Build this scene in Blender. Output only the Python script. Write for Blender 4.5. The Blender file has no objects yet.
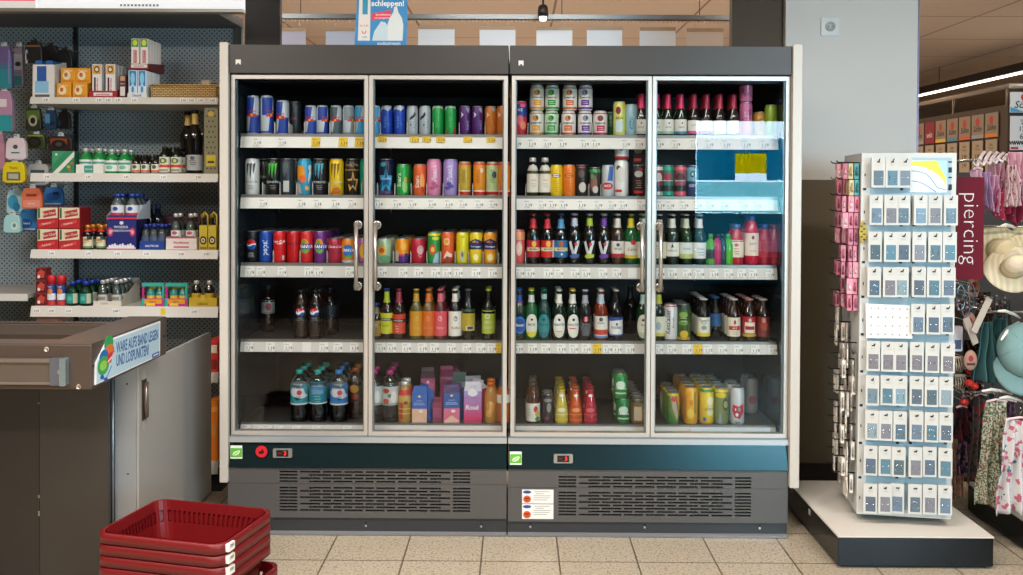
import bpy, bmesh, math, random
from mathutils import Vector, Matrix
random.seed(7)
PI = math.pi
SC = bpy.context.scene
COL = SC.collection

# ---------------------------------------------------------------- camera
F = 915.0
CAMLOC = Vector((0, -4.02, 1.54))
AX, AY = 511.5, 199.0
ROT = Matrix.Rotation(.006, 4, 'Z') @ Matrix.Rotation(math.radians(90 - .8), 4, 'X') @ Matrix.Rotation(.0044, 4, 'Z')
cam = bpy.data.cameras.new('camera')
cam.sensor_width = 36; cam.lens = 36 * F / 1023
cam.shift_y = (AY - 287.5) / 1023
camo = bpy.data.objects.new('camera', cam)
camo.matrix_world = Matrix.Translation(CAMLOC) @ ROT
COL.objects.link(camo); SC.camera = camo

def P(px, py, X=None, Y=None, Z=None):
    """point of the place seen at a pixel of the photograph, on a plane X=, Y= or Z="""
    d = ROT.to_3x3() @ Vector(((px - AX) / F, (AY - py) / F, -1))
    if Y is not None: t = (Y - CAMLOC.y) / d.y
    elif X is not None: t = (X - CAMLOC.x) / d.x
    else: t = (Z - CAMLOC.z) / d.z
    return CAMLOC + d * t

# ---------------------------------------------------------------- materials
def lin(h):
    if not isinstance(h, str): return tuple(h)
    h = h.lstrip('#')
    o = []
    for i in (0, 2, 4):
        c = int(h[i:i+2], 16) / 255
        o.append(c / 12.92 if c <= .04045 else ((c + .055) / 1.055) ** 2.4)
    return tuple(o)
MATS = {}
def mat(col, rough=.45, metal=0., spec=.5, noise=0, nscale=8, bump=0, coat=0):
    k = (col, rough, metal, spec, noise, nscale, bump, coat)
    if k in MATS: return MATS[k]
    m = bpy.data.materials.new('paint'); m.use_nodes = True
    nt = m.node_tree; b = nt.nodes['Principled BSDF']
    c = lin(col)
    b.inputs['Base Color'].default_value = (*c, 1)
    b.inputs['Roughness'].default_value = rough
    b.inputs['Metallic'].default_value = metal
    b.inputs['Specular IOR Level'].default_value = spec
    if coat: b.inputs['Coat Weight'].default_value = coat
    if noise:
        tc = nt.nodes.new('ShaderNodeTexCoord'); n = nt.nodes.new('ShaderNodeTexNoise')
        n.inputs['Scale'].default_value = nscale; n.inputs['Detail'].default_value = 4
        nt.links.new(tc.outputs['Object'], n.inputs['Vector'])
        mx = nt.nodes.new('ShaderNodeMix'); mx.data_type = 'RGBA'
        mx.inputs[6].default_value = (*[x * (1 - noise) for x in c], 1)
        mx.inputs[7].default_value = (*[min(1, x * (1 + noise)) for x in c], 1)
        nt.links.new(n.outputs['Fac'], mx.inputs[0]); nt.links.new(mx.outputs[2], b.inputs['Base Color'])
        if bump:
            bp = nt.nodes.new('ShaderNodeBump'); bp.inputs['Strength'].default_value = bump
            nt.links.new(n.outputs['Fac'], bp.inputs['Height']); nt.links.new(bp.outputs['Normal'], b.inputs['Normal'])
    MATS[k] = m; return m
def glass(tint='#ffffff', strength=1., name='pane_glass', ior=1.5, rough=0.):
    k = ('glass', tint, strength, ior, rough)
    if k in MATS: return MATS[k]
    m = bpy.data.materials.new(name); m.use_nodes = True
    nt = m.node_tree; nt.nodes.clear()
    o = nt.nodes.new('ShaderNodeOutputMaterial'); mx = nt.nodes.new('ShaderNodeMixShader')
    t = nt.nodes.new('ShaderNodeBsdfTransparent'); g = nt.nodes.new('ShaderNodeBsdfGlossy')
    fr = nt.nodes.new('ShaderNodeFresnel'); fr.inputs['IOR'].default_value = ior
    ml = nt.nodes.new('ShaderNodeMath'); ml.operation = 'MULTIPLY'; ml.inputs[1].default_value = strength
    g.inputs['Roughness'].default_value = rough
    t.inputs['Color'].default_value = (*lin(tint), 1)
    nt.links.new(fr.outputs[0], ml.inputs[0]); nt.links.new(ml.outputs[0], mx.inputs[0])
    nt.links.new(t.outputs[0], mx.inputs[1]); nt.links.new(g.outputs[0], mx.inputs[2])
    nt.links.new(mx.outputs[0], o.inputs[0])
    MATS[k] = m; return m
def emit(col, s):
    k = ('emit', col, s)
    if k in MATS: return MATS[k]
    m = bpy.data.materials.new('lit'); m.use_nodes = True
    b = m.node_tree.nodes['Principled BSDF']
    b.inputs['Base Color'].default_value = (*lin(col), 1)
    b.inputs['Emission Color'].default_value = (*lin(col), 1)
    b.inputs['Emission Strength'].default_value = s
    MATS[k] = m; return m
def M_(x):
    return mat(x) if isinstance(x, str) else x

# ---------------------------------------------------------------- text meshes
_T = {}
def text2d(s, size=1., align='CENTER', shear=0., sx=1., bold=0.):
    k = (s, align, shear, sx, bold)
    if k not in _T:
        c = bpy.data.curves.new('t', 'FONT'); c.body = s; c.size = 1; c.align_x = align; c.align_y = 'CENTER'
        c.resolution_u = 2; c.shear = shear; c.offset = bold
        o = bpy.data.objects.new('t', c); COL.objects.link(o)
        dg = bpy.context.evaluated_depsgraph_get(); dg.update()
        me = bpy.data.meshes.new_from_object(o.evaluated_get(dg))
        vs = [(v.co.x * sx, v.co.y) for v in me.vertices]; fs = [tuple(p.vertices) for p in me.polygons]
        bpy.data.objects.remove(o); bpy.data.curves.remove(c); bpy.data.meshes.remove(me)
        _T[k] = (vs, fs)
    vs, fs = _T[k]
    return [(x * size, y * size) for x, y in vs], fs

# ---------------------------------------------------------------- mesh builder
class MB:
    def __init__(s):
        s.v = []; s.f = []; s.m = []; s.mats = []; s.sm = []
    def mi(s, m):
        m = M_(m)
        if m not in s.mats: s.mats.append(m)
        return s.mats.index(m)
    def add(s, vs, fs, m, T=None, smooth=False):
        b = len(s.v); i = s.mi(m)
        s.v += [tuple(T @ Vector(v)) if T is not None else tuple(v) for v in vs]
        for f in fs:
            s.f.append(tuple(b + j for j in f)); s.m.append(i); s.sm.append(smooth)
        return s
    def box(s, x0, x1, y0, y1, z0, z1, m, T=None):
        vs = [(x, y, z) for z in (z0, z1) for y in (y0, y1) for x in (x0, x1)]
        return s.add(vs, [(0,2,3,1), (4,5,7,6), (0,1,5,4), (2,6,7,3), (0,4,6,2), (1,3,7,5)], m, T)
    def cbox(s, x0, x1, y0, y1, z0, z1, m, c=.004, T=None):
        """box with chamfered edges in the XZ outline"""
        return s.prism([(x0+c,z0),(x1-c,z0),(x1,z0+c),(x1,z1-c),(x1-c,z1),(x0+c,z1),(x0,z1-c),(x0,z0+c)], y0, y1, m, T)
    def prism(s, poly, y0, y1, m, T=None):
        """outline in XZ, thick along Y"""
        n = len(poly)
        vs = [(x, y0, z) for x, z in poly] + [(x, y1, z) for x, z in poly]
        return s.add(vs, [tuple(range(n)), tuple(range(2*n-1, n-1, -1))] + [(i, i+n, (i+1) % n + n, (i+1) % n) for i in range(n)], m, T)
    def prismz(s, poly, z0, z1, m, T=None):
        n = len(poly)
        vs = [(x, y, z0) for x, y in poly] + [(x, y, z1) for x, y in poly]
        return s.add(vs, [tuple(range(n-1, -1, -1)), tuple(range(n, 2*n))] + [(i, (i+1) % n, (i+1) % n + n, i+n) for i in range(n)], m, T)
    def prismx(s, poly, x0, x1, m, T=None):
        """outline in YZ, thick along X"""
        n = len(poly)
        vs = [(x0, y, z) for y, z in poly] + [(x1, y, z) for y, z in poly]
        return s.add(vs, [tuple(range(n)), tuple(range(2*n-1, n-1, -1))] + [(i, i+n, (i+1) % n + n, (i+1) % n) for i in range(n)], m, T)
    def lathe(s, prof, m, seg=20, T=None, cap0=True, cap1=True):
        """prof: (r, z) bottom to top"""
        vs = []; fs = []
        for r, z in prof:
            for k in range(seg):
                a = 2 * PI * k / seg
                vs.append((r * math.cos(a), r * math.sin(a), z))
        for i in range(len(prof) - 1):
            for k in range(seg):
                a, b = i * seg + k, i * seg + (k + 1) % seg
                fs.append((a, b, b + seg, a + seg))
        if cap0: fs.append(tuple(range(seg - 1, -1, -1)))
        if cap1: fs.append(tuple((len(prof) - 1) * seg + k for k in range(seg)))
        return s.add(vs, fs, m, T, True)
    def tube(s, pts, r, m, seg=8, T=None):
        pts = [Vector(p) for p in pts]; vs = []; fs = []
        for i, p in enumerate(pts):
            d = (pts[min(i + 1, len(pts) - 1)] - pts[max(i - 1, 0)]).normalized()
            u = d.cross(Vector((0, 0, 1)));  u = d.cross(Vector((1, 0, 0))) if u.length < .1 else u
            u.normalize(); w = d.cross(u)
            rr = r[i] if isinstance(r, (list, tuple)) else r
            for k in range(seg):
                a = 2 * PI * k / seg
                vs.append(p + u * (rr * math.cos(a)) + w * (rr * math.sin(a)))
        for i in range(len(pts) - 1):
            for k in range(seg):
                a, b = i * seg + k, i * seg + (k + 1) % seg
                fs.append((a, a + seg, b + seg, b))
        fs.append(tuple(range(seg))); fs.append(tuple((len(pts) - 1) * seg + k for k in range(seg - 1, -1, -1)))
        return s.add(vs, fs, m, T, True)
    def flat(s, vs, fs, m, T=None):
        return s.add(vs, fs, m, T)
    def text(s, string, cx, cz, size, m, y=0., T=None, rot=0., **kw):
        vs, fs = text2d(string, size, **kw)
        c, q = math.cos(rot), math.sin(rot)
        return s.add([(cx + a * c - b * q, y, cz + a * q + b * c) for a, b in vs], fs, m, T)
    def grid(s, fn, nu, nv, m, T=None, smooth=True, thick=0):
        vs = [fn(i / nu, j / nv) for j in range(nv + 1) for i in range(nu + 1)]
        fs = [(j*(nu+1)+i, j*(nu+1)+i+1, (j+1)*(nu+1)+i+1, (j+1)*(nu+1)+i) for j in range(nv) for i in range(nu)]
        return s.add(vs, fs, m, T, smooth)
    def mesh(s, name):
        me = bpy.data.meshes.new(name); me.from_pydata(s.v, [], s.f)
        for m in s.mats: me.materials.append(m)
        me.polygons.foreach_set('material_index', s.m); me.polygons.foreach_set('use_smooth', s.sm)
        me.update(); return me
    def build(s, name, parent=None, bevel=0, loc=None):
        o = bpy.data.objects.new(name, s.mesh(name)); COL.objects.link(o)
        if parent is not None: o.parent = parent
        if loc is not None: o.location = loc
        if bevel:
            b = o.modifiers.new('soft_edge', 'BEVEL'); b.width = bevel; b.segments = 2; b.limit_method = 'ANGLE'
        return o

LABELS = {}
def tag(o, label, cat, group=None):
    if not 4 <= len(label.split()) <= 16: print('LONGLABEL', len(label.split()), label)
    if label in LABELS and not (group and LABELS[label] == group): print('DUPLABEL', label)
    LABELS[label] = group
    o['label'] = label; o['category'] = cat
    if group: o['group'] = group
    return o
def empty(name, loc=(0, 0, 0), rz=0.):
    o = bpy.data.objects.new(name, None); COL.objects.link(o); o.location = loc; o.rotation_euler = (0, 0, rz)
    o.empty_display_size = .05
    return o
def thing(name, label, cat, loc=(0, 0, 0), rz=0., group=None):
    return tag(empty(name, loc, rz), label, cat, group)
def struct(name, mb, **k):
    o = mb.build(name, **k); o['kind'] = 'structure'; return o

# ---------------------------------------------------------------- printing on round bodies
def oval(cu, cv, ru, rv, n=18):
    return [(cu + ru * math.cos(2*PI*k/n), cv + rv * math.sin(2*PI*k/n)) for k in range(n)]
def rect(u0, u1, v0, v1): return [(u0, v0), (u1, v0), (u1, v1), (u0, v1)]
def starp(cu, cv, ru, rv, n=5, inner=.40):
    return [(cu + (ru if k % 2 == 0 else ru*inner) * math.sin(PI*k/n), cv + (rv if k % 2 == 0 else rv*inner) * math.cos(PI*k/n)) for k in range(2*n)]
def wrap(mb, radius, h, decs, zcuts=()):
    """decs in (radians, fraction of height); radius: function of z -> r"""
    off = .0003
    for d in decs:
        off += .00022
        if d[0] == 'text':
            _, st, u, v, size, colr, rot = d[:7]; kw = d[7] if len(d) > 7 else {}
            vs, fs = text2d(st, size, **kw)
            c, q = math.cos(rot), math.sin(rot); R = radius(v * h)
            pts = []
            for a, b in vs:
                x, z = a * c - b * q, a * q + b * c
                ang = u + x / R; rr = radius(v * h + z) + off
                pts.append((rr * math.sin(ang), -rr * math.cos(ang), v * h + z))
            mb.add(pts, fs, colr)
        else:
            poly, colr = d
            bm = bmesh.new()
            f = bm.faces.new([bm.verts.new((a, 0, b * h)) for a, b in poly])
            bmesh.ops.triangulate(bm, faces=[f])
            us = [a for a, _ in poly]; u = math.floor(min(us) / .3) * .3 + .3
            for zc in zcuts:
                if min(q[1] for q in poly)*h < zc < max(q[1] for q in poly)*h:
                    bmesh.ops.bisect_plane(bm, geom=bm.verts[:] + bm.edges[:] + bm.faces[:], plane_co=(0, 0, zc), plane_no=(0, 0, 1))
            while u < max(us):
                bmesh.ops.bisect_plane(bm, geom=bm.verts[:] + bm.edges[:] + bm.faces[:], plane_co=(u, 0, 0), plane_no=(1, 0, 0))
                u += .3
            bm.verts.index_update()
            pts = []
            for v in bm.verts:
                rr = radius(v.co.z) + off
                pts.append((rr * math.sin(v.co.x), -rr * math.cos(v.co.x), v.co.z))
            mb.add(pts, [tuple(x.index for x in f.verts) for f in bm.faces], colr, smooth=True)
            bm.free()
def prof_r(prof):
    def r(z):
        for (r0, z0), (r1, z1) in zip(prof, prof[1:]):
            if z <= z1 and z1 > z0:
                t = max(0, (z - z0) / (z1 - z0)); return r0 + (r1 - r0) * t
        return prof[-1][0]
    return r

# ---------------------------------------------------------------- product prototypes (each: list of (part, mesh, [(subpart, mesh)]))
ALU = mat('#c8ccce', .28, .9)
PROTO = {}
CAN = dict(std=(.0325, .115, .82), sleek=(.0285, .145, .86), slim=(.0262, .134, .86), tall=(.0325, .168, .82), big=(.0285, .178, .86), med=(.0285, .157, .86), tiny=(.024, .11, .86))
def can_mesh(kind, base, bands=(), decs=(), gloss=.35):
    R, h, nk = CAN[kind]
    body = MB()
    bm_ = mat(base, gloss, .15, .5) if isinstance(base, str) else base
    full = [(R*.78, .0), (R*.9, .003), (R, .010), (R, h - .017), (R*(nk+.08), h - .010), (R*nk, h - .003)]
    body.lathe([(R*.70, .004), (R*.78, 0), (R*.9, .003)], ALU, 24, cap1=False)
    zs = [.003]; 
    body.lathe(full[1:], bm_, 24, cap0=False, cap1=False)
    rf = prof_r(full)
    d = [(rect(-1.9, 1.9, a, b), mat(c, gloss, .15, .5)) for a, b, c in bands]
    wrap(body, rf, h, zcuts=(h - .017, h - .010, .010), decs=d + [((*x[:5], M_(x[5]), *x[6:]) if x[0] == 'text' else (x[0], M_(x[1]))) for x in decs])
    lid = MB(); rt = R * nk
    lid.lathe([(rt, h - .003), (rt*1.03, h - .001), (rt*1.0, h), (rt*.93, h - .001), (rt*.9, h - .005), (.0005, h - .004)], ALU, 20, cap0=False)
    tab = MB(); tab.lathe([(.0075, h - .004), (.0075, h - .0025)], ALU, 10, T=Matrix.Diagonal((.8, 1.5, 1, 1)))
    return [('can_body', body.mesh('can_body'), []), ('lid', lid.mesh('lid'), [('pull_tab', tab.mesh('pull_tab'))])]
BOT = dict(
    beer=(.0300, .233, [(.9,0),(1,.02),(1,.55),(.93,.62),(.60,.70),(.43,.77),(.38,.93),(.43,.935),(.43,.965),(.38,.97)]),
    stubby=(.0300, .195, [(.9,0),(1,.02),(1,.60),(.9,.70),(.52,.80),(.45,.93),(.50,.94),(.50,.97)]),
    piccolo=(.0275, .192, [(.9,0),(1,.02),(1,.42),(.88,.52),(.55,.68),(.47,.78),(.45,.92),(.5,.94),(.48,.98)]),
    milk=(.0265, .178, [(.92,0),(1,.02),(1,.62),(.92,.68),(.55,.80),(.50,.86),(.50,.93)]),
    pet=(.0320, .222, [(.85,0),(1,.03),(.96,.10),(1,.2),(.94,.36),(1,.42),(1,.66),(.86,.76),(.5,.88),(.42,.91),(.42,.95)]),
    water=(.0400, .235, [(.88,0),(1,.03),(.95,.12),(1,.22),(.95,.30),(1,.36),(1,.72),(.85,.80),(.45,.90),(.36,.92),(.36,.95)]),
    juice=(.0320, .185, [(.92,0),(1,.03),(1,.60),(.88,.72),(.55,.86),(.48,.89),(.48,.94)]),
    cone=(.0310, .158, [(.92,0),(1,.03),(1,.28),(.72,.62),(.5,.84),(.46,.88),(.46,.95)]),
    mini=(.0210, .105, [(.92,0),(1,.04),(1,.60),(.8,.70),(.5,.78),(.48,.88)]),
    gut=(.0270, .165, [(.9,0),(1,.02),(1,.60),(.9,.68),(.52,.78),(.45,.93),(.50,.94),(.50,.97)]),
    flask=(.0240, .145, [(.92,0),(1,.04),(1,.62),(.85,.72),(.45,.80),(.42,.90)]),
    wine=(.0380, .320, [(.9,0),(1,.02),(1,.58),(.9,.66),(.5,.76),(.4,.82),(.38,.96),(.42,.97)]),
)
def bottle_mesh(kind, glassm, label=None, decs=(), neck=None, cap='#c9a24a', capk='crown', drink=None, ldecs=(), fl=False):
    R, h, pr = BOT[kind]
    prof = [(a * R, b * h) for a, b in pr]; rf = prof_r(prof)
    out = []
    b = MB(); b.lathe(prof, M_(glassm), 20)
    wrap(b, rf, h, zcuts=[z for _, z in prof[1:-1]], decs=[((*x[:5], M_(x[5]), *x[6:]) if x[0] == 'text' else (x[0], M_(x[1]))) for x in decs])
    out.append(('bottle_body', b.mesh('bottle_body'), []))
    if drink:
        d = MB(); d.lathe([(a * .93, .004 + z * .96) for a, z in prof if z < h * .84], M_(drink), 16); out.append(('drink', d.mesh('drink'), []))
    if label:
        z0, z1, c = label; l = MB()
        zz = [z0*h + (z1 - z0)*h * k / 4 for k in range(5)]
        l.lathe([(rf(z) + .0004, z) for z in zz], mat(c, .5) if isinstance(c, str) else c, 20, cap0=False, cap1=False)
        wrap(l, lambda z: rf(z) + .0004, h, [((*x[:5], M_(x[5]), *x[6:]) if x[0] == 'text' else (x[0], M_(x[1]))) for x in ldecs])
        out.append(('label', l.mesh('label'), []))
    if neck:
        z0, z1, c = neck; l = MB()
        zz = [z0*h + (z1 - z0)*h * k / 3 for k in range(4)]
        l.lathe([(rf(z) + .0005, z) for z in zz], mat(c, .4), 16, cap0=False, cap1=False); out.append(('neck_label', l.mesh('neck_label'), []))
    if cap:
        c = MB(); zt = prof[-1][1]; rt = prof[-1][0]
        cm = mat(cap, .35, .4) if isinstance(cap, str) else cap
        if capk == 'crown': c.lathe([(rt*1.25, zt - .003), (rt*1.22, zt + .001), (rt*1.0, zt + .004), (.001, zt + .005)], cm, 16, cap0=True)
        elif capk == 'foil': c.lathe([(rf(h*.66) + .001, h*.66), (rf(h*.8) + .001, h*.8), (rt + .001, zt - .006), (rt*1.15, zt), (rt*.9, h + .002), (.001, h + .003)], cm, 16, cap0=False)
        elif capk == 'swing': c.lathe([(rt*1.0, zt), (rt*1.1, zt + .004), (rt*.8, zt + .012), (.001, zt + .013)], cm, 14)
        else: c.lathe([(rt*1.15, zt - .008), (rt*1.15, zt + .009), (rt*1.02, zt + .011), (.001, zt + .011)], cm, 16)
        out.append(('cap', c.mesh('cap'), []))
    return out
def put(parts, name, label, cat, loc, rz=0., group=None, scale=1.):
    """a thing from shared meshes: an Empty, its parts and their sub-parts"""
    r = thing(name, label, cat, loc, rz, group); r.scale = (scale,) * 3
    for pn, me, subs in parts:
        o = bpy.data.objects.new(pn, me); COL.objects.link(o); o.parent = r
        for sn, sme in subs:
            q = bpy.data.objects.new(sn, sme); COL.objects.link(q); q.parent = o
    return r
ORD = ['first', 'second', 'third', 'fourth', 'fifth', 'sixth', 'seventh', 'eighth']
# ================================================================ COOLERS
ALUM = mat('#cfc9c1', .33, .55, .5)
STEELG = mat('#b5aea6', .4, .3)
CHAR = mat('#3d3936', .36, .1, .5, .08, 3)
GREY = mat('#5a5857', .34, .25, .5, .06, 4)
KICK = mat('#3a3c40', .3, .3)
NAVY = mat('#1f3538', .26, .7, .8)
BLACK = mat('#0b0b0c', .5)
INNER = mat('#070708', .45, 0, .3)
SHELF = mat('#4a4743', .4, .3)
RAIL = mat('#d9d4cb', .4)
RAILW = mat('#f0ece3', .4)
GASK = mat('#08080a', .6)
def Z0(y, x=507, Y=0.): return P(x, y, Y=Y).z
def X0(x, y=290, Y=-.02): return P(x, y, Y=Y).x
DOORG = glass('#f7f8f8', .42, 'door_glass')
YR = .10                                  # price rails and first row of goods behind the doors
SHY = dict(zip(range(5), (134.3, 195.3, 263.4, 339.8, 423.3)))
SHZ = {r: Z0(y + 1, 507, YR) for r, y in SHY.items()}
RH = {0: 13.5, 1: 13.2, 2: 13.5, 3: 11.5, 4: 8}
W_, Y_, B_ = 0, 1, 2
TAGS = {
 'L': {0: [(258,W_),(283,W_),(316.7,Y_),(344,Y_),(360,Y_),(383,Y_),(415,Y_),(427,Y_),(441,Y_),(468,Y_),(491,Y_)],
       1: [(264,W_),(302,W_),(318,W_),(336,W_),(352.6,W_),(379,W_),(397,W_),(412.5,W_),(432,W_),(448.6,W_),(462.8,W_),(479,W_),(493,W_)],
       2: [(251,W_),(262,W_),(283,W_),(309.4,W_),(319.3,W_),(350.5,W_),(382.7,W_),(403.5,W_),(418.9,W_),(435.9,W_),(447.2,W_),(458.5,W_),(476.2,W_),(492.5,W_)],
       3: [(250,W_),(271.4,W_),(289,W_),(307.6,B_),(324.6,W_),(338.6,W_),(355,W_),(381.6,W_),(392,W_),(407,W_),(422.6,W_),(434.8,W_),(451.5,W_),(467,W_),(481,W_),(492,W_),(500,Y_)],
       4: [(247,W_),(259,W_),(268.5,W_),(279.8,W_),(297.3,W_),(317,W_),(348,W_)]},
 'R': {0: [(516.7,W_),(531.4,W_),(546.8,W_),(562,W_),(584,W_),(595,W_),(610.5,B_),(625,W_),(638,W_),(658.6,W_),(675,W_),(692.7,W_),(708,W_),(725,W_),(745,W_),(763,W_)],
       1: [(527.7,W_),(541.7,W_),(552,W_),(563,W_),(581,W_),(597.4,W_),(611.3,W_),(622.3,W_),(641,W_),(659.4,W_),(669,W_),(683,W_),(696.5,W_),(708.6,W_),(723,W_),(742,W_),(755.6,W_)],
       2: [(519.7,W_),(530,W_),(548,W_),(558.5,W_),(574.6,W_),(585.6,W_),(602.5,W_),(616.4,W_),(631.8,B_),(659.4,W_),(671.5,W_),(686,W_),(698.8,W_),(713,W_),(727.6,W_),(740.4,W_),(751.8,W_),(768.5,W_)],
       3: [(518.3,W_),(532.3,W_),(545.6,W_),(561,W_),(573.3,W_),(585.6,W_),(596.6,Y_),(607,W_),(616.6,W_),(629.4,W_),(658,W_),(670.8,W_),(686,W_),(697,Y_),(707,W_),(721.5,W_),(737.4,W_),(754,W_),(771.5,W_)],
       4: []}}
tagmesh = []
for c in ('#f1eee6', '#eec400', '#efece4'):
    m = MB(); m.box(-.0195, .0195, -.001, .0005, -.022, .022, mat(c, .5)); tagmesh.append(m)
for k in (0, 1):
    q = tagmesh[k]; ink = mat('#222222', .6)
    q.text('1.19', .004, -.006, .019, ink, -.0013, bold=.01); q.text('330ml', -.006, .012, .008, ink, -.0013); q.text('0.25 EUR', -.003, -.017, .0065, ink, -.0013)
tagmesh = [q.mesh('price_tag') for q in tagmesh]
divm = MB(); divm.prismx([(0, 0), (0, .052), (.004, .058), (.008, .058), (.012, .05), (.3, .03), (.3, 0)], -.001, .001, mat('#ddd8cf', .35)); divm = divm.mesh('divider')
DIVS = {'L': {0: [274,288.5,304,329.5,354,380,407,433,459,485], 1: [262,279.5,296,312,328.5,361.5,377,394.5,411,426.5,443,459,472.5,499], 2: [272.8,299.5,326.6,357.5,393,410.5,426.6,440.6,454.9,468.7,483,498], 3: []},
        'R': {0: [528,560.5,592.5], 1: [526,589,601], 2: [525.6], 3: []}}

def cooler(side, x0, x1, doors, label):
    r = thing('display_cooler', label, 'cooler', (0, 0, 0), 0)
    a, b = X0(x0), X0(x1); xm = (a + b) / 2
    zt, zh = Z0(45.3, Y=-.03), Z0(74.0, Y=-.03)                                       # header
    zs, zf, zg = Z0(436.5), Z0(442), Z0(466.5)
    # header
    m = MB(); m.cbox(a, b, -.03, .78, zh, zt, CHAR, .003); h = m.build('header', r, .004)
    m = MB(); sx = X0(236.5 if side == 'L' else 517.5); sz = Z0(64)
    m.box(sx, sx + .022, -.033, -.0295, sz - .011, sz + .011, mat('#e8e4dc', .5))
    m.add([(sx+.003, -.0335, sz-.011), (sx+.011, -.0335, sz-.003), (sx+.019, -.0335, sz-.011)], [(0,1,2)], CHAR); m.build('header_badge', h)
    # carcass
    m = MB()
    m.box(a, b, .72, .76, .06, zh, INNER)
    m.box(a, b, .04, .72, zh - .03, zh, INNER)
    m.box(a, b, .015, .72, SHZ[4] - .05, SHZ[4] - .03, mat('#3b3733', .4))
    m.box(a + .0, a + .018, .035, .72, SHZ[4] - .04, zh, mat('#2a3238', .15)) if side == 'L' else m.box(b - .018, b, .035, .72, SHZ[4] - .04, zh, mat('#2a3238', .15))
    m.box(a + .03, b - .03, .05, .72, .07, SHZ[4] - .05, BLACK)
    m.build('carcass', r)
    m = MB(); 
    m.box(a, b, .38, .72, SHZ[4] - .03, SHZ[4] - .022, mat('#4a4640', .35, .4)); m.build('deck_plate', r)
    # inner back vent columns
    m = MB()
    for k in range(5):
        x = a + .12 + (b - a - .24) * k / 4
        m.box(x - .012, x + .012, .69, .72, SHZ[4], zh - .05, mat('#2a2a2b', .4, .5))
    m.build('shelf_upright', r) if False else None
    # outer end panel
    m = MB()
    if side == 'L': e0, e1 = X0(219.4, Y=-.045), X0(227.8, Y=-.045)
    else: e0, e1 = X0(791.3, Y=-.045), X0(800.8, Y=-.045)
    zb = Z0(484.5, Y=-.045) if side == 'L' else Z0(486.5, Y=-.045)
    m.cbox(e0, e1, -.045, .78, zb, Z0(44.6), mat('#c6bfb5', .4, .1), .003)
    ep = m.build('end_panel', r, .003)
    if side == 'L':
        m = MB(); m.box(e1 + .0002, e1 + .004, -.02, .02, zs, zh, GASK); m.build('gasket', ep)
    else:
        m = MB(); m.box(b + .001, e0 + .0005, -.03, .02, .12, zh, GASK); m.build('gasket', ep)
    # sill and fascia
    m = MB(); m.cbox(a, b, -.028, .03, zf, zs - .001, mat('#b9bec1', .3, .5), .002); m.box(a, b, -.022, .05, zs - .002, zs + .004, mat('#7d8287', .4, .3)); m.build('sill', r)
    m = MB(); m.prismx([(-.034, zg), (.02, zg), (.02, zf - .001), (-.012, zf - .001)], a + .002, b - .002, NAVY); fa = m.build('fascia', r)
    # controller
    cx = X0(283.5 if side == 'L' else 564); cz = Z0(452.3 if side == 'L' else 456)
    m = MB(); m.cbox(cx - .042, cx + .042, -.036, -.029, cz - .02, cz + .02, mat('#a9a6a0', .35, .6), .004)
    m.box(cx - .026, cx + .026, -.0375, -.035, cz - .014, cz + .014, BLACK); ct = m.build('controller', r)
    m = MB(); m.text('3', .012 + cx, cz, .024, emit('#ff2010', 3), -.038); m.box(cx - .02, cx - .004, -.0382, -.0375, cz - .003, cz + .004, mat('#661a14')); m.build('readout', ct)
    # leaf sticker
    sx = X0(237.2 if side == 'L' else 516.5); sz = Z0(451.7 if side == 'L' else 456)
    m = MB(); m.box(sx - .026, sx + .026, -.0318, -.0302, sz - .029, sz + .029, mat('#e9efe0', .4)); m.box(sx - .0245, sx + .0245, -.0325, -.0315, sz - .022, sz + .018, mat('#5fb233', .4))
    m.add([(sx + q[0]*.017, -.033, sz - .003 + q[1]*.012) for q in ((-1,-.8),(-.2,-1),(.6,-.5),(1,.5),(.9,1),(.1,.8),(-.7,.3))], [tuple(range(7))], mat('#d7efc0', .4))
    m.add([(sx + q[0]*.017, -.0334, sz - .003 + q[1]*.012) for q in ((-.7,-.6),(-.5,-.7),(.6,.5),(.5,.6))], [tuple(range(4))], mat('#3d8a22', .4))
    m.build('leaf_sticker', fa)
    if side == 'L':
        sx = X0(262.3); sz = Z0(451)
        m = MB(); m.prism([(sx + .026*math.cos(2*PI*k/28), sz + .026*math.sin(2*PI*k/28)) for k in range(28)], -.0318, -.0302, mat('#cf1f2c', .4))
        m.add([(sx + q[0]*.013, -.0325, sz + q[1]*.013) for q in ((-1,-.6),(0,-.9),(1,-.3),(.7,.4),(.2,1),(-.2,.1),(-.8,.2))], [tuple(range(7))], mat('#3a0c10', .4)); m.build('round_sticker', fa)
    # grille panel with real slots
    zgt, zseam, zgb, zkb = Z0(467.5), Z0(483 if side == 'L' else 485.5), Z0(517 if side == 'L' else 519.5), Z0(535.3)
    gx0, gxa, gxb, gx1 = (X0(v) for v in ((280, 300.5, 451, 471) if side == 'L' else (559.6, 580, 733.5, 752.5)))
    zt_, zb_ = Z0(470.5 if side == 'L' else 474), Z0(511.8 if side == 'L' else 514.5)
    m = MB(); A, B = a + .001, b - .001
    y0, y1 = -.024, -.014
    m.box(A, gx0, y0, y1, zgb, zgt, GREY); m.box(gx1, B, y0, y1, zgb, zgt, GREY)
    m.box(gx0, gx1, y0, y1, zt_, zgt, GREY); m.box(gx0, gx1, y0, y1, zgb, zb_, GREY)
    n = 13; ph = (zt_ - zb_) / n
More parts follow.
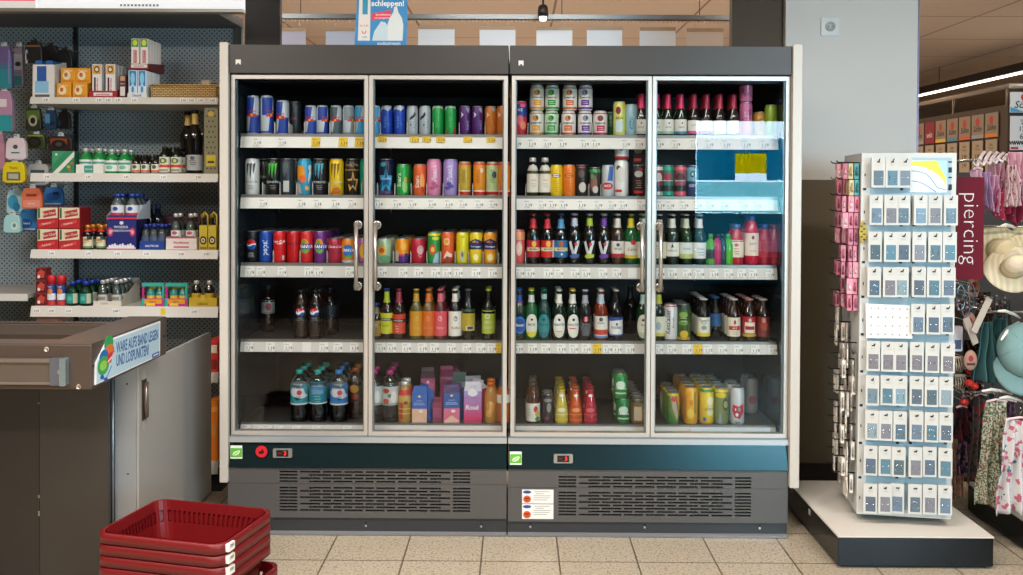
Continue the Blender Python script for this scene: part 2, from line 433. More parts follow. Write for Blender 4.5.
    for k in range(n):
        z1_ = zt_ - k * ph; zsl = z1_ - ph * .56
        m.box(gx0, gx1, y0, y1, z1_ - ph, zsl, GREY)                # bar under each row of slots
        if k == 4:
            m.box(gx0, gx1, y0, y1, zsl, z1_, GREY); continue
        cuts = [(gxa - .012, gxa)] + [(gxb - .0, gxb + .012)]
        w = (gxb - gxa) / 7
        off = 0 if k % 2 == 0 else .5
        if off: cuts += [(gxa, gxa + w*.5 - .006)] if False else [(gxa, gxa + w*.5 + .004), (gxb - w*.5 - .004, gxb)]
        for j in range(0, 8):
            x = gxa + (j + off) * w
            if gxa + .03 < x < gxb - .03: cuts.append((x - .006, x + .006))
        for c0, c1 in cuts: m.box(c0, c1, y0, y1, zsl, z1_, GREY)
    gp = m.build('grille_panel', r)
    m = MB(); m.box(A, B, y0 - .0006, y0 + .001, zseam - .0012, zseam + .0012, mat('#3c3b3b')); m.build('seam', gp)
    m = MB(); m.box(gx0 - .02, gx1 + .02, .03, .04, zb_, zt_, BLACK); m.box(A, B, y1 + .001, .05, zgt, zg + .002, BLACK)
    for k in range(9):
        x = gx0 + (gx1 - gx0) * k / 9 + .03; m.tube([(x, -.004, zb_), (x + .01, -.004, zt_)], .003, mat('#6e7a68', .4, .5), 6)
    m.build('condenser_coil', gp)
    # kick plate
    m = MB(); m.box(A, B, -.014, .03, .005, zgb - .001, KICK)
    m.prismx([(-.014, zkb + .02), (-.022, zkb + .014), (-.022, zkb + .004), (-.014, zkb)], A, B, mat('#8a8c90', .3, .5))
    kp = m.build('kick_plate', r)
    for px in ((366, 482) if side == 'L' else (531.5, 646.5, 762)):
        x = X0(px); z = Z0(523.5)
        m = MB(); m.lathe([(.004, 0), (.003, .002)], BLACK, 10, T=Matrix.Translation((x, -.0135, z + .006)) @ Matrix.Rotation(PI/2, 4, 'X')); m.box(x - .0015, x + .0015, -.0145, -.013, z - .008, z + .006, BLACK)
        m.lathe([(.006, 0), (.004, .004)], ALU, 12, T=Matrix.Translation((x, -.014, z - .009)) @ Matrix.Rotation(PI/2, 4, 'X')); m.build('screw', kp)
    if side == 'R':
        for k, (ya, yb) in enumerate(((487.5, 501.3), (502, 516.7))):
            xa, xb = X0(523), X0(554.5); za, zb2 = Z0(yb), Z0(ya)
            m = MB(); m.box(xa, xb, -.0258, -.0243, za, zb2, mat('#e6e4df', .4)); zc = (za + zb2) / 2; ink = mat('#8a8784')
            m.prism([(xa + .022 + .018*math.cos(2*PI*q/20), zb2 - .011 + .007*math.sin(2*PI*q/20)) for q in range(20)], -.0262, -.0257, mat('#27469a'))
            m.prism([(xa + .022 + .017*math.cos(2*PI*q/20), za + .019 + .016*math.sin(2*PI*q/20)) for q in range(20)], -.0262, -.0257, mat('#d9541d'))
            m.box(xa + .012, xa + .032, -.0265, -.0261, za + .020, za + .025, mat('#3b1a10')); m.box(xa + .015, xa + .029, -.0265, -.0261, za + .012, za + .015, mat('#3b1a10'))
            for q, (u0, u1) in enumerate(((.055, .12), (.06, .095), (.05, .125), (.05, .12), (.05, .11))):
                m.box(xa + u0, xa + u1, -.0262, -.0257, zb2 - .010 - q*.009, zb2 - .008 - q*.009, ink)
            m.build('service_sticker', gp)
    # doors
    zb1, zt1 = zs + .004, Z0(75.6, Y=-.012)
    for di, (d0, d1) in enumerate(doors):
        D0, D1 = X0(d0), X0(d1); fw = .0165; tf = .0175
        d = MB()
        for (q0, q1, w0, w1) in ((D0, D0 + fw, zb1, zt1), (D1 - fw, D1, zb1, zt1), (D0 + fw, D1 - fw, zt1 - tf, zt1), (D0 + fw, D1 - fw, zb1, zb1 + tf)):
            d.cbox(q0, q1, -.012, .022, w0, w1, ALUM, .0022)
        dr = d.build('door', r)
        g = MB(); g.box(D0 + fw, D1 - fw, .0, .004, zb1 + tf, zt1 - tf, DOORG); g.build('glass_pane', dr)
        g = MB()
        for (q0, q1, w0, w1) in ((D0 + fw, D0 + fw + .006, zb1 + tf, zt1 - tf), (D1 - fw - .006, D1 - fw, zb1 + tf, zt1 - tf)): g.box(q0, q1, .004, .018, w0, w1, mat('#8fa0a6', .3, .5))
        g.build('pane_spacer', dr)
        # handle
        hx = X0({0: 356, 1: 375.2, 2: 642.3, 3: 660.8}[di + (0 if side == 'L' else 2)], 255, -.05)
        za, zb3 = Z0(288, 507, -.05), Z0(226, 507, -.05)
        g = MB(); g.tube([(hx, -.05, za - .012), (hx, -.05, zb3 + .012)], .0085, mat('#bdb9b2', .3, .8), 12)
        for z in (za, zb3):
            g.tube([(hx, -.05, z), (hx, -.002, z)], .006, ALU, 10); g.lathe([(.021, 0), (.021, .004), (.015, .006)], mat('#9a958c', .25, .9), 20, T=Matrix.Translation((hx, -.0005, z)) @ Matrix.Rotation(PI/2, 4, 'X'))
        g.build('handle', dr)
    # shelves, rails, tags
    ra, rb = (X0(241.5, 290, YR), X0(503, 290, YR)) if side == 'L' else (X0(513, 290, YR), X0(776, 290, YR))
    for k in range(5):
        z = SHZ[k]
        if k < 4:
            m = MB(); m.box(ra, rb, YR, .60, z - .012, z - .001, SHELF)
            for q in (ra + .01, rb - .01, (ra + rb) / 2): m.prismx([(.60, z - .002), (.72, z - .002), (.72, z - .10), (.60, z - .03)], q - .003, q + .003, SHELF)
            sh = m.build('shelf', r)
        else:
            m = MB(); m.box(ra - .02, rb + .02, YR, .40, z - .022, z - .001, mat('#57534d', .4, .4)); sh = m.build('deck_shelf', r)
        hh = RH[k] / 222.; tilt = .014
        m = MB(); rm = RAILW if (k in (0, 1)) else RAIL
        m.prismx([(YR - .002, z), (YR - .008, z), (YR - .008 - tilt, z - hh), (YR - .004 - tilt, z - hh)], ra, rb, rm)
        m.prismx([(YR + .010, z + .003), (YR - .010, z + .003), (YR - .0105, z - (.011 if k < 4 else .004)), (YR + .010, z - .001)], ra, rb, mat('#8d8983', .35, .5))
        m.build('price_rail', sh)
        for px, c in TAGS[side][k]:
            o = bpy.data.objects.new('price_tag', tagmesh[c]); COL.objects.link(o); o.parent = sh
            o.location = (X0(px, SHY[k], YR), YR - .0105 - tilt*.62, z - hh*.58); o.rotation_euler = (-math.atan2(tilt, hh), 0, 0)
            if k == 4: o.scale = (1, 1, .62)
            if k == 0 and side == 'L' and px > 370: o.scale = (1, 1, .6); o.location.z += .014
        if k < 4:
            for px in DIVS[side][k]:
                o = bpy.data.objects.new('divider', divm); COL.objects.link(o); o.parent = sh
                o.location = (X0(px, SHY[k], YR), YR + .006, z)
    if side == 'R':                                                  # clear riser and shelf strip at the deck
        m = MB(); m.box(X0(691, 430, .07), X0(770, 430, .07), .068, .070, SHZ[4] - .03, SHZ[4] - .002, mat('#eef0f0', .4)); m.build('blank_strip', r)
    return r
cooler('L', 228, 507.6, [(230.3, 367.6), (368.4, 507.0)], 'glass-door drinks cooler standing nearer the checkout, energy and cola cans inside')
cooler('R', 508.8, 789.6, [(511, 651), (651.8, 789)], 'glass-door drinks cooler nearer the jewellery display, bottles and beer inside')
# ================================================================ GOODS IN THE COOLERS
INK = '#26262a'
def T(s, u, v, size, c, rot=0., **k): return ('text', s, u, v, size * (1.3 if len(s) < 9 else 1.12), M_(c), rot, k)
def V(s, u, v, size, c, **k): return ('text', s, u, v, size * 1.3, M_(c), PI / 2, k)
def quarters(c1, c2, o=0., red='#d0202a'):
    return [([(-1.5+o,.5),(.15+o,.5),(.45+o,.95),(-1.5+o,.95)], c1), ([(-.45+o,.09),(1.25+o,.09),(1.5+o,.5),(-.15+o,.5)], c1),
            (rect(-1.5, 1.5, .05, .09), c1), (oval(.0+o, .5, .5, .05), red), ([(-.9+o,.46),(-.5+o,.56),(-.3+o,.5),(-.6+o,.45)], red), ([(.9+o,.46),(.5+o,.56),(.3+o,.5),(.6+o,.45)], red),
            (oval(o, .5, .16, .04), '#e8b820'), T('Red Bull', o, .6, .0085, red, bold=.02)]
def claw(c, w=.55, v0=.45, v1=.88):
    o = []
    for k, (u, lo) in enumerate(((-.9, .07), (-.1, 0), (.7, .1))):
        o.append(([(u*w,v0+lo),(u*w+.07,v0+lo+.1),(u*w+.0,v0+lo+.16),(u*w+.16,v1-.05),(u*w+.25,v1),(u*w-.14,v1-.03),(u*w-.08,v0+lo+.2),(u*w-.1,v0+lo+.1)], c))
    return o
def lines(u, v, n, c=INK, w=.5, dv=.045): return [(rect(u - w*(1 - .25*(k % 3)), u + w*(1 - .2*((k+1) % 2)), v - k*dv, v - k*dv + .014), c) for k in range(n)]
def globe(v=.62, r=.5, rv=.1): return [(oval(0, v, r, rv, 20), '#f2f2f2'), ([(-r*.98,v+.01)] + [(r*math.cos(PI-PI*k/8), v + rv*math.sin(PI*k/8)) for k in range(9)] + [(r*.9,v+.035),(0.1,v+.02),(-.3,v-.015)], '#d81e2c'),
    ([(r*.98,v-.01)] + [(r*math.cos(-PI*k/8), v - rv*math.sin(PI*k/8)) for k in range(9)] + [(-r*.8,v-.045),(-.1,v-.05),(.3,v-.005)], '#1b55b8')]
def C(kind, base, bands=(), decs=(), **k): return ('C', kind, base, tuple(bands), decs, k)
def Bt(kind, g, **k): return ('B', kind, g, k)
DKG = mat('#0d2415', .08, 0, .8, coat=.3); GRN = mat('#15602e', .1, 0, .7, coat=.3); BRN = mat('#2c1206', .08, 0, .8, coat=.3); BLK = mat('#0a0a0b', .1, 0, .7)
AMB = mat('#8a3a10', .12, 0, .6); CLR = glass('#dfe8e4', 1.4, 'clear_glass'); COLA = mat('#1a0906', .08, 0, .8); WATER = glass('#c9d6d8', 1.6, 'water_plastic')
YEL = mat('#c89a2a', .15, 0, .6)
SHN = ['top shelf', 'second shelf', 'third shelf', 'fourth shelf', 'cooler deck']
def som(c, c2, body='#e9e6dc'):
    return dict(bands=[(.06,.14,c),(.86,.9,c)], decs=[(oval(-.05,.70,.42,.12,14), c2), (oval(.12,.72,.16,.08,10), '#3a5a2a'), T('SOMERSBY', 0, .5, .0085, INK, bold=.02), (rect(-.55,.55,.2,.42), c)] + lines(0, .33, 2, '#f5f0e6', .4, .07))
def it(row, px, spec, desc, short, n=1, cat=None, up=0., back=0., rz=None, name=None, where=None): ITEMS.append(dict(row=row, px=px, spec=spec, desc=desc, short=short, n=n, cat=cat, up=up, back=back, rz=rz, name=name))
ITEMS = []
RB, SI = '#1a3f9e', '#c5cdd2'
# ---- top shelf
it(0,253,C('big',SI,(),quarters(RB,SI)),'tall blue and silver energy can at the end beside the cooler wall','tall blue silver can')
it(0,267,C('big',SI,(),quarters(RB,SI,.9)),'tall energy can with more silver than blue showing','tall silver-fronted can')
it(0,282.8,C('med',SI,(),quarters(RB,SI,-.3)),'medium tall blue energy can standing alone before dark cans','medium blue energy can')
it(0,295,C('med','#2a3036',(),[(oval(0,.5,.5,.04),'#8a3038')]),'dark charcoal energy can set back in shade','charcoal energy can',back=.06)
it(0,310.8,C('slim',SI,(),quarters(RB,SI,-.1)),'short slim blue and silver energy can, blue side forward','slim blue silver can')
it(0,322.3,C('slim',SI,(),quarters(RB,SI,.8)),'short slim energy can, silver side forward','slim silver-side can')
it(0,336,C('slim',SI,(),quarters('#41565a',SI,.1)),'slim silver and dark grey-green energy can','grey-green can')
it(0,348.5,C('slim',SI,(),quarters('#8a979c','#b9c2c6',.8)),'slim plain silver energy can','plain silver can')
it(0,360.5,C('slim',SI,(),quarters('#2e9bd0',SI,.0)),'slim light blue and silver energy can beside the first door post','light blue can')
it(0,374.7,C('slim',SI,(),quarters('#2e9bd0',SI,.5)),'slim light blue and silver energy can half behind the frame of the second door','second light blue can')
for q,(px,a) in enumerate(((386.8,'first'),(399.4,'other'))):
    it(0,px,C('slim','#1c46b4',(),[([(-1.2,.78),(-.2,.95),(.3,.8),(1.2,.95),(1.2,.97),(-1.2,.97)],'#c9d2da'),V('Red Bull',-.1,.45,.012,'#6fa0e0')] + lines(.5,.4,3,'#4f80d8',.2)),'bright royal blue slim can ' + ('next to the light blue can' if q==0 else 'next to the silver edition cans'),'royal blue can')
for q,(px,a) in enumerate(((412.3,.3),(425,-.3))):
    it(0,px,C('slim','#b4bcc0',(),[([(-.8+a,.5),(-.5+a,.62),(-.1+a,.68),(.2+a,.8),(.4+a,.7),(.1+a,.6),(-.3+a,.55)],'#2b3138'),V('Red Bull',.4,.4,.010,'#7b858c'),(oval(-.2,.35,.12,.03),'#3a4046')]),'matt silver slim can with dark drawing ' + ('next to the royal blue cans' if q==0 else 'next to the green cans'),'matt silver can')
for q,(px,a) in enumerate(((437.8,.3),(450.5,-.3))):
    it(0,px,C('slim','#1a9a44',(),[([(-1.2,.82),(-.4,.95),(1.2,.9),(1.2,.97),(-1.2,.97)],'#b9ccc0'),V('Red Bull',.0,.45,.011,'#6fd088'),([(.5,.05),(.9,.3),(1.2,.05)],'#a83a34'),([(-.9,.05),(-.5,.25),(-.2,.05)],'#8a6a3a')] if q else [([(-1.2,.82),(-.4,.95),(1.2,.9),(1.2,.97),(-1.2,.97)],'#b9ccc0'),V('Red Bull',.0,.45,.011,'#6fd088')]),'green slim energy can ' + ('next to the matt silver cans' if q==0 else 'next to the purple cans'),'green slim can')
for q,(px,a) in enumerate(((464.9,.2),(477.3,.2))):
    it(0,px,C('slim','#52206a',(),[([(-.75,.6),(-.2,.7),(-.75,.8),(-.6,.7)],'#e5dff0'),([(.2,.95),(.9,.95),(.7,.75),(.25,.85)],'#a8a4b8'),V('PURPLE',.55,.35,.010,'#c9b8e0')]),'purple slim energy can with white chevron ' + ('next to the green cans' if q==0 else 'next to the orange cans'),'purple slim can')
for q,px in enumerate((490.5,502)):
    it(0,px,C('slim','#d07426',(),[([(-.75,.6),(-.2,.7),(-.75,.8),(-.6,.7)],'#f4e4d0'),([(.2,.95),(.9,.95),(.7,.8),(.25,.86)],'#a8c4cc'),V('Red Bull',.45,.35,.010,'#e8a468')]),'orange slim energy can ' + ('next to the purple cans' if q==0 else 'at the end beside the door frame of the second door'),'orange slim can')
it(0,520.6,C('med','#d2344a',[(.55,.92,'#20408e')],[(oval(.3,.87,.5,.05),'#f05a78'),T('ICE',-.2,.74,.012,'#e8e8f4',bold=.02),(oval(-.2,.45,.5,.15),'#e8687a'),(oval(.3,.3,.5,.12),'#f08a60')]),'red and dark blue tall can at the start of the third door','red blue tall can')
for px,upx,c,c2,nm in ((536.7,536.8,'#e8a020','#d8902a','amber apple cider'),(551.5,552,'#2f9e3a','#3fae3a','green apple cider')):
    s=som(c,c2)
    base='#e9e6dc' if 'amber' in nm else '#cfe4c8'
    it(0,px,C('std',base,**s),nm+' can, lower of a stack of two','lower %s can'%nm)
    it(0,upx,C('std','#e9e6dc',**s),nm+' can, upper of a stack of two','upper %s can'%nm,up=1)
for px,upx,c,c2,nm in ((568.6,569.8,'#e2702a','#ee8a4a','orange label cider'),(585,585.3,'#6a2f96','#9a8ab8','violet label cider')):
    s=som(c,c2)
    it(0,px,C('std','#f2efe8',**s),nm+' can, lower of a stack of two','lower %s can'%nm)
    it(0,upx,C('std','#f2efe8',**s),nm+' can, upper of a stack of two','upper %s can'%nm,up=1)
it(0,600.2,C('std','#ece4dc',**som('#c8285e','#8a2a3a')),'single pink berry cider can not stacked','pink berry can')
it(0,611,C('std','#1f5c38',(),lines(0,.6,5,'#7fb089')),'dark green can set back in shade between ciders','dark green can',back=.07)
it(0,619.3,C('med','#e3e07a',(),[(oval(-.2,.74,.42,.11),'#8e2340'),T('ACAI',0,.52,.012,INK,bold=.02),(rect(-.6,.5,.12,.44),'#cfe6ea'),(oval(.8,.86,.3,.06),'#f0c020'),(oval(.7,.15,.3,.06),'#f0d040')]),'pale yellow and blue slim can with dark red dot','pale yellow can')
it(0,631.2,C('sleek','#a8ccd8',(),[(oval(0,.4,.4,.2),'#5f96ae'),V('COOL',.1,.45,.014,'#e6f2f6')]),'pale ice blue slim can','ice blue can')
PIC=dict(neck=None)
for q,px in enumerate((641,656.4,667.7,680.6)):
    b=('#c9dccf','#8fc0a4','#a8d0b8','#4f90a8')[q]
    it(0,px,Bt('piccolo',DKG,label=(.06,.40,'#f0ece0'),ldecs=[(rect(-1.4,1.4,.06,.12),b),(oval(.1,.31,.12,.02),INK),T('Secco',0,.22,.009,INK,shear=.2)],decs=[([(-.5,.40),(-.1,.62),(.1,.62),(.3,.45),(0,.56)],'#e8e8e4')],cap='#d23a62',capk='foil'),'small sparkling wine bottle with pink foil neck and '+('pale','mint','light green','blue-green')[q]+' label edge'+('','','','')[q],'pink foil piccolo',2)
for q,(px,c,nm) in enumerate(((693.8,'#e85a98','pink'),(706.4,'#8a3fc8','purple'),(719.5,'#f0cc1e','yellow'),(733.2,'#f2bc8a','peach'))):
    it(0,px,Bt('piccolo',mat('#1d1416',.08,0,.8),label=(.06,.38,'#f2ede4'),ldecs=[(rect(-1.4,1.4,.06,.13),c),T('Frizz',0,.26,.009,'#3f6a8a',shear=.2)],decs=[([(-.5,.42),(-.3,.62),(.0,.70),(-.1,.6)],'#d8d0cc')],neck=(.66,.79,c),cap='#a83048',capk='foil'),'small sparkling bottle with red cap and %s neck band'%nm,'%s band piccolo'%nm,2)
for up,nm in ((0,'lower'),(1,'upper')):
    it(0,745.7,C('med','#c8709a',(),[V('LILLET',.0,.5,.02,'#f0d8e6'),(oval(.6,.7,.3,.1),'#a04a78'),(oval(-.7,.4,.3,.14),'#a04a78')]),'pink patterned tall can, %s of the stack of two'%nm,nm+' pink tall can',up=up)
it(0,759.4,C('std','#c8923a',(),[(oval(0,.5,.5,.25),'#a87028')],),'short copper gold can near the cooler end','copper gold can',back=.03)
it(0,771,C('sleek','#9ebf3e',(),[([(-.4,.1),(-.2,.45),(0,.5),(.3,.2),(.2,.05)],'#5c8a28')]),'lime green can at the far end of the top row','lime green can',back=.0)
# ---- second shelf
def mon(px,base,cl,desc,short,n=2,extra=()):
    it(1,px,C('tall',base,(),claw(cl)+[T('MONSTER',0,.36,.011,'#e0e0e0' if base!='#e9eae6' else '#8a9096')]+lines(0,.26,3,'#8d8f8c' ,.45)+list(extra)),desc,short,n)
mon(252.3,'#e9eae6','#5a6066','white energy can with grey claw mark','white claw can')
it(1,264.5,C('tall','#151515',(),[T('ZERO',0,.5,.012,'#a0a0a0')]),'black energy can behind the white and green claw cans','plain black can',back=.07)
mon(273.8,'#131413','#45c53a','black energy can with bright green claw mark','green claw can',3)
it(1,287.2,C('tall','#30383c',(),[(rect(-.3,.5,.1,.4),'#c4c6c4')]+claw('#59666c',.3)),'dark slate grey energy can with pale panel','slate grey can',2)
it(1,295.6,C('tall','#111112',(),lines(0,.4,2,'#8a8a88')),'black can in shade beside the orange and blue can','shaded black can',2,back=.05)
it(1,304.7,C('tall','#2f9bc0',(),[(oval(-.6,.62,.8,.2),'#f09a1c'),(oval(-.1,.45,.5,.1),'#ee6a2a'),([(-1.3,.05),(-1.3,.4),(-.5,.3),(-.2,.05)],'#b9b0a6'),([(.6,.3),(1.2,.6),(1.1,.85),(.7,.6)],'#e0eef0'),(oval(.5,.2,.3,.06),'#f0a020'),(oval(.9,.75,.25,.08),'#f0f0e0')]),'multicoloured orange and turquoise energy can','orange turquoise can')
mon(319.6,'#14171a','#49b4d6','black energy can with cyan claw mark','cyan claw can',3)
mon(336.6,'#eec61e','#8a6a14','bright yellow energy can with brown claw mark','yellow claw can',1,[([(-.6,.05),(-.2,.2),(.4,.24),(.8,.12),(.5,.05)],'#c4661e')])
it(1,352.4,C('tall','#15130f',(),[T('ROCKSTAR',0,.82,.0105,'#d8a860',bold=.01),(starp(.1,.36,.85,.3),'#dfa040'),(starp(.1,.36,.5,.18),'#15130f'),(rect(-1.4,1.4,.68,.71),'#a87a30')]),'black and gold energy can with a large star','gold star can',2)
it(1,367,C('tall','#159a78',(),[(oval(.2,.35,.7,.25),'#d83a58'),(oval(.2,.35,.4,.14),'#f2e0d8'),(starp(0,.75,.5,.14),'#49c84a')]),'green and red melon energy can straddling the door frames','green red can')
it(1,385.9,C('tall','#161a44',(),[(starp(0,.42,1.1,.42),'#35a8d8'),(starp(0,.42,.6,.2),'#1c5d9c'),T('ROCKSTAR',0,.46,.008,'#e6eef4',bold=.02),(oval(-.4,.85,.4,.06),'#3aa0a8'),(rect(-1.4,1.4,.03,.14),'#5b4a70')]),'dark blue energy can with turquoise star','turquoise star can',2)
it(1,402.8,C('sleek','#29a549',(),[V('Shark',-.55,.5,.021,'#f0f4ea',bold=.02),(oval(.4,.3,.4,.2),'#8fd07a'),(oval(.5,.5,.25,.1),'#caa83a')]),'green fruit drink can with upright white lettering','green fruit can',3)
it(1,419.7,C('sleek','#e0622a',(),[V('Shark',-.3,.45,.019,'#f6ece0',bold=.02),(oval(.5,.45,.4,.25),'#f2a45a'),(oval(.5,.2,.3,.1),'#b83a1c')]),'orange fruit drink can with upright white lettering','orange fruit can',2)
for px,c,c2,nm in ((434,'#e08ab0','#b8567e','pink'),(450.4,'#a892d0','#5a4a9a','lilac')):
    it(1,px,C('tall',c,(),[V('Peach',0,.6,.024,'#f4eef4',shear=.3),(oval(-.3,.22,.4,.05),c2),(oval(.2,.27,.4,.05),c2),(oval(-.1,.33,.35,.05),c2)]),'tall %s berry drink can'%nm,'tall %s can'%nm,2)
for px,c,nm,d in ((464.6,'#c8a83a','mustard gold',0),(479.4,'#ef9220','orange',1),(492.3,'#c5dba0','pale green',2),(504,'#ee8a20','deep orange',3)):
    it(1,px,C('med',c,[(.05,.14,'#c62a2a'),(.90,.95,'#d84a40')],[(rect(-1.3,1.3,.14,.17),'#f4e8d8')]+([(oval(.2,.62,.35,.1),'#26355e')] if d==2 else [(oval(.4,.75,.25,.07),'#e8e0d4')] if d==1 else [])+lines(-.1,.75,9,{0:'#8f7420',1:'#c46c14',2:'#7fa060',3:'#b45a14'}[d],.35)),'%s iced drink can with red top and base rings'%nm,'%s ringed can'%nm,2)
for q,px in enumerate((532.7,545)):
    it(1,px,Bt('milk',CLR,drink='#7a6a3c',label=(.11,.58,'#f0ead8'),ldecs=[T('Vino',0,.42,.010,'#d06a50',shear=.2)]+lines(0,.32,3,'#e0a898',.4),cap='#e8e4da',capk='screw',neck=(.66,.80,'#ebe6d8')),'small clear bottle with cream label and cream neck, '+('nearer the cooler frame' if q==0 else 'nearer the yellow can'),'cream label bottle',2)
for px,c,c2,k,nm,n in ((556.5,'#eec81c','#c89a14','sleek','yellow',2),(569.1,'#f0822a','#d05c14','sleek','orange',2)):
    it(1,px,C(k,c,(),[(oval(0,.66,.75,.07),'#c23a2a' if nm=='yellow' else '#a83a20'),(oval(0,.66,.6,.05),'#f2eee4' if nm=='yellow' else '#f09a50'),T('Bundaberg',0,.66,.007,INK if nm=='yellow' else '#5a1c10',bold=.02)]+lines(0,.46,6,c2,.5,.06)),'plain %s slim mixer can with oval badge'%nm,'%s badge can'%nm,n)
it(1,581.4,C('sleek','#2a2422',(),[(oval(0,.72,.5,.12),'#5e5246'),(oval(.2,.3,.6,.16),'#cfc8bc'),(rect(-.5,.6,.9,.94),'#b8323a')]),'dark brown mixer can with pale swirl','brown mixer can')
it(1,594.6,C('slim','#3a302c',[(.82,.93,'#3a9a50')],[(oval(-.1,.45,.6,.28),'#8a5c4e'),(oval(.2,.25,.5,.12),'#c8c0b4'),(oval(-.4,.7,.3,.1),'#4aa060')]),'shorter dark can with green rim','green rim can')
it(1,607.8,C('sleek','#c9cdd0',(),[([(.0,.5),(.3,.95),(1.1,.95),(.9,.5)],'#3a66b0'),(oval(0,.34,.95,.11),'#cc2c2a'),T('JACK',0,.34,.012,'#f2f2f2',bold=.02)]),'silver slim can with red and blue blaze','silver blaze can')
it(1,621.3,C('tall','#efece6',(),[(oval(-.4,.78,.35,.07),'#49603c'),(oval(.2,.6,.3,.05),'#b8bcb8'),(rect(-.9,.1,.13,.2),'#c83028'),(oval(0,.6,.7,.2),'#e2ded4')]),'white tall can with small red block, under another can','white tall can')
it(1,621.5,C('std','#dfe2e2',(),[(oval(0,.55,.5,.2),'#49616c'),(oval(0,.58,.25,.1),'#d0742a'),(rect(-1.3,1.3,.02,.14),'#aa2c2c')]),'white and grey can on top of the white tall can','can on the white tall can',up=.168,cat='can')
it(1,638.3,C('sleek','#2b1c1a',(),[(oval(0,.72,.7,.1),'#c6ccc8'),(oval(.4,.86,.4,.04),'#b42a30'),(rect(-.8,.8,.12,.2),'#c8262c')]+lines(0,.5,4,'#c4a6a0',.5,.07)),'black and red cola whisky can, lower of two','lower whisky can')
it(1,638.3,C('std','#1d1b1b',(),[(oval(0,.6,.6,.16),'#8a8c86'),(rect(-.6,.4,.15,.26),'#a42a2e')]),'black can stacked on the black and red whisky can','can on the whisky can',up=.145)
for px,c,c2,c3,nm in ((656.8,'#8a4150','#d8c0b8','#cfcac0','maroon'),(667.6,'#2f7f6e','#a04050','#28a88a','teal'),(680,'#9c5560','#5a2f38','#ea6a7a','rose')):
    it(1,px,C('sleek',c,[(.0,.17,c3),(.2,.36,'#333a38'),(.84,.95,c3 if nm!='maroon' else '#e8e4da')],[(oval(0,.62,.75,.14),c2),(rect(-.9,.9,.5,.53),'#d6d0c8')]),'%s banded cocktail can'%nm,'%s banded can'%nm,2)
it(1,691.9,C('sleek','#2d3c66',[(.5,.93,'#69a6b4')],[(oval(0,.72,.36,.1),'#1d2c40'),(oval(0,.72,.2,.06),'#9cc8d0'),T('GIN',0,.36,.014,'#a8bccc',bold=.02)]),'blue and turquoise gin tonic can','gin tonic can',2)
# ---- third shelf
it(2,252.7,C('sleek','#0f1014',(),globe(.58,.78,.16)+[T('MAX',0,.3,.008,'#a0a4a8',bold=.02)]+lines(0,.24,2,'#a0a4a8',.5)),'black cola can with red white and blue globe','black globe cola can',6)
it(2,265.8,C('sleek','#1648a8',(),[V('pepsi',-.0,.48,.026,'#cfe0f4',bold=.02)]),'dark blue cola can with upright lettering','blue cola can',6)
it(2,279.8,C('sleek','#d81a20',(),[T('Coca-Cola',-.05,.68,.0138,'#f8f4f0',shear=.35,bold=.02),(oval(.2,.61,.5,.012),'#f8f4f0'),(rect(.55,.95,.1,.24),'#e9c8c0')]),'bright red cola can with white script','red cola can',6)
it(2,293.5,C('sleek','#c8161c',(),[T('Coca-Cola',-.05,.62,.0138,'#3a0c0e',shear=.35,bold=.02)]),'red cola can with black script','red zero cola can',6)
FA=lambda: [(oval(-.2,.56,.7,.22),'#e88a20'),([(-.9,.45),(-.6,.35),(0,.3),(.5,.38),(.6,.5),(-.5,.55)],'#5ca63a'),(oval(-.35,.66,.25,.07),'#5ca63a')]+[(rect(-.75,.9,.44,.6),'#17418e'),T('FANTA',.07,.52,.0155,'#ffffff',bold=.03)]
it(2,306.9,C('sleek','#d8262a',(),FA()),'red strawberry lemonade can with white lettering','red lemonade can',6)
it(2,320.5,C('sleek','#6f2a80',(),FA()),'purple grape lemonade can with white lettering','purple lemonade can',6)
it(2,335.3,C('std','#b02440',(),[T('Coca-Cola',-.05,.66,.0150,'#f4eaea',shear=.35,bold=.02),(rect(-1,.8,.42,.44),'#8a1a30')]),'short dark cherry red cola can','cherry cola can',6)
it(2,349,C('std','#ea8a1e',(),[(oval(0,.5,.75,.25),'#2a72c0'),T('FANTA',0,.52,.0145,'#ffffff',bold=.03),([(-.6,.3),(0,.18),(.6,.3),(.3,.34)],'#3fa04a'),(rect(-1.5,1.5,.03,.12),'#dfe4ea')]),'short orange lemonade can with blue badge','orange lemonade can',5)
it(2,364,C('std','#b864a4',(),[(oval(0,.5,.7,.3),'#f0b428'),(rect(.2,1.3,.2,.8),'#c8d4dc')]),'pink and yellow short can behind the door frames','pink yellow can',3)
it(2,384.2,C('std','#b9d4b0',(),[(oval(-.2,.52,.65,.2),'#eeb82a'),(oval(-.2,.52,.4,.1),'#d0582a'),(oval(.3,.2,.8,.14),'#6faa7a')]),'pale green peach iced tea can','pale green tea can',5)
it(2,402,C('std','#f0941e',[(.03,.3,'#5a2a78')],[(rect(-1.4,1.4,.3,.38),'#c83c56'),(rect(-1.3,-.5,.1,.5),'#c8b4a8'),(oval(.2,.68,.4,.14),'#f4c03a'),(oval(.6,.3,.3,.12),'#2a3c8e')]),'short orange can with purple base','orange purple can',5)
it(2,418.2,C('std','#b81c34',(),[(oval(.5,.55,.5,.18),'#d89aa4'),V('Cola',.5,.4,.016,'#f0d8dc',shear=.3)]),'short crimson can with pale swirl','crimson can',3)
it(2,434,C('sleek','#2a9c40',[(.88,.95,'#e6d228')],[(oval(-.2,.45,.55,.16),'#d8443a'),(oval(-.2,.45,.3,.08),'#e8c838'),(oval(.3,.8,.6,.06),'#d4d838'),([(-.2,.02),(.2,.3),(.9,.4),(1.2,.1),(1.2,.02)],'#a8c4d0')]),'green and yellow iced tea can','green yellow tea can',5)
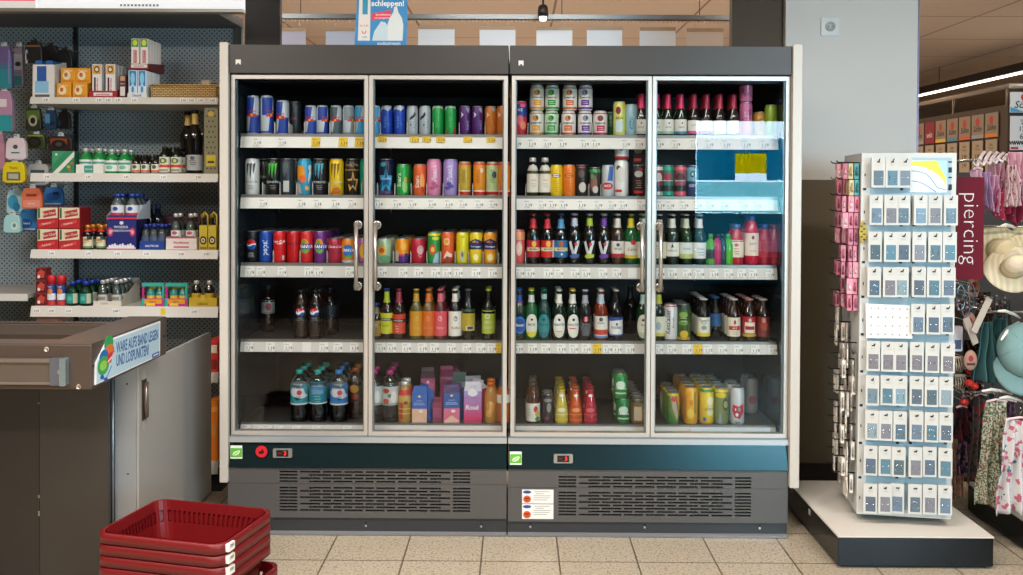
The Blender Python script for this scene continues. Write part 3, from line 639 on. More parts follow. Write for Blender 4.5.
it(2,447.7,C('sleek','#e8632a',(),[(oval(-.2,.7,.5,.11),'#f0d4a0'),(oval(-.2,.7,.38,.07),'#e8a02c'),([(-.7,.2),(-.1,.42),(.2,.35),(.8,.3),(.3,.1)],'#e8d0c8'),([(-.9,.05),(-.2,.25),(.7,.2),(1,.05)],'#9c3a20')]),'orange soda can with yellow badge','orange soda can',5)
it(2,462.3,C('sleek','#e2d420',(),[(rect(-.3,.3,.1,.42),'#b8b8a4'),(oval(0,.3,.18,.08),'#6a6a60'),(oval(0,.85,.3,.02),'#a8a020')]),'plain yellow soda can','plain yellow soda can',5)
SCH=lambda c,c2: [(rect(-1.4,1.4,.46,.68),'#232c62'),([(-1.4,.60),(-.2,.74),(1.4,.60),(1.4,.68),(0,.8),(-1.4,.68)],'#232c62'),T('Schweppes',0,.55,.0095,'#f0f0f0',bold=.02),(oval(0,.69,.2,.035),'#c8343a'),(oval(0,.22,.62,.15),c2),(oval(0,.22,.4,.1),'#f4eca8')]
it(2,475.9,C('sleek','#f0d224',(),SCH(0,'#e8c414')),'yellow lemon tonic can with navy band','yellow navy-band can',5)
it(2,490,C('sleek','#f2a126',(),SCH(0,'#f0be4a')),'orange tonic can with navy band','orange navy-band can',5)
it(2,518.4,C('med','#e8605c',[(.7,.93,'#f2a06a')],[(oval(.2,.45,.5,.2),'#f4c4b0'),V('Peach',.35,.5,.018,'#ffffff'),(oval(-.7,.3,.3,.15),'#b03a44')]),'coral pink tall can at the start of the beer row','coral can')
BL=dict(neck=(.72,.90,'#d02a30'))
def lab(bg,c2,words,tc='#f4ecd8',band=None):
    return [(oval(0,.40,.35,.06),c2),(rect(-1.3,1.3,.26,.33),band or '#e8d8b0'),T(words,0,.295,.009,tc,bold=.02)]
it(2,533.2,Bt('beer',BLK,label=(.14,.47,'#c2263a'),ldecs=lab(0,'#e8b83a','MIXERY','#1d2c22'),neck=(.70,.88,'#cf2a34'),cap='#b8203c'),'dark bottle with red label and red neck beside the coral can','red label bottle',2)
it(2,547.4,Bt('beer',BLK,label=(.14,.47,'#d0281e'),ldecs=lab(0,'#e8b83a','MIXERY','#1d4c32')+[(rect(.7,1.3,.14,.47),'#eee6d8')],neck=(.70,.88,'#cf2a34'),cap='#b8203c'),'dark bottle with red and white label beside the blue label bottle','red white label bottle',2)
it(2,561,Bt('beer',BLK,label=(.14,.47,'#2a6c9c'),ldecs=lab(0,'#b05a30','MIXERY','#28303a')+[(oval(.1,.2,.14,.02),'#f0f0f0')],neck=(.70,.88,'#4f96c8'),cap='#2a5c9a'),'dark bottle with blue label and blue neck','blue label bottle',2)
for px,c,nm in ((574.6,'#4a62a0','plain'),(589.7,'#b4c83a','lime'),(604,'#6a3a98','purple')):
    VV=[([(-.95,.44),(-.5,.46),(-.05,.25),(.35,.46),(.85,.47),(.75,.41),(.2,.18),(-.3,.18)],'#dcdcde'),(oval(.2,.40,.22,.035),'#d02c40'),([(-.8,.16),(-.2,.22),(.8,.2),(.7,.14),(-.4,.12)],c)]
    it(2,px,Bt('beer',mat('#101312',.1,0,.8),decs=VV,neck=(.75,.90,c if nm!='plain' else '#c4cce0'),cap='#c8ccd0'),'black bottle with large silver V and %s accents'%nm,'%s V bottle'%nm,2)
it(2,617.6,Bt('beer',mat('#3c2a1a',.1,0,.8),label=(.18,.46,'#ece6dc'),ldecs=[(rect(-1.4,1.4,.14,.2),'#a83038'),(oval(0,.39,.25,.035),'#3c3c40'),T('Wicküler'[:4],0,.31,.012,INK),(rect(-1.4,1.4,.18,.22),'#b83038')],neck=(.72,.90,'#e8e2d8'),cap='#d8d4cc'),'amber bottle with white and dark red label','white red label bottle',2)
it(2,631,Bt('beer',GRN,label=(.13,.45,'#f0ebdc'),ldecs=[T('Söhn',0,.3,.017,'#262a26',shear=.3),(rect(-1.4,1.4,.13,.19),'#e8c83a'),(oval(.2,.44,.4,.05),'#cc3038')],neck=(.72,.90,'#f0d83a'),cap='#e8c838'),'green bottle with cream label and yellow neck','yellow neck green bottle',2)
it(2,644,Bt('beer',GRN,label=(.13,.45,'#efe9da'),ldecs=[T('Söhn',0,.3,.017,'#262a26',shear=.3),(oval(.2,.44,.4,.05),'#cc3038')],neck=(.72,.90,'#c8d8d4'),cap='#e8e4da'),'green bottle with cream label behind the long handle','pale neck green bottle',2)
it(2,659.4,Bt('beer',glass('#a8b8a8',1.2,'pale_glass'),drink='#6f6d48',label=(.13,.45,'#e8dfc4'),ldecs=lines(0,.36,3,'#6a5c3a',.4,.05),neck=(.72,.88,'#d8cfb8'),cap='#d8d4cc'),'pale bottle with cream label behind the fourth door handle','cream pale bottle')
it(2,672.4,Bt('beer',glass('#b8c8c4',1.2,'pale_glass_b'),drink='#7c8074',label=(.17,.44,'#f2efe4'),ldecs=[(starp(0,.37,.25,.06,3),'#3c443c'),T('HIRSCH',0,.28,.009,INK)],neck=(.72,.90,'#e4e2d8'),cap='#d8d4cc'),'clear bottle with white tree label','white tree label bottle',2)
it(2,686,Bt('beer',glass('#a8c4b0',1.2,'pale_glass_c'),drink='#71846a',label=(.13,.44,'#e6ebe4'),ldecs=[(rect(-1.4,1.4,.13,.22),'#bcc878'),T('Radler',0,.32,.010,'#3c6a6c')],neck=(.72,.90,'#cfd8c0'),cap='#d8d4cc'),'clear bottle with white and light green label','white green label bottle',2)
it(2,699.5,Bt('beer',glass('#a8c4b8',1.2,'pale_glass_d'),drink='#6d7a70',label=(.13,.44,'#eaece8'),ldecs=[T('Natur',0,.32,.010,'#4c8a9c')]+lines(0,.24,2,'#8aa4a0',.5),neck=(.72,.90,'#e4e2dc'),cap='#d8d4cc'),'clear bottle with plain white label before the small coloured bottles','plain white label bottle',2)
for px,c,nm,n in ((710.5,'#5aa83a','green capped',1),(717,'#c02a68','magenta',1),(722.6,'#23454e','dark petrol',1),(728,'#54b52a','bright green',1)):
    it(2,px,Bt('flask',mat(c,.15),label=(.2,.5,'#2c3a38' if nm=='green capped' else c),cap=c if 'green' in nm else '#2a2a30',capk='screw'),'small %s shot bottle on the third shelf'%nm,'%s shot'%nm,1,name='shot_bottle',cat='bottle')
it(2,736.3,Bt('juice',mat('#b8202e',.15),label=(.2,.62,'#f0e2cc'),ldecs=[(oval(0,.5,.3,.04),'#d05a3a')]+lines(0,.4,3,'#c83c2c',.4,.06),cap='#5a78b8',capk='screw'),'red juice bottle with small cream label','cream label juice bottle',2)
it(2,751.4,Bt('pet',mat('#c2203a',.15),label=(.2,.66,'#f2dcc8'),ldecs=[(oval(0,.57,.2,.04),'#8a1c2c'),T('SAFT',0,.44,.010,'#6a1c24'),T('Aroma',0,.3,.008,'#a8383c')],cap='#3c5cb0',capk='screw'),'larger red juice bottle with wide cream label','wide label juice bottle',2)
for q,px in enumerate((764.5,774.5)):
    it(2,px,Bt('juice',mat('#a81c30',.15),label=(.2,.6,'#b82838'),ldecs=lines(0,.5,4,'#7a1424',.5,.06),cap='#3c5cb0' if q==0 else '#8a1c2c',capk='screw'),'deep red juice bottle '+('beside the wide label juice bottle' if q==0 else 'at the far end of its shelf'),'deep red juice bottle',2)
# ---- fourth shelf
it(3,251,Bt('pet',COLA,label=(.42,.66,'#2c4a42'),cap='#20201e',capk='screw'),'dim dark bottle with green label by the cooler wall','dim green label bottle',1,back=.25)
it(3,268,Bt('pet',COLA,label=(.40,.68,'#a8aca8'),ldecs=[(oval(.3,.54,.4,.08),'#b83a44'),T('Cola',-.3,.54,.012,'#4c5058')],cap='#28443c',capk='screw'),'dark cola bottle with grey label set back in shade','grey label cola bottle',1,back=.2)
PEP=[*globe(.56,.62,.085),T('MAX',0,.43,.008,'#a4a8ac'),T('ZERO SUGAR',0,.39,.005,'#a4a8ac')]
it(3,301,Bt('pet',COLA,label=(.36,.68,'#0c0c10'),ldecs=PEP,cap='#101014',capk='screw'),'black cola bottle with round globe badge, further from the door frame','globe badge cola bottle',4)
it(3,315.5,Bt('pet',COLA,label=(.36,.68,'#0c0c10'),ldecs=PEP,cap='#101014',capk='screw'),'black cola bottle with round globe badge, nearer the door frame','globe badge cola bottle',4)
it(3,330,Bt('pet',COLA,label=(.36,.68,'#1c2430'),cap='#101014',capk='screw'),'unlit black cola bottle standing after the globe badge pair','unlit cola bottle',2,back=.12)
it(3,376,Bt('gut',BRN,label=(.1,.52,'#a8802e'),ldecs=[(rect(-1.4,1.4,.38,.44),INK),T('Landbier',0,.41,.008,'#e8d8a8',bold=.02)]+lines(0,.3,3,'#5c4414',.4,.06),neck=(.7,.88,'#8a7a50'),cap='#3a5ab0'),'brown bottle with ochre label beside the door frame','ochre label bottle',1,up=.0)
it(3,386.7,Bt('beer',BRN,label=(.12,.52,'#d6d42c'),ldecs=[(rect(-1.4,1.4,.37,.42),INK),T('HENNINGER',0,.395,.007,'#e8e8d8',bold=.02),T('Radler',0,.28,.010,'#7c7c14')],neck=(.72,.93,'#b8c832'),cap='#2c5cb0'),'brown bottle with bright yellow label','bright yellow label bottle',1)
it(3,398.8,Bt('beer',BRN,label=(.12,.50,'#d24a34'),ldecs=[(rect(-1.4,1.4,.34,.40),'#2a1c1c'),T('HENNINGER',0,.37,.007,'#e8e0d8',bold=.02)]+lines(-.2,.26,3,'#f0b8a8',.3,.05),neck=(.72,.93,'#9a3a4c'),cap='#8a2a3a'),'brown bottle with brick red label','brick red label bottle',1)
for px,g,c,c2,tx,nc,nm,n in ((416.2,'#5a5420','#d29422','#e8b44c','Mango','#c89a2c','golden',1),(428.5,'#6a4a14','#d86a1e','#f09a5a','Orange','#d8742a','orange',2),(440.4,'#5a1c20','#e0555e','#f4c8c4','Berry','#e06a78','pink',3),(455,'#141012','#efe9dc','#3c3836','Kaffee','#e6e0d6','white',3)):
    it(3,px,Bt('beer',mat(g,.12,0,.7),label=(.08,.56,c),ldecs=[(oval(0,.42,.28,.05),c2),(oval(0,.42,.2,.035),c),(oval(.05,.43,.08,.02),c2),T(tx,0,.24,.012,c2,shear=.2)],neck=(.74,.9,nc),cap=nc),'slim lemonade bottle with %s label'%nm,'%s label lemonade'%nm,n)
it(3,468.3,Bt('beer',BLK,label=(.18,.60,'#b8a02a'),ldecs=[(rect(-.3,.9,.2,.28),'#e8e0c0'),(rect(-.1,.8,.21,.27),INK),(rect(-1.4,1.4,.55,.60),'#2c4a2a')],cap='#6a6c70'),'black bottle turned to its back label','back label bottle',1)
it(3,488.4,Bt('beer',BLK,label=(.13,.58,'#b4c43a'),ldecs=[(oval(-.1,.47,.4,.05),'#e8ecd0'),(oval(-.1,.47,.26,.03),'#b4c43a'),T('BIO',.0,.35,.016,'#e8ecd0'),T('ZISCH',0,.25,.013,'#e8ecd0')],cap='#b8cc3a',capk='crown'),'black bottle with wide lime green label and lime cap','lime label bottle',3)
it(3,519.4,Bt('beer',DKG,decs=[(oval(.1,.3,1.0,.17),'#2a7cd0'),(oval(.1,.3,.8,.13),'#1c4c9a'),T('Jever',.1,.3,.015,'#f0f4f8',shear=.2,bold=.02),(oval(.4,.74,.4,.02),'#c82a34')],neck=(.72,.88,'#1e4f98'),cap='#2c5ca8'),'green bottle with round blue label at the start of the fourth shelf','round blue label bottle',2)
OV=lambda c,c2,w,tc=INK: [(oval(0,.29,1.0,.23,22),c)]+[(oval(0,.41,.2,.025),tc),T(w,0,.31,.011,tc,bold=.01)]+[([(-.85,.17),(.85,.17),(.55,.09),(0,.065),(-.55,.09)],c2)]
it(3,531.2,Bt('beer',GRN,decs=OV('#eeebdc','#e8d838','BECKS'[:4]),neck=(.74,.88,'#e6e4d8'),cap='#d8d238'),'green bottle with white oval label yellow below','yellow-foot oval bottle',2)
it(3,544,Bt('beer',mat('#0c3c38',.1,0,.7),decs=OV('#2f8a8e','#2a7478','BRAND','#12323a'),neck=(.80,.9,'#9cc0bc'),cap='#1c7a5a'),'dark green bottle with teal oval label','teal oval bottle',2)
it(3,559,Bt('beer',DKG,decs=OV('#f0ece2','#e8e4d0','WARSTEIN')+[(rect(-.5,.5,.17,.19),'#c8b068')],neck=(.72,.9,'#ece8dc'),cap='#d8d2c4'),'green bottle with white oval label and gold line','gold-line oval bottle',3)
it(3,572.6,Bt('beer',DKG,decs=OV('#f0ece2','#ece8dc','WARSTEIN')+[(rect(-.6,.3,.23,.25),'#c83034')],neck=(.72,.9,'#ece8dc'),cap='#dcc048'),'green bottle with white oval label and red line','red-line oval bottle',2)
it(3,585,Bt('beer',mat('#1c1a1c',.1,0,.7),decs=[(oval(0,.42,.35,.06),'#b4283a'),T('S',0,.42,.02,'#f0d0d4',bold=.03),T('Spaten',0,.33,.011,'#a8a8b0'),([(-.9,.30),(.9,.30),(.5,.1),(-.5,.1)],'#5a5a60')],neck=(.72,.88,'#a8a8b0'),cap='#c8c8c4'),'dark bottle with silver shield and round red emblem','silver shield bottle',1)
it(3,601,Bt('beer',mat('#7a2c12',.12,0,.7),label=(.08,.48,'#e9e4d8'),ldecs=[(oval(0,.42,.3,.04),'#4c5458'),T('Hefe',0,.35,.012,INK),(rect(-1.4,1.4,.12,.22),'#c84030'),(rect(-1.4,1.4,.06,.10),'#5c96c0')],neck=(.72,.9,'#b8c8d4'),cap='#e0dcd0'),'amber wheat beer bottle with white and red label','wheat beer bottle',2)
it(3,616,Bt('beer',BLK,label=(.10,.46,'#ecebe6'),ldecs=[([(-1.4,.46),(1.4,.46),(1.4,.42),(-1.4,.38)],'#2c4c9a'),(oval(.1,.33,.15,.03),INK),T('DUCKEL',0,.26,.010,'#2c3c6a',bold=.02),(rect(-1.4,1.4,.1,.13),'#2c4c9a')],cap='#cfccc4'),'black bottle with white label and blue top edge','blue-edge label bottle',3)
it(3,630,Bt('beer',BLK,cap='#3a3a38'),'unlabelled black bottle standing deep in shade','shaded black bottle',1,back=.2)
it(3,643,Bt('beer',mat('#123c1c',.1,0,.7),decs=OV('#eae8d6','#c8d0b0','Pils'),neck=(.72,.9,'#b8d0c4'),cap='#3c8a5c'),'green bottle with white oval label against the door frame','door-frame oval bottle',1)
it(3,658.5,Bt('beer',DKG,decs=[],label=(.1,.48,'#e8e6cc'),ldecs=[(oval(0,.3,.4,.08),'#a8b8c8'),(rect(-1.4,1.4,.1,.16),'#e0d050')],neck=(.72,.9,'#c8cc50'),cap='#d4d050'),'green bottle with pale label and yellow-green neck at the fourth door','pale label green bottle',1)
it(3,670.2,C('tall','#e6e6e2',[(.93,.96,'#c03038')],[V('Kesslader',-.35,.52,.022,INK,bold=.01),V('Bier mild',.35,.5,.010,'#b82c34'),(rect(-1,1,.03,.06),'#a85a7c')]),'tall white can with upright black lettering','white beer can',1,)
it(3,683.5,C('tall','#3c5a2a',[(.88,.95,'#2a3c44')],[(oval(0,.72,.6,.08),'#8ab04a'),(oval(0,.5,.7,.07),'#6a9440'),(oval(.1,.2,.6,.1),'#d8b22c'),(rect(-1,1,.04,.12),'#c8a028')]+lines(0,.62,2,'#d8e0b8',.5,.08)),'dark green can with yellow foot','yellow-foot green can',3)
it(3,703.3,Bt('stubby',BLK,label=(.12,.56,'#efecd8'),ldecs=[(oval(0,.44,.5,.06),'#c8ccc0'),T('Franken',0,.49,.010,INK),(rect(-1.4,1.4,.12,.20),'#e2cc3a'),(oval(0,.32,.4,.05),'#8aa08c')],cap='#dcdcd4'),'stubby black bottle with cream and yellow label','cream yellow stubby',5)
it(3,715,Bt('stubby',BLK,label=(.3,.6,'#2a5a8a'),cap='#3a7ab0'),'black bottle with blue cap set back','blue cap bottle',2,back=.07)
it(3,733.5,Bt('stubby',BRN,label=(.12,.56,'#ece4cc'),ldecs=[(oval(0,.45,.18,.05),'#b8283c'),(rect(-.9,.9,.27,.36),'#c02c38'),T('ROT',0,.31,.008,'#f4e8d8',bold=.02)]+lines(0,.22,2,'#9a8a58',.4,.05),cap='#d8d4cc'),'stubby brown bottle with cream label and red heart','heart label stubby',4)
it(3,749,Bt('stubby',BRN,label=(.12,.58,'#b8283a'),ldecs=[(rect(-.8,.8,.2,.45),'#ece0c8'),(rect(-.7,.7,.28,.36),'#a82030'),(rect(-1.4,1.4,.12,.18),'#c8a83c'),(oval(0,.5,.2,.04),'#e8d4c0')],cap='#d89a94'),'stubby brown bottle with red framed label','red framed stubby',4)
it(3,763,Bt('stubby',BRN,label=(.12,.58,'#7a2a24'),ldecs=[(oval(0,.36,.6,.1),'#a84434'),(oval(-.1,.5,.3,.06),'#d88a78')],cap='#d8d4cc'),'stubby brown bottle with dull red label at the shelf end','dull red stubby',3)
# ---- deck
def wat(px,c,c2,cap,desc,short,n,back=0):
    it(4,px,Bt('water',WATER,label=(.36,.74,'#d4dadd'),ldecs=[([(-1.5,.36),(1.5,.36),(1.5,.5),(.5,.46),(0,.42),(-.6,.5),(-1.5,.6)],c),([(-1.5,.74),(-.5,.74),(-.9,.6),(-1.5,.56)],c),([(1.5,.74),(.5,.74),(.9,.55),(1.5,.5)],c),T('VITREX',-.1,.68,.015,'#1c3c6a',bold=.02),(oval(.2,.58,.28,.05),'#c83c4c'),(rect(-1.5,1.5,.34,.37),'#dfe6ea'),T('vital',.1,.50,.010,c2)],cap=cap,capk='screw',decs=()),desc,short,n,back=back)
wat(299.5,'#3a929c','#1f5f7a','#35b8a8','large water bottle with teal and white label and mint cap, nearest the cooler wall','mint cap water bottle',3)
it(4,318,Bt('water',WATER,label=(.36,.78,'#2e828e'),ldecs=[(rect(-.7,.7,.55,.72),'#6c9cc0'),T('VITREX',0,.66,.014,'#20446a',bold=.02)]+lines(0,.5,3,'#7cc0c4',.4,.05)+[(rect(-1.5,1.5,.36,.38),'#dfe6ea')],cap='#30b4ac',capk='screw'),'large water bottle turned to its teal back label','teal back label bottle',3)
wat(339,'#3c7cbc','#285a9a','#3a90e0','large water bottle with blue and white label and blue cap','blue cap water bottle',3)
it(4,355.5,Bt('water',COLA,label=(.36,.74,'#281a10'),ldecs=[(oval(0,.6,.5,.08),'#b8862c'),(oval(.1,.45,.4,.06),'#8a2c1c')],cap='#e07a2a',capk='screw'),'dark bottle with gold print and orange cap','orange cap dark bottle',2,back=.06)
for q,px in enumerate((374,390)):
    it(4,px,Bt('water',WATER,label=(.34,.70,'#c9ccc8'),ldecs=[(oval(-.5,.62,.4,.05),'#b84a3a'),(oval(-.5,.42,.35,.05),'#c85a4a'),(oval(.4,.5,.35,.12),'#e8e8e4'),(oval(-.1,.53,.2,.04),'#5a7a4a')],cap='#d83a8c',capk='screw'),'clear bottle with berry print and pink cap '+('half behind the door frame' if q==0 else 'next to the golden drink'),'pink cap bottle',3 if q else 2)
it(4,405,Bt('juice',mat('#b88a3c',.15),label=(.5,.66,'#c8a050'),decs=[(rect(-.7,-.3,.1,.5),'#c03a34'),(rect(-1.2,1.2,.22,.24),'#e0bc70'),(rect(-1.2,1.2,.34,.36),'#e0bc70'),(oval(.1,.5,.3,.04),'#7c3020')],neck=(.68,.80,'#c4282c'),cap='#ece8e0',capk='screw'),'golden whey drink bottle with red collar and white cap','golden drink bottle',2)
it(4,491,Bt('juice',mat('#c08a4a',.12),decs=[(oval(0,.42,.6,.14),'#e0962c'),(oval(-.2,.25,.45,.1),'#e8a83c'),V('Orange',.0,.4,.013,'#f4e8c8',bold=.02)],cap='#ef7a1e',capk='screw'),'orange juice bottle with orange cap','orange juice bottle',2)
it(4,503,Bt('juice',mat('#b8642c',.12),label=(.5,.7,'#e6e0d0'),cap='#3a5ab0',capk='screw'),'amber juice bottle with blue cap by the second door edge','blue cap juice bottle',2)
it(4,533,Bt('juice',mat('#4a2414',.1,0,.7),label=(.06,.50,'#ece8d8'),ldecs=[(oval(.5,.36,.3,.08),'#d0342c'),(oval(.7,.25,.3,.08),'#e0b030'),(oval(.8,.12,.4,.06),'#4a8a3a')]+lines(-.5,.35,3,'#a8b4a0',.4,.07),cap='#5a4a40',capk='screw'),'brown iced tea bottle with fruit label','iced tea bottle',3)
it(4,547.5,C('slim','#3a2c32',(),[(oval(0,.8,.8,.06),'#8a8c84'),(oval(.2,.55,.4,.16),'#8c9084'),(oval(-.2,.2,.4,.05),'#7a2c54')]),'dusky dark purple can next to the iced tea','dusky purple can',2)
for px,c,c2,c3,nm in ((561.5,'#cdbb58','#e6dfae','#dcbc28','yellow'),(575.5,'#c8541c','#e8935a','#d8602c','orange'),(590.3,'#b42638','#d8606c','#c02c44','red')):
    it(4,px,Bt('cone',mat(c,.12,0,.7),decs=[(oval(0,.8,.6,.04),'#f0ece4'),(oval(0,.58,.5,.06),c3),(rect(-1.1,1.1,.26,.28),c2),(rect(-1.1,1.1,.08,.15),c3),(oval(0,.4,.7,.06),c2)],cap=c3),'%s cone-shaped soda bottle'%nm,'%s cone bottle'%nm,5)
GC=[(oval(0,.55,.7,.16),'#d4e8d4'),T('Carlsberg',0,.42,.012,'#f0f4ec',shear=.3,bold=.02),(rect(-.8,.8,.2,.26),'#bcd8bc')]
it(4,623,C('std','#1c7a3c',(),GC),'green beer can, bottom one of its stack','bottom green beer can',3)
it(4,620.5,C('std','#1f8a40',(),GC),'green beer can, top one of its stack','top green beer can',2,up=1)
it(4,638,C('std','#8a6a44',[(.84,.94,'#3a4a40')],[(rect(-.6,.5,.15,.7),'#d8cab0'),(oval(.8,.4,.3,.2),'#b87a3a')]),'can with tan label beside the stacked green cans','tan label can',6)
it(4,672.8,C('sleek','#6a8a3a',[(.9,.96,'#e8c628')],[([(-.5,.9),(.2,.9),(.9,.3),(.6,.1),(-.1,.5)],'#b8aa94'),(oval(.1,.8,.5,.08),'#d04a30'),([(-1.3,.05),(-1.3,.45),(-.2,.3),(.3,.05)],'#3c7a34'),([(.5,.9),(1.3,.9),(1.3,.2),(1,.4)],'#e89a2c')]),'green can with fruit picture and yellow rim','green fruit picture can',4)
it(4,690.4,C('tall','#ecac1e',(),[(rect(-.9,-.6,.15,.8),'#c87814'),(rect(.5,.9,.3,.9),'#8a8a3a'),(oval(0,.3,.5,.14),'#f2c84a'),(oval(.1,.6,.25,.08),'#e07a1c')],),'amber mango beer mix can','amber mango can',5)
it(4,706.5,C('tall','#eccb1e',[(.88,.95,'#2c8a3c')],[(oval(.3,.64,.45,.12),'#f2ecc4'),(oval(.3,.38,.5,.14),'#e8e2a8'),T('LEMON',.25,.42,.012,INK),(oval(-.5,.15,.25,.06),'#4a6a8a'),(rect(-1.3,1.3,.02,.07),'#d8921c')]),'yellow lemon beer mix can with green rim','lemon mix can',5)
it(4,721,C('tall','#7c8a4a',[(.88,.95,'#e8c81e')],[(oval(.5,.55,.5,.16),'#3c4228'),(oval(.5,.55,.35,.1),'#a8ac6a'),([(-.6,.02),(-.3,.4),(0,.02)],'#9aa0a8'),(oval(-.2,.8,.8,.07),'#e8cc2a')]),'olive green beer mix can with yellow rim','olive mix can',5)
it(4,737,C('tall','#cfd0ce',(),[([(-.7,.55),(.1,.5),(.8,.58),(.9,.35),(.3,.16),(-.4,.2),(-.8,.38)],'#c4202c'),(oval(-.1,.28,.2,.05),'#e8e4e0'),(oval(.2,.42,.2,.06),'#8c98a8'),(oval(-.3,.42,.1,.03),'#f0e8e4'),T('V+',0,.06,.014,INK,bold=.03)]),'silver can with red splash','silver red splash can',3)
it(4,751,C('tall','#b8b6b2',(),[(oval(0,.4,.5,.12),'#b04a4c')]),'grey can at the back beside the silver splash can','rear grey can',2,back=.20)
it(4,766,C('big','#a8aeae',(),[]),'pale grey can in the rear corner of the deck','corner grey can',1,back=.36)

def carton_mesh(w, d, h, c, pats, texts=(), screw=None, roof=None):
    m = MB(); y1 = h * .80; bm_ = mat(c, .45)
    m.box(-w/2, w/2, 0, d, 0, y1, bm_)
    rf_ = mat(roof or c, .45)
    vs = [(-w/2, 0, y1), (w/2, 0, y1), (w/2, d, y1), (-w/2, d, y1), (-w/2 + .004, d/2, h*.93), (w/2 - .004, d/2, h*.93)]
    m.add(vs, [(0,1,5,4), (2,3,4,5), (1,2,5), (3,0,4)], rf_)
    m.box(-w/2 + .004, w/2 - .004, d/2 - .002, d/2 + .002, h*.925, h, rf_)
    y = -.0005
    for p in pats:
        y -= .0003
        if p[0] == 'o': m.add([((a-.5)*w, y, b*h) for a, b in oval(*p[1:5])], [tuple(range(18))], mat(p[5], .45))
        elif p[0] == 'p': m.add([((a-.5)*w, y, b*h) for a, b in p[1]], [tuple(range(len(p[1])))], mat(p[2], .45))
        else: u0,u1,v0,v1,cc = p; m.add([((u0-.5)*w, y, v0*h), ((u1-.5)*w, y, v0*h), ((u1-.5)*w, y, v1*h), ((u0-.5)*w, y, v1*h)], [(0,1,2,3)], mat(cc, .45))
    for t in texts: y -= .0003; m.text(t[0], (t[1]-.5)*w, t[2]*h, t[3], t[4], y, bold=.02, shear=.2)
    out = [('carton_body', m.mesh('carton_body'), [])]
    if screw: q = MB(); q.lathe([(.013, 0), (.013, .008), (.001, .009)], mat(screw, .4), 18, T=Matrix.Translation((0, d*.22, h*.84)) @ Matrix.Rotation(math.radians(30), 4, 'X')); out.append(('cap', q.mesh('cap'), []))
    return out
def K(w, d, h, c, pats, **k): return ('K', w, d, h, c, pats, k)
def kit(px, spec, desc, short, n=1, back=0.): it(4, px, spec, desc, short, n, cat='carton', back=back, name='juice_carton')
BLU = lambda lo: [(0,1,.0,.40,lo),('o',.5,.62,.25,.012,'#8fa8dc'),(.12,.88,.50,.53,'#8fa8dc'),(.12,.80,.55,.57,'#8fa8dc'),('o',.5,.74,.09,.03,'#e8d88a'),('p',[(.05,.08),(.5,.22),(.95,.08),(.95,.03),(.05,.03)],'#f0c0a8'),('o',.6,.33,.14,.04,'#f2e6d8')]
kit(420, K(.068,.05,.165,'#3c68b4',BLU('#e8b898')), 'blue tea carton with peach coloured lower half', 'blue peach carton', 2)
kit(452, K(.072,.05,.172,'#34599e',BLU('#e0708e'),roof='#5a4a78'), 'blue tea carton with pink lower half', 'blue pink carton', 2)
kit(428.5, K(.066,.06,.225,'#a84a70',[(.1,.9,.3,.7,'#b85a80'),('o',.5,.72,.1,.03,'#e8c8d0')],roof='#6c5058'), 'tall dark pink carton standing behind the blue and peach carton', 'dark pink carton', 1, .12)
kit(447.5, K(.066,.06,.225,'#a03c68',[('p',[(.0,.78),(1,.70),(1,.78)],'#c87898')],roof='#a03c68'), 'tall magenta carton deep between the two blue cartons', 'magenta carton', 2, .16)
kit(438, K(.045,.05,.110,'#8e3a58',[(.1,.9,.2,.6,'#a84c6c')]), 'low plum carton between the two blue cartons', 'low plum carton', 1, .02)
kit(459, K(.07,.06,.20,'#6f8a88',[(.1,.9,.2,.8,'#7c9694')]), 'grey-green carton behind the blue and pink carton', 'grey-green carton', 1, .14)
GRD = [(0,1,.62+.03*k,.65+.03*k,c) for k,c in enumerate(('#b684be','#b28ac2','#ae90c8','#aa96cc','#a89ad0','#a89cd2'))] + [(0,1,.1+.065*k,.165+.065*k,c) for k,c in enumerate(('#d83c6c','#d44678','#cc5088','#c65c94','#c068a0','#bc74ac','#b87cb6','#b684bc'))]
kit(473, K(.080,.06,.185,'#cc3c68',GRD+[('o',.5,.76,.28,.09,'#eceaf0')],texts=[('Rosé',.45,.40,.030,'#f4eef4')],roof='#d8d4de',screw='#e4e0e4'), 'lilac to pink graded carton with white roof', 'graded carton', 3)
def UNIQ(d):
    # files that share a short name are told apart by their neighbour in the row
    k = (d['row'], d['short'])
    same = [q for q in ITEMS if (q['row'], q['short']) == k]
    if len(same) < 2: return ''
    row = sorted([q for q in ITEMS if q['row'] == d['row']], key=lambda q: q['px']); j = row.index(d)
    for step in (-1, 1):
        if 0 <= j + step < len(row) and row[j + step]['short'] != d['short']: return ' beside the ' + row[j + step]['short']
    return ' in the middle with ' + str(d['desc'].split()[-4:][0])
def real(spec):
    if spec[0] == 'K':
        _, w_, d_, h_, c_, pats_, kw = spec
        return carton_mesh(w_, d_, h_, c_, pats_, **kw), d_ / 2, h_
    if spec[0] == 'C':
        _, k, base, bands, decs, kw = spec
        return can_mesh(k, base, bands, list(decs), **kw), CAN[k][0], CAN[k][1]
    _, k, g, kw = spec
    kw = dict(kw)
    return bottle_mesh(k, g, **kw), BOT[k][0], BOT[k][1]
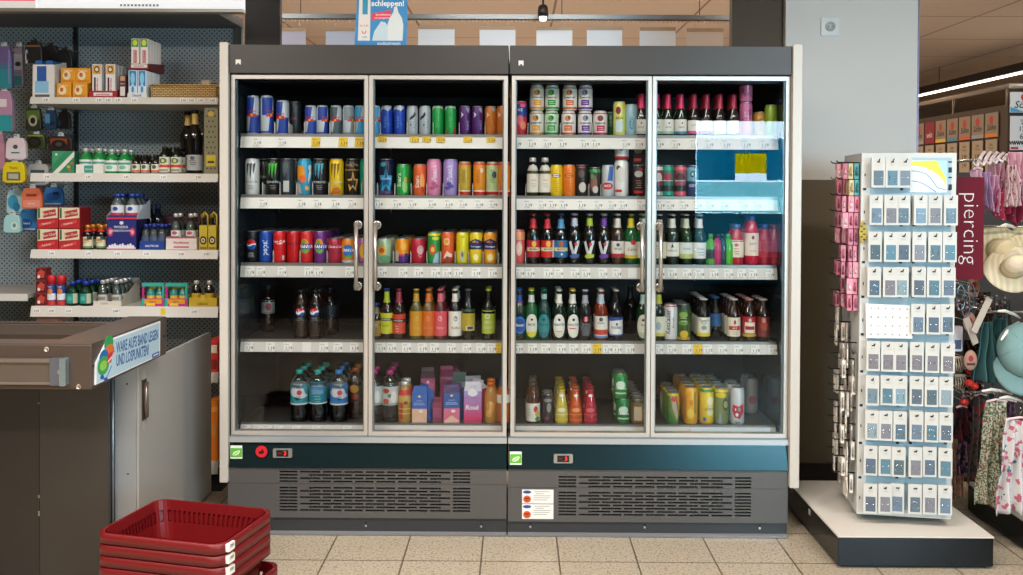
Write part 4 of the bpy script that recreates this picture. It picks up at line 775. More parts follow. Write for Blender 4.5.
for i, d in enumerate(ITEMS):
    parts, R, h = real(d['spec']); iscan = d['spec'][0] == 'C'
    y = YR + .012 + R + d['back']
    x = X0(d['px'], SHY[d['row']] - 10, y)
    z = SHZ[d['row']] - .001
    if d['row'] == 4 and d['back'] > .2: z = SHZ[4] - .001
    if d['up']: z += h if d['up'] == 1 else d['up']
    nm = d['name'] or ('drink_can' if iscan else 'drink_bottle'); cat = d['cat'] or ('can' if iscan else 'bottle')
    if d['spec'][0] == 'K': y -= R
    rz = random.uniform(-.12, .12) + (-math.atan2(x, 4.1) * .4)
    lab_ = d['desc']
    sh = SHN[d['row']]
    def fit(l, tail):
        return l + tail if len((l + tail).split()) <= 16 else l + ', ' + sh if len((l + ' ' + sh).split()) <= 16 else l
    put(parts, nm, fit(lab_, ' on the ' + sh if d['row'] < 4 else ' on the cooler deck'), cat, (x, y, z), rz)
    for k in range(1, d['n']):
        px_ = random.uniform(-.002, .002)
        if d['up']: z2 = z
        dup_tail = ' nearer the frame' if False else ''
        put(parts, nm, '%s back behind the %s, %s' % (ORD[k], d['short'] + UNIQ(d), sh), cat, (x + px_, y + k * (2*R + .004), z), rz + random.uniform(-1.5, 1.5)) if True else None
# ================================================================ ROOM
def tiles(name, c1, c2, grout, size, ox, oy, mort, rough, speck=0., bump=0.):
    m = bpy.data.materials.new(name); m.use_nodes = True; nt = m.node_tree; b = nt.nodes['Principled BSDF']; L = nt.links.new
    geo = nt.nodes.new('ShaderNodeNewGeometry'); mp = nt.nodes.new('ShaderNodeMapping'); mp.inputs['Location'].default_value = (-ox, -oy, 0)
    L(geo.outputs['Position'], mp.inputs['Vector'])
    br = nt.nodes.new('ShaderNodeTexBrick'); br.offset = 0; br.squash = 1
    br.inputs['Color1'].default_value = (*lin(c1), 1); br.inputs['Color2'].default_value = (*lin(c2), 1); br.inputs['Mortar'].default_value = (*lin(grout), 1)
    br.inputs['Scale'].default_value = 1; br.inputs['Brick Width'].default_value = size; br.inputs['Row Height'].default_value = size
    br.inputs['Mortar Size'].default_value = mort; br.inputs['Mortar Smooth'].default_value = .3; br.inputs['Bias'].default_value = 0
    L(mp.outputs[0], br.inputs['Vector'])
    col = br.outputs['Color']
    if speck:
        for sc, lo, hi, dk in ((110, .54, .60, .50), (60, .58, .64, .66)):
            n = nt.nodes.new('ShaderNodeTexNoise'); n.inputs['Scale'].default_value = sc; n.inputs['Detail'].default_value = 3
            L(geo.outputs['Position'], n.inputs['Vector'])
            r = nt.nodes.new('ShaderNodeMapRange'); r.inputs['From Min'].default_value = lo; r.inputs['From Max'].default_value = hi; r.inputs['To Min'].default_value = 1; r.inputs['To Max'].default_value = dk
            L(n.outputs['Fac'], r.inputs['Value'])
            mx = nt.nodes.new('ShaderNodeMix'); mx.data_type = 'RGBA'; mx.blend_type = 'MULTIPLY'; mx.inputs[0].default_value = speck
            L(col, mx.inputs[6]); L(r.outputs[0], mx.inputs[7]); col = mx.outputs[2]
    L(col, b.inputs['Base Color']); b.inputs['Roughness'].default_value = rough
    return m
ox = P(336.7, 537, Z=0).x; oy = P(500, 561.3, Z=0).y
FLOORM = tiles('terrazzo_tile', '#c0b19b', '#bbab94', '#6e604e', .321, ox, oy, .0042, .30, .9)
m = MB(); m.box(-6, 9, -6.5, 13, -.06, 0, FLOORM); struct('floor', m)
CEIL = tiles('ceiling_tile', '#cbb9a6', '#c8b5a2', '#8a7462', 1.2, .3, .2, .012, .8)
m = MB(); m.box(-6, 9, -6.5, 13, 3.0, 3.06, CEIL); struct('ceiling', m)
WALLP = mat('#e6e4e0', .7, 0, .3, .02, 3)
OLIVE = mat('#6f6450', .55, 0, .3, .08, 2)
m = MB(); m.box(-6.1, -6, -6.5, 13, 0, 3, mat('#b9a58e', .8)); struct('wall_left', m)
m = MB(); m.box(9, 9.1, -6.5, 13, 0, 3, mat('#8a735c', .8)); struct('wall_right', m)
m = MB(); m.box(-6, 9, 13, 13.1, 0, 3, mat('#8f745a', .8)); struct('wall_back', m)
# shop front behind the camera with a tall window
wx0, wx1, wz0, wz1 = 2.0, 4.6, .35, 2.35
m = MB()
for q in ((-6, wx0, 0, 3), (wx1, 9, 0, 3), (wx0, wx1, 0, wz0), (wx0, wx1, wz1, 3)): m.box(q[0], q[1], -6.6, -6.5, q[2], q[3], mat('#38332f', .8))
struct('wall_front', m)
m = MB()
for q in ((wx0, wx0+.05, wz0, wz1), (wx1-.05, wx1, wz0, wz1), (wx0+.05, wx1-.05, wz1-.05, wz1), (wx0+.05, wx1-.05, wz0, wz0+.05), (3.25, 3.31, wz0+.05, wz1-.05)): m.box(q[0], q[1], -6.56, -6.5, q[2], q[3], mat('#3c4a52', .4, .4))
struct('window_1', m)
film = glass('#3a9fb4', .3, 'blue_window_film'); filmy = glass('#e0cf20', .3, 'yellow_window_film'); filmw = glass('#b4dfe2', .3, 'pale_window_film')
wp = thing('window_poster', 'translucent blue, yellow and pale poster film stuck on the shop window', 'poster', (0, 0, 0))
m = MB(); m.box(2.06, 2.50, -6.495, -6.493, 1.62, 2.10, film); m.box(2.50, 2.86, -6.495, -6.493, 1.93, 2.10, film); m.box(2.86, 3.24, -6.495, -6.493, 1.62, 2.10, film); m.build('blue_film', wp)
m = MB(); m.box(2.50, 2.86, -6.495, -6.493, 1.70, 1.93, filmy); m.build('yellow_film', wp)
m = MB(); m.box(2.06, 3.24, -6.495, -6.493, 1.25, 1.60, filmw); m.build('pale_film', wp)
m = MB(); m.box(2.05, 4.55, -6.495, -6.493, .40, .80, glass('#20505a', .3, 'dark_dimmer_film')); m.build('dark_reflection_dimmer', wp)  # added film, darkens the low part of the window's reflection in the doors
m = MB(); m.box(2.05, 4.55, -6.495, -6.493, .80, 1.24, glass('#4f8490', .3, 'mid_dimmer_film')); m.build('mid_reflection_dimmer', wp)  # added film, tones down the middle of that reflection

# wall stub beside the cooler, two-tone
wy = .80
A, B = X0(785.5, 60, wy), X0(917.5, 60, wy)
m = MB(); m.box(A, B, wy, wy + .30, 0, 3, WALLP); struct('wall_right_stub', m)
m = MB(); m.box(A, B + .004, wy - .012, wy - .0005, .09, P(860, 180, Y=wy).z, OLIVE); struct('trim_1', m)
m = MB(); m.box(A, B + .004, wy - .020, wy - .0005, 0, .09, mat('#1d1a18', .5)); struct('baseboard_right', m)
m = MB(); m.box(B, B + .008, wy - .003, wy + .30, P(860, 180, Y=wy).z, 3, mat('#8b7f96', .3, .6)); struct('trim_2', m)
m = MB(); m.box(X0(732, 20, .84), A - .002, .84, .90, 0, 3, mat('#5a4d3f', .6, 0, .3)); struct('wall_pillar', m)
m = MB(); m.box(X0(245, 20, .84), X0(280, 20, .84), .84, .88, 0, 3, mat('#3b3634', .6, 0, .3)); struct('wall_pillar', m)
# socket
c = P(829.7, 26.8, Y=wy)
r = thing('wall_socket', 'white power socket high on the pale wall beside the cooler', 'socket', (c.x, wy, c.z))
m = MB(); m.cbox(-.048, .048, -.010, 0, -.048, .048, mat('#e9ebea', .3), .004); m.build('cover_plate', r, .002)
m = MB(); m.lathe([(.026, 0), (.026, .006), (.021, .006), (.021, .001), (.001, .001)], mat('#c9ccca', .35), 28, T=Matrix.Translation((0, -.011, 0)) @ Matrix.Rotation(PI/2, 4, 'X'))
for s in (-1, 1): m.lathe([(.003, 0), (.003, .002)], BLACK, 10, T=Matrix.Translation((s*.010, -.0115, 0)) @ Matrix.Rotation(PI/2, 4, 'X'))
m.build('socket_well', r)
# ---- behind the coolers: rail with hanging boards, track lamp
ry = 2.0
zr = P(500, 17, Y=ry).z
r = thing('hanging_rail', 'grey ceiling rail with a perforated lower edge running behind the coolers', 'rail', (0, ry, zr))
m = MB(); m.box(X0(275, 17, ry), X0(745, 17, ry), 0, .04, -.012, .018, mat('#9aa0a2', .35, .6)); m.build('rail_bar', r)
m = MB(); m.box(X0(275, 17, ry), X0(745, 17, ry), .01, .02, -.020, -.0125, mat('#5c5048', .5))
for k in range(120):
    x = X0(282, 17, ry) + k * .0255
    m.box(x, x + .012, .004, .016, -.032, -.020, mat('#c9a888', .5))
m.build('perforated_strip', r)
m = MB()
for px in (562, 300, 700): m.tube([(X0(px, 17, ry), .02, .018), (X0(px, 17, ry), .02, 3.0 - zr)], .003, mat('#5c5652', .5), 6)
m.build('suspension_wire', r)
for k, (a, b, t, c) in enumerate(((279,305,29,'#c4c0d0'),(325.5,368,29,'#ccd0e0'),(418,454.5,27,'#e6ebf0'),(479.5,515.5,27.5,'#e6eaf0'),(536.5,572.5,28,'#e6ecf2'),(587,622.5,28,'#e6ecf2'),(640,676,28.5,'#e8ecf2'),(687,724,29.5,'#d8c8b8'))):
    x0, x1, z1 = X0(a, t, ry), X0(b, t, ry), P(a, t, Y=ry).z
    w = x1 - x0
    nb = ['beside the dark pillar', 'half behind the blue drinks poster', 'just past the blue drinks poster', 'over the seam between the coolers', 'under the track lamp', 'between the track lamp and the long wire', 'one before the last of the row', 'brownish one beside the brown pillar'][k]
    r = thing('hanging_board', 'blank pale board hanging from the ceiling rail, ' + nb, 'board', (x0 + w/2, ry, z1), 0, 'blank boards on the ceiling rail')
    m = MB(); m.box(-w/2, w/2, .010, .016, -.30, 0, mat(c, .5)); m.build('panel', r)
    m = MB(); m.box(-w/2, w/2, .006, .0098, -.012, .010, mat('#b7997a', .5)); m.build('clip_strip', r)
    for s in (-.28, .28):
        m = MB(); m.tube([(w*s, .012, .008), (w*s + .006, .012, .02), (w*s, .012, .03), (w*s - .004, .012, .037)], .003, mat('#d8c8b4', .4, .3), 6); m.build('hook', r)
r = thing('track_lamp', 'dark spotlight with a glowing face on the ceiling rail', 'lamp', (X0(543, 17, ry - .12), ry - .12, P(543, 5, Y=ry - .12).z))
m = MB(); m.lathe([(.034, -.075), (.036, -.04), (.030, -.01), (.020, .0), (.008, .004)], mat('#2b211c', .4), 20); m.tube([(0, 0, 0), (0, 0, .35)], .006, mat('#2b211c', .4), 8); m.build('lamp_housing', r)
m = MB(); m.lathe([(.001, -.0755), (.024, -.0755), (.020, -.10), (.001, -.105)], emit('#ffe6cc', 3), 20); m.build('lamp_glass', r)

# poster on the cooler
PY = .012; c0 = P(354.5, 46, Y=PY); c1 = P(407.5, 46, Y=PY); w = c1.x - c0.x; zt = Z0(45.3)
r = thing('drinks_poster', 'blue cardboard poster with white bottle standing on top of the cooler', 'poster', ((c0.x + c1.x)/2, PY, zt))
m = MB(); m.prism([(-w/2, 0), (w/2 - .004, 0), (w/2, .30), (-w/2 + .016, .30)], 0, .006, mat('#2e8cc8', .4)); m.build('card', r)
m = MB(); y = -.0012
m.prism([(-w/2+.015, .02), (-w/2+.068, .02), (-w/2+.072, .30), (-w/2+.024, .30)], y, -.0002, mat('#e9e4de', .4))
m.prism([(-w/2+.035, .135), (-w/2+.058, .135), (-w/2+.060, .29), (-w/2+.037, .29)], y*1.6, y, mat('#2a93b8', .4))
m.prism([(-w/2+.074, .108), (w/2-.075, .118), (w/2-.073, .155), (-w/2+.074, .140)], y, -.0002, mat('#e3405c', .4))
bt = [(.03,.02),(.095,.02),(.098,.09),(.092,.12),(.076,.145),(.070,.17),(.058,.17),(.054,.145),(.038,.12),(.028,.09)]
m.prism(bt, y, -.0002, mat('#dfe6e6', .4)); m.prism([(.056,.171),(.072,.171),(.072,.181),(.056,.181)], y, -.0002, mat('#5a3a34', .4))
m.prism([(-.04,.02),(.03,.02),(.03,.08),(.02,.10),(0,.105),(-.01,.09),(-.03,.06)], y*.8, -.0002, mat('#c9dbe4', .4))
m.text('statt', .010, .214, .040, '#f4f6f6', y*1.2, bold=.03); m.text('mühelos', .065, .212, .016, '#e4eef4', y*1.2, bold=.02)
m.text('schleppen!', .030, .183, .034, '#f4f6f6', y*1.2, bold=.03)
m.text('Sprudelwasser', .010, .134, .0115, '#fbe6ea', y*2, bold=.02); m.text('aus Leitungswasser', .008, .120, .0095, '#fbe6ea', y*2, bold=.02)
m.text('sodastream', .035, .008, .022, '#d8e8f0', y*1.3, bold=.02); m.text('dm 3,95', -w/2 + .042, .085, .012, '#d8485c', y*2)
m.tube([(-w/2+.033, y*2, .062), (-w/2+.037, y*2, .052), (-w/2+.046, y*2, .052), (-w/2+.05, y*2, .062)], .002, mat('#d8485c'), 5); m.text('2999', -w/2+.045, .035, .010, '#4a6a9c', y*2)
m.build('print', r)
m = MB(); m.prismx([(.006, .0), (.09, .0), (.006, .2)], -.004, .004, mat('#8a8278', .6)); m.build('easel_strut', r)

# ================================================================ LEFT GONDOLA
GY, GB = .50, .95
def ZG(y, Y=GY): return P(125, y, Y=Y).z
def XG(x, Y=GY, y=180): return P(x, y, Y=Y).x
def pegmat(PT_=.027):
    m = bpy.data.materials.new('pegboard'); m.use_nodes = True; nt = m.node_tree; b = nt.nodes['Principled BSDF']; L = nt.links.new
    geo = nt.nodes.new('ShaderNodeNewGeometry'); outs = []
    for o in (0, .5):
        mp = nt.nodes.new('ShaderNodeVectorMath'); mp.operation = 'MULTIPLY_ADD'; mp.inputs[1].default_value = (1/PT_, 0, 1/PT_); mp.inputs[2].default_value = (o, 0, o)
        L(geo.outputs['Position'], mp.inputs[0])
        fr = nt.nodes.new('ShaderNodeVectorMath'); fr.operation = 'FRACTION'; L(mp.outputs[0], fr.inputs[0])
        ds = nt.nodes.new('ShaderNodeVectorMath'); ds.operation = 'DISTANCE'; ds.inputs[1].default_value = (.5, 0, .5); L(fr.outputs[0], ds.inputs[0])
        outs.append(ds.outputs['Value'])
    mn = nt.nodes.new('ShaderNodeMath'); mn.operation = 'MINIMUM'; L(outs[0], mn.inputs[0]); L(outs[1], mn.inputs[1])
    lt = nt.nodes.new('ShaderNodeMath'); lt.operation = 'GREATER_THAN'; lt.inputs[1].default_value = .155; L(mn.outputs[0], lt.inputs[0])
    mx = nt.nodes.new('ShaderNodeMix'); mx.data_type = 'RGBA'; mx.inputs[6].default_value = (.006, .007, .008, 1); mx.inputs[7].default_value = (*lin('#8a979b'), 1)
    L(lt.outputs[0], mx.inputs[0]); L(mx.outputs[2], b.inputs['Base Color']); b.inputs['Roughness'].default_value = .5
    return m
PEG = pegmat()
gr = thing('shelf_unit', 'grey pegboard shop shelf unit with white price rails beside the cooler', 'shelf unit')
gx0, gx1 = XG(31), XG(218.2)
bx0 = X0(-60, 180, GB); bx1 = X0(243, 180, GB)
m = MB(); m.box(bx0, bx1, GB, GB + .02, 0, 2.42, PEG); m.build('pegboard_back', gr)
m = MB(); ux = X0(77, 30, GB); m.box(ux - .010, ux + .008, GB - .02, GB - .0005, 0, 2.42, mat('#15181a', .4)); m.box(bx1 - .04, bx1, GB - .03, GB - .0005, 0, 2.42, mat('#4c5052', .4)); m.build('upright', gr)
SY = {0: (97.3, 104.2), 1: (173.3, 181.8), 2: (249.8, 258.5), 3: (306.3, 316.8), 4: (372, 382), 5: (461, 473)}
GZ = {}
WR = mat('#dad5cb', .4)
for k, (a, b) in SY.items():
    z1, z0 = ZG(a), ZG(b); GZ[k] = z1 - .003
    m = MB(); m.box(gx0, gx1, GY + .004, GB - .02, z1 - .03, z1 - .003, mat('#c9c5bd', .45)); s = m.build('shelf', gr)
    m = MB(); m.prismx([(GY, z1), (GY + .004, z1), (GY - .004, z0), (GY - .012, z0)], gx0 - .0, gx1, WR); m.build('price_rail', s)
    tg = {0: (47, 77, 100, 109, 119, 135, 184, 192, 201, 213), 1: (48, 89, 127, 164, 199), 2: (52, 89, 118, 147, 182, 207), 3: (37, 52, 69, 116, 195)}.get(k, ())
    for px in tg:
        x = XG(px); zc = (z0 + z1)/2
        m = MB(); m.box(-.018, .018, -.0012, 0, -.015, .015, mat('#f3f0ea', .5)); m.text('2.45', .0, .002, .014, '#2a2a2a', -.0016, bold=.01); m.box(-.010, .010, -.0016, -.0012, -.011, -.009, mat('#4a4a4a'))
        o = m.build('price_tag', s, loc=(x, GY - .0065, zc))
    if k == 3:
        m = MB(); m.box(-.012, .012, -.0012, 0, -.018, .018, mat('#e8c93a', .5)); m.build('yellow_tag', s, loc=(XG(163.5), GY - .008, (z0+z1)/2))
m = MB(); m.box(gx0, gx1, GY + .05, GB - .001, 0, .10, mat('#2b2725', .5)); m.build('base_plinth', gr)
# side bay (no end panel): grey shelf with rail at the far left
m = MB(); za, zb = ZG(295), ZG(301.5)
m.box(bx0, gx0 - .02, GY + .01, GB - .02, za - .02, za, mat('#b5b1aa', .45)); sb = m.build('shelf', gr)
m = MB(); m.box(bx0, gx0 - .02, GY, GY + .009, zb, za + .003, WR); m.build('price_rail', sb)
m = MB(); m.box(gx0 + .01, gx0 + .12, GY + .03, GY + .3, ZG(323), ZG(318), mat('#d8a08a', .5)); m.build('shelf_leaflet', gr)
# lightbox canopy
r = thing('light_box_canopy', 'long white illuminated header box above the shelf unit', 'light box', (0, GY, 0))
z0, z1 = ZG(12.6), ZG(9.2)
xs = XG(38.5, GY, 5); xe = XG(243.5, GY, 5); xl = XG(-80, GY, 5)
m = MB(); m.box(xs + .004, xe, -.02, .03, z1, z1 + .28, emit('#e4e6e8', .55)); m.build('light_panel', r)
m = MB(); m.box(xl, xs - .004, -.02, .03, z1, z1 + .28, emit('#d9d4cf', .45)); m.box(xl, xs - .006, -.022, -.0205, ZG(1.8), ZG(1.8)+.2, emit('#e0204c', .6)); m.build('red_striped_panel', r)
m = MB(); m.box(xl, xe, -.024, .035, z0, z1 - .0005, mat('#a8a49a', .35, .4)); m.build('bottom_trim', r)
m = MB(); m.box(xl, XG(243, GB, 20), .036, GB - GY - .001, z0 + .002, z0 + .05, mat('#55565a', .5)); m.build('canopy_board', r)
m = MB(); xc = XG(142, GY, 5)
for q in range(11): m.box(xc - .10 + q*.018, xc - .10 + q*.018 + .011, -.0218, -.0205, ZG(6) - .006, ZG(6) + .005, mat('#9aa0a6'))
m.build('caption', r)

def packbox(w, d, h, base, pats=(), texts=(), top=None, side=None):
    """printed carton: front faces -Y; pats (u0,u1,v0,v1,colour) in fractions"""
    m = MB(); bm_ = mat(base, .45)
    m.cbox(-w/2, w/2, 0, d, 0, h, bm_, min(.002, w*.05))
    if top: m.box(-w/2+.001, w/2-.001, .001, d-.001, h, h+.0006, mat(top, .45))
    if side: m.box(w/2, w/2+.0006, .002, d-.002, .002, h-.002, mat(side, .45)); m.box(-w/2-.0006, -w/2, .002, d-.002, .002, h-.002, mat(side, .45))
    y = -.0005
    for p in pats:
        y -= .0003
        if p[0] == 'o': m.add([(( a-.5)*w, y, b*h) for a, b in oval(p[1], p[2], p[3], p[4], 16)], [tuple(range(16))], mat(p[5], .45))
        elif p[0] == 'p': m.add([((a-.5)*w, y, b*h) for a, b in p[1]], [tuple(range(len(p[1])))], mat(p[2], .45))
        else: u0, u1, v0, v1, c = p; m.add([((u0-.5)*w, y, v0*h), ((u1-.5)*w, y, v0*h), ((u1-.5)*w, y, v1*h), ((u0-.5)*w, y, v1*h)], [(0,1,2,3)], mat(c, .45))
    for t in texts:
        y -= .0003; s, u, v, size, c = t[:5]; rot = t[5] if len(t) > 5 else 0
        m.text(s, (u-.5)*w, v*h, size, c, y, rot=rot, bold=.015)
    return m
def gthing(name, mb, label, cat, px, row, yb=None, dy=.02, part='carton', group=None, z=None, rz=0.):
    y = GY + dy
    o = mb.build(name); zz = GZ[row] if z is None else z
    o.location = (P(px, 200, Y=y).x, y, zz + .0005); o.rotation_euler = (0, 0, rz)
    return tag(o, label, cat, group)
S = 201.5
# -- top shelf
def tray(px0, px1, row, d, hf, hb, c, label, dy=.02, z=None, pats=(), texts=(), side=None):
    """open-fronted shelf carton with sloping sides"""
    x0 = P(px0, 200, Y=GY+dy).x; x1 = P(px1, 200, Y=GY+dy).x; w = x1 - x0
    cm = mat(c, .5); sm = mat(side or c, .5)
    r = thing('display_tray', label, 'display tray', ((x0+x1)/2, GY+dy, (GZ[row] if z is None else z) + .0005))
    m = MB(); m.box(-w/2, w/2, 0, d, 0, .003, cm); m.box(-w/2, w/2, -.003, 0, 0, hf, cm); m.box(-w/2, w/2, d - .003, d, 0, hb, cm); 
    for s in (-w/2 - .002, w/2): m.prismx([(-.003, 0), (d, 0), (d, hb), (0, hf)], s, s + .002, sm)
    m.build('tray_body', r)
    m = MB(); y = -.0034
    for u0, u1, v0, v1, cc in pats: y -= .0003; m.add([((u0-.5)*w, y, v0*hf), ((u1-.5)*w, y, v0*hf), ((u1-.5)*w, y, v1*hf), ((u0-.5)*w, y, v1*hf)], [(0,1,2,3)], mat(cc, .5))
    for s, u, v, size, cc in texts: y -= .0003; m.text(s, (u-.5)*w, v*hf, size, cc, y, bold=.02)
    if m.v: m.build('tray_print', r)
    return r, w
def fill(tr, w, n, nd, mk, name, desc, cat, zoff=.004, where='', dy0=.004):
    """n across, nd deep; every piece a thing of its own"""
    base = tr.location
    parts = mk
    for j in range(nd):
        for i in range(n):
            x = base.x - w/2 + w * (i + .5) / n
            pos = ('' if n == 1 else [' first', ' second', ' third', ' fourth', ' fifth'][i])
            dep = ['front', 'second', 'third', 'fourth', 'fifth', 'sixth'][j]
            put(parts, name, '%s,%s, %s row %s' % (desc, pos, dep, where), cat, (x, base.y + dy0 + j * DEP[0], base.z + zoff), 0)
DEP = [.05]
def asparts(mb, pn): return [(pn, mb.mesh(pn), [])]
# white display box with blue bottles
r, w = tray(33.5, 54.5, 0, .12, .165, .19, '#e6e3dd', 'tall white open display box of blue tubes at the shelf end', pats=((.1,.75,.15,.5,'#8fc4e4'),(.2,.65,.5,.95,'#2a5ca8'),(.1,.8,.02,.1,'#5a6068')))
tb = MB(); tb.cbox(-.018, .018, 0, .03, 0, .182, mat('#2b66b0', .4), .006); tb.box(-.013, .013, -.0006, 0, .03, .08, mat('#bfe0f0', .4))
DEP[0] = .036; fill(r, w, 2, 3, asparts(tb, 'tube_body'), 'cream_tube', 'blue tube', 'tube', where='of the tall white display box')
# orange boxes
ob = packbox(.072, .06, .074, '#eca227', [('o', .4, .5, .28, .3, '#f6e2b8'), (.1, .9, .06, .2, '#d88a18'), ('o', .35, .55, .12, .15, '#c86a1c')], [('Frubiase', .5, .83, .012, '#fff0d8')], top='#f0b04a', side='#d98c20')
def MBcopy(m):
    n = MB(); n.v = list(m.v); n.f = list(m.f); n.m = list(m.m); n.mats = list(m.mats); n.sm = list(m.sm); return n
for k, (px, zz, dy) in enumerate(((64.2, 0, .015), (80.2, 0, .015), (68.5, .076, .03), (83.5, .076, .035))):
    gthing('tablet_box', MBcopy(ob), 'orange tablet box, %s' % ['lower one beside the white display box','lower one beside the toothpaste tray','upper one of the orange pile beside the blue tubes','upper one of the orange pile beside the toothpaste tray'][k], 'box', px, 0, dy=dy, z=GZ[0] + zz)
# toothpaste tray
tp = packbox(.046, .035, .165, '#efeae6', [(.08,.92,.70,.97,'#e8a62c'), ('o',.5,.84,.28,.10,'#4a2a18'), ('o',.5,.84,.18,.06,'#f0e0c0'), (.15,.75,.1,.62,'#f4f2ee'), (.2,.4,.15,.6,'#3a3438')], [('parodontax', .55, .36, .016, '#c22a34', PI/2)], side='#d9d6d2')
r, w = tray(90, 117, 0, .20, .036, .12, '#b01e2c', 'dark red tray of upright toothpaste boxes on the top shelf', pats=((.15,.85,.3,.75,'#e8e2de'),), texts=(('parodontax',.5,.5,.014,'#b01e2c'),))
DEP[0] = .040; fill(r, w, 2, 4, asparts(tp, 'carton'), 'toothpaste_box', 'orange-topped toothpaste box', 'box', where='of the dark red tray')
tb2 = packbox(.030, .03, .115, '#5a2c34', [(.1,.9,.1,.5,'#e2dcd8'),(.1,.9,.75,.95,'#c9a07a')], [('PARO',.5,.62,.009,'#e8dcd8')])
gthing('toothpaste_box', tb2, 'dark maroon and white toothpaste box between the two toothpaste trays', 'box', 122.8, 0)
op = packbox(.042, .03, .135, '#dfe9f0', [(.1,.9,.42,.98,'#2f86c8'),('o',.5,.7,.26,.22,'#8fd0ea'),('o',.5,.3,.25,.2,'#c9e2ee'),('o',.5,.3,.14,.12,'#3a90c4')])
r, w = tray(128, 146.5, 0, .20, .026, .05, '#e9e6e0', 'low white tray of blue and white toothbrush boxes', texts=(('Oral-B',.5,.5,.016,'#2a6ab0'),))
DEP[0] = .035; fill(r, w, 2, 5, asparts(op, 'carton'), 'toothbrush_box', 'blue and white toothbrush box', 'box', where='of the low white tray')
sp = packbox(.038, .03, .150, '#eeeae4', [(.05,.95,.72,.98,'#3aa048'),('o',.5,.86,.3,.1,'#e6e04a'),(.3,.7,.2,.62,'#c22c34'),(.05,.95,.62,.72,'#f2f0ec')], [('SENSODYNE', .5, .42, .010, '#f4f0ee', PI/2)], side='#e0ddd8')
r, w = tray(130.5, 148.5, 0, .20, .028, .05, '#8c1f2a', 'raised dark red tray of green and white toothpaste boxes, on the toothbrush boxes', z=GZ[0] + .144, dy=.03, side='#5a151d', pats=((.05,.95,.3,.9,'#e8e4de'),), texts=(('parodontax',.5,.6,.010,'#8a2430'),))
DEP[0] = .034; fill(r, w, 2, 5, asparts(sp, 'carton'), 'toothpaste_box', 'green-topped toothpaste box', 'box', where='of the raised red tray')
# wicker basket
wx0_, wx1_ = P(149, 90, Y=GY+.02).x, P(217.6, 90, Y=GY+.02).x
def wicker():
    m = bpy.data.materials.new('wicker'); m.use_nodes = True; nt = m.node_tree; b = nt.nodes['Principled BSDF']; L = nt.links.new
    w = nt.nodes.new('ShaderNodeTexBrick'); w.inputs['Scale'].default_value = 1; w.inputs['Brick Width'].default_value = .022; w.inputs['Row Height'].default_value = .009
    w.inputs['Color1'].default_value = (*lin('#e0c183'), 1); w.inputs['Color2'].default_value = (*lin('#caa766'), 1); w.inputs['Mortar'].default_value = (*lin('#7c5a2c'), 1); w.inputs['Mortar Size'].default_value = .0022
    tc = nt.nodes.new('ShaderNodeTexCoord'); sx = nt.nodes.new('ShaderNodeSeparateXYZ'); cx = nt.nodes.new('ShaderNodeCombineXYZ'); ad = nt.nodes.new('ShaderNodeMath')
    L(tc.outputs['Object'], sx.inputs[0]); L(sx.outputs[0], ad.inputs[0]); L(sx.outputs[1], ad.inputs[1]); L(ad.outputs[0], cx.inputs[0]); L(sx.outputs[2], cx.inputs[1]); L(cx.outputs[0], w.inputs['Vector'])
    L(w.outputs['Color'], b.inputs['Base Color']); b.inputs['Roughness'].default_value = .7; return m
WK = wicker()
r = thing('wicker_basket', 'long shallow wicker basket at the cooler end of the top shelf', 'basket', ((wx0_+wx1_)/2, GY + .02, GZ[0] + .0005))
W = (wx1_ - wx0_); hw = .064
m = MB(); 
for (a0,a1,b0,b1) in ((-W/2+.01, W/2-.01, 0, .006), (-W/2+.01, W/2-.01, .194, .20), (-W/2+.01, -W/2+.016, .006, .194), (W/2-.016, W/2-.01, .006, .194)): m.box(a0,a1,b0,b1,0,hw-.006,WK)
m.box(-W/2+.016, W/2-.016, .006, .194, 0, .005, WK); m.build('basket_wall', r)
m = MB()
m.tube([(-W/2+.008, .003, hw), (W/2-.008, .003, hw)], .007, WK, 8); m.tube([(-W/2+.008, .197, hw), (W/2-.008, .197, hw)], .007, WK, 8); m.tube([(-W/2+.010, .003, hw), (-W/2+.010, .197, hw)], .007, WK, 8); m.tube([(W/2-.010, .003, hw), (W/2-.010, .197, hw)], .007, WK, 8)
m.build('basket_rim', r)
for k, (px, w_, h_, c, zt, dsc) in enumerate(((197, .045, .060, '#b8a08a', .0, 'small beige carton leaning in the wicker basket'), (205.5, .040, .095, '#c6b49a', .02, 'upright tan carton with dark print in the wicker basket'), (213, .035, .085, '#4a3a3c', .03, 'dark brown carton in the wicker basket'), (189, .03, .078, '#a89078', .04, 'slim tan carton further along the wicker basket'))):
    q = packbox(w_, .03, h_, c, [(.1,.9,.5,.9,'#cdbba2' if k != 2 else '#6a5456'),(.2,.8,.2,.4,'#4a3c34')])
    gthing('small_carton', q, dsc, 'box', px, 0, dy=.09 + k*.022, z=GZ[0] + .006)
